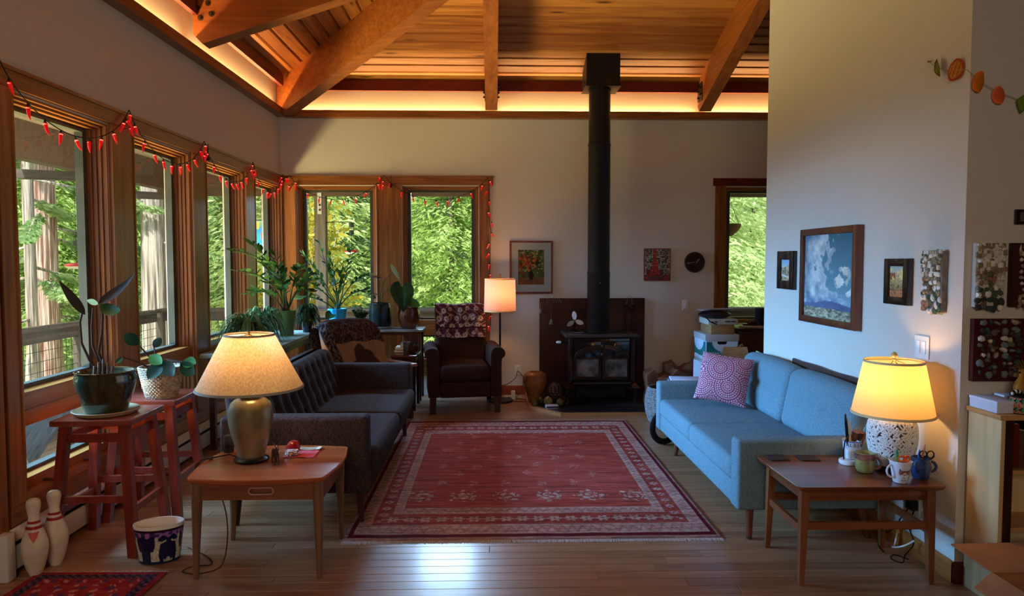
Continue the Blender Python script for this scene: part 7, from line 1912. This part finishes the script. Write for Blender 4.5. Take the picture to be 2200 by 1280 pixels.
def far_corner():
    rng = random.Random(41)
    # small table between the two armchairs
    t = thing('lamp_table', 'small dark red wooden table squeezed between the two armchairs', 'table', (-.925, 7.47, 0))
    MB().rbox(-.135, -.20, .555, .135, .24, .578, .006, 1).build('top', wood('cherry', (70, 28, 20), (110, 52, 38), 'x', 1, .2, .4), t); MB().box(-.11, -.17, .49, .11, .21, .555).build('apron', W_DARK, t); MB().box(-.10, -.16, .24, .10, .2, .255).build('shelf', W_DARK, t)
    for x in (-.105, .105):
        for y in (-.165, .205): sqleg((x, y, .555), (x, y, 0), .017, .014).build('leg', W_DARK, t)
    z = .579
    c = thing('steel_tumbler', 'brushed steel tumbler on the small dark table', 'cup', (-.90, 7.34, z)); MB().lathe([(.030, 0), (.033, .004), (.036, .10), (.037, .135), (.033, .135), (.03, .02)], 24).build('body', plain('tumbler_steel', (140, 126, 118), .35, .9), c)
    for n, (w, h, y, col, lab) in enumerate(((.16, .03, 7.50, (70, 50, 44), 'dark book at the bottom of the pile on the small table'), (.17, .028, 7.50, (190, 150, 120), 'pale tan book on the pile on the small table'), (.10, .035, 7.52, (84, 70, 66), 'grey brown book on top of the pile on the small table'))):
        zz = z + [0, .0305, .059][n]; b = thing('book', lab, 'book', (-.965 + .012 * n, y + .07, zz), math.radians(4 * n - 4), 'books on the small table'); MB().rbox(-w / 2, -.09, 0, w / 2, .09, h, .003, 1).build('cover', plain('book_cover_%d' % n, col, .7), b); MB().box(-w / 2 + .004, -.0925, .004, w / 2 - .004, -.0895, h - .004).build('pages', plain('book_pages', (214, 200, 176), .9), b)
    b = thing('wooden_bowl', 'small brown wooden bowl of odds and ends on the dark table', 'bowl', (-.872, 7.46, z)); MB().lathe([(.04, 0), (.06, .01), (.078, .05), (.082, .085), (.077, .085), (.05, .02)], 24).build('body', wood('bowl_wood', (66, 34, 20), (104, 60, 36), 'x', .8, .4), b)
    m = MB()
    for k in range(9): a = k * .9; m.tube([(.04 * math.cos(a), .04 * math.sin(a), .06), (.075 * math.cos(a + .5), .06 * math.sin(a), .11), (.05 * math.cos(a + 1), .07 * math.sin(a + 1), .10)], .004, 5)
    m.build('contents', M_BLACK, b, kind='stuff')
    x = thing('waste_bag', 'black bin with a white bag liner under the small dark table', 'bin', (-.925, 7.49, .001)); MB().lathe([(.085, 0), (.09, .005), (.10, .16), (.095, .16), (.08, .01)], 20).build('bin', M_BLACK, x); MB().lathe([(.103, .13), (.108, .165), (.09, .19), (.06, .175)], 22, cap0=False, cap1=False, rfn=lambda r, z, a: r * (1 + .06 * np.sin(a * 7 + z * 60))).build('liner', plain('liner_white', (200, 204, 212), .6), x)
    # file boxes by the far window
    def carton(name, label, loc, w, d, h, mat, lid=None, group=None, rz=0, hand=False, cat='box'):
        t = thing(name, label, cat, loc, rz, group); MB().rbox(-w / 2, -d / 2, 0, w / 2, d / 2, h, .003, 1).build('body', mat, t)
        if lid: MB().rbox(-w / 2 - .008, -d / 2 - .008, h - lid[1], w / 2 + .008, d / 2 + .008, h + .004, .003, 1).build('lid', lid[0], t)
        if hand:
            m = MB(); P = [(-.05, h - lid[1] - .006), (.05, h - lid[1] - .006), (.045, h - lid[1] - .03), (.03, h - lid[1] - .036), (-.03, h - lid[1] - .036), (-.045, h - lid[1] - .03)]; m.prism(P, -d / 2 - .003, -d / 2 - .0005, 'y'); m.build('hand_hole', plain('hole_dark', (20, 18, 20), .9), t)
        return t
    boxw = plain('box_white', (190, 192, 200), .7); kraft = noisy('kraft', (140, 98, 62), (164, 120, 80), (9, 9, 30), .85, .05); grayw = plain('box_grey', (170, 164, 156), .7)
    carton('storage_box', 'plain white box at the bottom of the stack by the far window', (2.36, 7.42, .001), .34, .40, .255, boxw, (boxw, .05), 'stacked boxes by the far window')
    carton('storage_box', 'grey white box second from the floor in the stack', (2.36, 7.42, .262), .34, .40, .245, grayw, (grayw, .05), 'stacked boxes by the far window')
    t = carton('file_box', 'white and green cardboard file box with a lid in the middle of the stack', (2.352, 7.42, .513), .335, .41, .275, boxw, (grayw, .062), 'stacked boxes by the far window', hand=True)
    def gf(u, v):
        c = np.tile(rgb(196, 198, 206), (len(u), 1)); g = ramp(v, [(0, (40, 120, 100)), (1, (30, 104, 108))])
        a = (v < .98) & (v > .16 + .06 * u) & ~(((u - .60) / .42) ** 2 + ((v - .98) / .52) ** 2 < 1); c[a] = g[a]; w = np.abs(v - .14 - .06 * u) < .02; c[w] = rgb(220, 226, 226)
        return c
    painted('front_print', 60, 40, lambda u, v: (-.16 + .32 * u, -.2075 + 0 * u, .005 + .20 * v), gf, vcol('box_print', .7), t)
    painted('side_print', 60, 40, lambda u, v: (-.1700 + 0 * u, .20 - .40 * u, .005 + .20 * v), lambda u, v: gf(1 - u, v), vcol('box_print', .7), t)
    tw = plain('print_white', (216, 226, 224), .7)
    lettering('lettering', 'STORAGE FILE', .026, (-.145, -.2085, .078), (PI / 2, 0, 0), tw, t); lettering('lettering', 'STORAGE FILE', .026, (-.145, -.2085, .052), (PI / 2, 0, 0), tw, t)
    carton('storage_box', 'small brown cardboard box near the top of the stack', (2.365, 7.42, .793), .245, .36, .095, kraft, None, 'stacked boxes by the far window')
    t = carton('storage_box', 'flat pale grey game box under the black bag', (2.375, 7.42, .889), .31, .33, .058, plain('box_beige', (176, 168, 150), .7), None, 'stacked boxes by the far window')
    dk = plain('print_dark', (60, 56, 60), .7)
    for (x0, x1, z0) in ((-.12, -.10, .022), (-.09, -.06, .022), (.02, .08, .026), (.085, .13, .026)): MB().box(x0, -.1662, z0, x1, -.1652, z0 + .014).build('print_block', dk, t)
    b = thing('black_bag', 'flat black zipped bag on top of the box stack', 'bag', (2.33, 7.40, .948)); MB().lathe([(.02, 0), (.12, .006), (.172, .03), (.172, .045), (.13, .07), (.02, .08)], 32, sx=1, sy=.75).build('body', noisy('bag_nylon', (12, 12, 14), (30, 30, 34), (20, 20, 20), .5, .2), b); MB().tube(arc_smooth([(-.15, -.08, .03), (-.13, -.155, .008), (-.09, -.172, -.03), (-.03, -.174, -.052)]), .006, 6).build('strap', M_BLACK, b)
    p = thing('paper_sheets', 'loose papers lying on top of the black bag', 'papers', (2.31, 7.42, 1.033)); 
    for k in range(3): m = MB(); m.grid(lambda u, v: (-.15 + .30 * u + .02 * k, -.10 + .2 * v, .002 + .004 * k + .012 * (u - .5) ** 2 - .05 * np.clip(.2 - u, 0, 1)), 10, 4); m.build('sheet', plain('paper_%d' % k, [(176, 170, 168), (200, 196, 190), (150, 140, 136)][k], .8), p)
    # desk along the far window
    d = thing('desk', 'dark wooden desk under the far right window', 'desk', (3.15, 7.78, 0)); dkw = wood('desk_wood', (60, 34, 26), (96, 60, 46), 'x', 1, .4, .1); MB().rbox(-.55, -.34, .80, .6, .34, .83, .005, 1).build('top', dkw, d); MB().box(-.53, -.32, .70, .58, -.30, .80).build('apron', dkw, d); MB().box(-.53, .28, .10, .58, .30, .80).build('back_panel', dkw, d); MB().box(-.53, -.30, .42, .58, .28, .44).build('shelf', dkw, d)
    for x in (-.51, .56):
        for y in (-.3, .3): sqleg((x, y, .80), (x, y, 0), .022, .022).build('leg', dkw, d)
    c = thing('desk_speaker', 'black cylinder speaker on the desk at the far window', 'speaker', (2.985, 7.86, .831)); MB().lathe([(.05, 0), (.053, .004), (.053, .185), (.045, .192), (.01, .192)], 24).build('body', plain('speaker_black', (30, 30, 32), .6), c)
    c = thing('berry_dish', 'dark dish of red beads on the desk', 'dish', (2.83, 7.70, .831)); MB().lathe([(.05, 0), (.09, .012), (.095, .03), (.09, .03), (.05, .012)], 24).build('dish', W_DARK, c)
    m = MB()
    for k in range(34): a = rng.uniform(0, 6.28); r = .075 * math.sqrt(rng.random()); m.ball((r * math.cos(a), r * math.sin(a), .03 + rng.uniform(0, .03)), .012, 7, 5)
    m.build('beads', plain('bead_red', (70, 20, 20), .3), c, kind='stuff')
    p = thing('paper_stack', 'spread of white papers on the desk', 'papers', (2.78, 7.55, .831))
    for k in range(5): m = MB(); m.box(-.11, -.08, .003 * k, .11, .08, .003 * k + .0025, M=Matrix.Rotation(rng.uniform(-.5, .5), 4, 'Z')); m.build('sheet', plain('paper_w%d' % k, [(196, 196, 198), (180, 176, 176), (206, 206, 210), (150, 140, 130), (190, 190, 190)][k], .8), p)
    for n, (x, y, z_, c_, lab) in enumerate(((2.79, 7.62, .441, (60, 44, 40), 'dark box file on the desk shelf'), (3.01, 7.62, .441, (120, 124, 116), 'grey box file on the desk shelf'))): t = thing('box_file', lab, 'box', (x, y, z_)); MB().rbox(-.10, -.15, 0, .10, .15, .18 + .03 * n, .004, 1).build('case', plain('case_%d' % n, c_, .6), t); MB().box(-.05, -.1535, .05, .05, -.1505, .10).build('label_plate', plain('plate_p', (170, 160, 150), .7), t)
    s = thing('leaning_board', 'brown wooden folding tray leaning in front of the desk with a red patterned strap', 'tray', (2.81, 7.26, 0), 0); M_ = Matrix.Translation((0, 0, .40)) @ Matrix.Rotation(math.radians(-18), 4, 'X') @ Matrix.Rotation(math.radians(-32), 4, 'Y')
    MB().rbox(-.02, -.012, -.40, .20, .012, .36, .004, 1, M=M_).build('board', dkw, s)
    painted('strap', 8, 60, lambda u, v: tuple(np.array(M_)[i, 0] * (-.065 + .045 * u) + np.array(M_)[i, 1] * -.014 + np.array(M_)[i, 2] * (-.36 + .72 * v) + np.array(M_)[i, 3] for i in range(3)), lambda u, v: mixc(rgb(104, 44, 40), rgb(206, 176, 156), ((np.sin(v * 70 + np.abs(u - .5) * 6) > .2) | (np.abs(u - .5) > .44)).astype(float)), vcol('strap_weave', .9), s)
    # low stand behind the far arm of the blue sofa
    st = thing('side_stand', 'low dark stand behind the far arm of the blue sofa, piled with papers', 'table', (1.86, 6.25, 0)); MB().rbox(-.32, -.22, .435, .34, .31, .46, .004, 1).build('top', dkw, st)
    for x in (-.30, .32):
        for y in (-.2, .29): sqleg((x, y, .435), (x, y, 0), .018, .018).build('leg', dkw, st)
    z = .461; pile = []
    for n, (w, dd, h, col, lab, rz) in enumerate(((.30, .22, .018, (176, 132, 84), 'thin tan folder at the bottom of the paper pile behind the sofa arm', .05), (.29, .21, .014, (206, 208, 214), 'white magazine low in the pile behind the sofa arm', -.1), (.28, .20, .012, (70, 84, 110), 'dark blue magazine in the pile behind the sofa arm', .08), (.28, .20, .014, (196, 200, 212), 'pale magazine on top of the pile behind the sofa arm', -.16))):
        b = thing('magazine', lab, 'magazine', (1.69, 6.14, z), rz, 'magazines behind the sofa arm'); MB().rbox(-w / 2, -dd / 2, 0, w / 2, dd / 2, h, .002, 1).build('cover', plain('mag_%d' % n, col, .5), b); MB().box(-w / 2 + .003, -dd / 2 - .001, .002, w / 2 - .003, -dd / 2 + .001, h - .002).build('pages', plain('book_pages', (214, 200, 176), .9), b); z += h + .001
    z = .461
    for n, lab in enumerate(('light blue notebook lower of two beside the pillow', 'light blue notebook upper of two beside the pillow')): b = thing('notebook', lab, 'book', (1.93, 6.12, z), math.radians(28), 'blue notebooks beside the pillow'); MB().rbox(-.09, -.12, 0, .09, .12, .026, .003, 1).build('cover', plain('notebook_blue', (96, 126, 156), .5), b); MB().box(-.087, -.1215, .004, .087, -.1195, .022).build('pages', plain('book_white', (220, 222, 226), .9), b); z += .027
    c = thing('open_carton', 'open brown cardboard carton with flaps up, behind the pillow', 'box', (2.27, 6.47, .461), math.radians(-6)); w, d_, h = .13, .13, .145; kb = noisy('kraft', (140, 98, 62), (164, 120, 80), (9, 9, 30), .85, .05)
    for (x0, y0, x1, y1) in ((-w, -d_, w, -d_ + .005), (-w, d_ - .005, w, d_), (-w, -d_ + .005, -w + .005, d_ - .005), (w - .005, -d_ + .005, w, d_ - .005)): MB().box(x0, y0, 0, x1, y1, h).build('side', kb, c)
    MB().box(-w, -d_, 0, w, d_, .004).build('bottom', kb, c)
    pale = noisy('kraft_pale', (170, 148, 118), (190, 168, 136), (9, 9, 30), .85, .05)
    def flap(p, q, r_, s_, mat): m = MB(); n_ = unit(np.cross(np.array(q) - np.array(p), np.array(s_) - np.array(p))) * .004; P = [np.array(k_, float) for k_ in (p, q, r_, s_)]; m.hexa([*P, *[k_ + n_ for k_ in P]]); m.build('flap', mat, c)
    flap((-w, -d_, h), (-w, d_, h), (-w - .10, d_, h + .07), (-w - .10, -d_, h + .07), pale); flap((w, -d_, h), (w, d_, h), (w + .06, d_, h + .10), (w + .06, -d_, h + .10), pale); flap((-w, d_, h), (w, d_, h), (w - .02, d_ + .03, h + .13), (-w + .02, d_ + .03, h + .13), kb)
    f = thing('white_carton_lid', 'white cardboard lid leaning on the open carton behind the pillow', 'lid', (1.90, 6.33, .461), math.radians(-20)); MB().hexa([(-.09, -.03, 0), (.11, -.03, 0), (.11, -.024, 0), (-.09, -.024, 0), (-.09, .0, .20), (.11, .0, .13), (.11, .006, .13), (-.09, .006, .20)]).build('panel', plain('lid_white', (206, 210, 220), .7), f)
    # brown paper bags
    pb = thing('paper_bag', 'crumpled brown paper bags slumped on the floor right of the stove', 'bag', (1.905, 7.45, .035)); kp = noisy('bag_kraft', (88, 52, 34), (120, 76, 52), (5, 5, 5), .9, .3, .01)
    for (x0, x1, y0, y1, h, sd) in ((-.30, .21, -.14, .06, .33, 1), (-.06, .25, .075, .20, .40, 2)):
        r2 = np.random.default_rng(sd); nx, ny, nz = 7, 5, 6
        def crumple(Q, U):
            k = np.sin(Q[:, 0] * 31 + sd) * np.cos(Q[:, 2] * 27 + sd * 2) + np.sin(Q[:, 1] * 37 + Q[:, 2] * 19); Q = Q + U * .007 * k[:, None]; Q[:, 2] += (U[:, 2] > .8) * (.034 * np.sin(Q[:, 0] * 22 + sd) + .02 * np.sin(Q[:, 0] * 47)); Q[:, 2] = np.maximum(Q[:, 2], .0); return Q
        m = MB(); m_rbox_mid(m, x0, y0, .0, x1, y1, h, .012, 1, (7, 4, 5), crumple); m.build('bag', kp, pb)
    bk = thing('woven_basket', 'low grey woven basket behind the far arm of the blue sofa', 'basket', (1.66, 6.762, .001)); m = MB()
    for i in range(20): R = .145 + .045 * math.sin(PI * (i + 2) / 24); m.torus((0, 0, .012 + i * .0165), R, .0095, n=40, m=6)
    m.build('coils', noisy('basket_grey', (96, 88, 84), (146, 136, 130), (50, 50, 50), .9, .2), bk); MB().lathe([(.01, .004), (.14, .006), (.18, .2), (.15, .33), (.145, .33), (.13, .02)], 24).build('liner', plain('basket_liner', (70, 62, 58), .9), bk)
    wr = thing('exercise_ring', 'black foam ring leaning under the far end of the blue sofa', 'ring', (1.44, 5.88, .152), math.radians(25)); MB().torus((0, 0, 0), .128, .022, 'y', 40, 12).build('ring', plain('foam_black', (14, 14, 16), .6), wr); MB().torus((0, 0, 0), .102, .006, 'y', 40, 8).build('inner_band', plain('ring_grey', (50, 50, 54), .5), wr)
    # folded throw along the sofa back
    th = thing('folded_throw', 'dark brown folded throw lying behind the top of the blue sofa cushions', 'blanket', (2.196, 4.62, .79)); m = MB(); m_rbox_mid(m, -.010, -.55, 0, .014, .50, .050, .010, 2, (2, 24, 2), lambda Q, U: np.c_[Q[:, 0] + .002 * np.sin(Q[:, 1] * 31), Q[:, 1], Q[:, 2] + .0025 * np.sin(Q[:, 1] * 13) * (U[:, 2] > 0)]); m.build('cloth', fabric('throw_brown', (52, 34, 32), (80, 56, 50)), th)
    # bookcase, boxes
    b = thing('bookcase', 'pale birch bookcase at the right edge against the corner wall', 'bookcase', (2.52, 3.155, 0)); bi = wood('birch', (196, 160, 108), (222, 190, 140), 'z', .6, .4, .1, .1); bx = wood('birch_edge', (176, 120, 70), (200, 146, 92), 'x', .8, .4, .1)
    MB().rbox(-.285, -.115, .845, .42, .115, .868, .003, 1).build('top', bx, b)
    for x in (-.275, .39): MB().rbox(x, -.108, 0, x + .02, .110, .845, .002, 1).build('side', bi, b)
    for z_ in (.06, .34, .60): MB().box(-.255, -.10, z_, .39, .10, z_ + .018).build('shelf', bx, b)
    MB().box(-.255, .10, .0, .39, .109, .845).build('back', bi, b); MB().box(-.255, -.106, 0, -.215, -.099, .845).build('face_frame', W_DARK, b)
    for n in range(7):
        h = [.20, .17, .21, .18, .2, .16, .19][n]; t = thing('book', ['dark red', 'brown', 'black', 'maroon', 'grey', 'tan', 'dark green'][n] + ' book on the top shelf of the pale bookcase', 'book', (2.325 + n * .034, 3.16, .619), 0, 'books in the bookcase'); MB().rbox(0, -.075, 0, .031, .075, h, .002, 1).build('cover', plain('bk_%d' % n, [(96, 26, 24), (90, 56, 36), (26, 24, 24), (70, 24, 34), (100, 96, 92), (160, 130, 90), (34, 54, 40)][n], .6), t); MB().box(.004, -.073, h - .0005, .027, .073, h + .0008).build('pages', plain('book_pages', (214, 200, 176), .9), t)
    t = thing('white_box', 'shallow white box on the pale bookcase, front one', 'box', (2.285, 3.165, .869), math.radians(3)); MB().rbox(-.045, -.085, 0, .06, .085, .052, .002, 1).build('body', plain('wb', (206, 208, 216), .6), t); MB().rbox(-.047, -.087, .040, .062, .087, .054, .002, 1).build('lid', plain('wb_lid', (214, 214, 220), .6), t)
    t = thing('white_box', 'small white box behind, next to the patterned tin', 'box', (2.395, 3.215, .869), math.radians(-4)); MB().rbox(-.04, -.035, 0, .04, .035, .060, .002, 1).build('body', plain('wb', (206, 208, 216), .6), t); MB().rbox(-.042, -.037, .048, .042, .037, .062, .002, 1).build('lid', plain('wb_lid', (214, 214, 220), .6), t)
    def tin(u, v):
        c = np.tile(rgb(20, 20, 22), (len(u), 1)); x = u * 24; z = v * 4; a = np.abs(np.sin(x * PI / 2) * np.cos(z * PI / 2)); c[a > .45] = rgb(180, 92, 70); c[(a > .3) & (a < .42)] = rgb(200, 180, 140); g = np.abs(np.sin(x * PI / 2 + 1) * np.sin(z * PI / 2)) > .75; c[g] = rgb(80, 120, 84); c[(v < .06) | (v > .92)] = rgb(16, 16, 18); return c
    t = thing('patterned_tin', 'black tin with colourful folk flower pattern on the bookcase', 'tin', (2.362, 3.092, .869)); painted('wall', 96, 30, lambda u, v: (.042 * np.cos(2 * PI * u), .042 * np.sin(2 * PI * u), .078 * v), tin, vcol('tin_print', .3, coat=.3), t); MB().lathe([(.042, .078), (.0435, .081), (.040, .081), (.038, .02), (.002, .018)], 32, cap0=False).build('rim', M_BLACK, t)
    f = thing('bird_figurine', 'amber glass bird figurine with wire plumes, behind the patterned tin', 'figurine', (2.425, 3.17, .869)); am = plain('amber_glass', (150, 92, 24), .12, coat=.6)
    MB().lathe([(.02, 0), (.024, .006), (.010, .02), (.008, .045), (.022, .06), (.034, .09), (.033, .115), (.02, .14), (.014, .155), (.018, .17), (.014, .185), (.002, .192)], 20).build('body', am, f); MB().tube([(-.012, -.004, .172), (-.03, -.008, .168)], [.006, .001], 8).build('beak', plain('beak', (60, 40, 24), .4), f)
    for k in range(6): a = k * .5 - .6; MB().tube(arc_smooth([(-.01, 0, .17), (-.03 + .006 * k, -.01, .195), (-.075 + .012 * k, -.015, .19 + .008 * k)], 4), .0016, 5).build('plume', plain('plume', (150, 120, 50), .4, .5), f); 
    z_ = thing('striped_curl', 'black and white striped curl on the rim of the patterned tin', 'ornament', (2.335, 3.095, .951))
    for k in range(6): MB().ball((.008 * k - .014, -.005, .006 + .010 * math.sin(k * .55)), (.007, .006, .008), 10, 6).build('bead', M_BLACK if k % 2 else M_WHITE, z_)
    # cardboard box, lower right
    c = thing('moving_box', 'open brown cardboard moving box with spread flaps at the lower right corner', 'box', (2.25, 2.52, .001)); kb2 = noisy('kraft_warm', (150, 98, 62), (172, 116, 76), (5, 5, 30), .85, .05); x0, x1, y0, y1, h = -.25, .28, -.26, .22, .295
    for (a, b_, c_, d2) in ((x0, y0, x1, y0 + .006), (x0, y1 - .006, x1, y1), (x0, y0 + .006, x0 + .006, y1 - .006), (x1 - .006, y0 + .006, x1, y1 - .006)): MB().box(a, b_, 0, c_, d2, h).build('side', kb2, c)
    MB().box(x0, y0, 0, x1, y1, .005).build('bottom', kb2, c)
    def flap2(P): P = [np.array(k, float) for k in P]; n_ = np.array([0, 0, .005]); MB().hexa([*P, *[k + n_ for k in P]]).build('flap', kb2, c)
    flap2([(x0, y1, h), (x1, y1, h), (x1, y1 + .10, h + .055), (x0 - .13, y1 + .055, h + .055)]) if False else None
    flap2([(x0 - .07, y0, h - .06), (x0, y0, h), (x0, y1, h), (x0 - .07, y1, h - .06)]); flap2([(x0, y1 - .004, h), (x1, y1 - .004, h), (x1, y1 + .27, h + .012), (x0 + .01, y1 + .27, h + .006)]); flap2([(x1, y0, h), (x1 + .2, y0, h + .02), (x1 + .2, y1, h + .02), (x1, y1, h)])
far_corner()
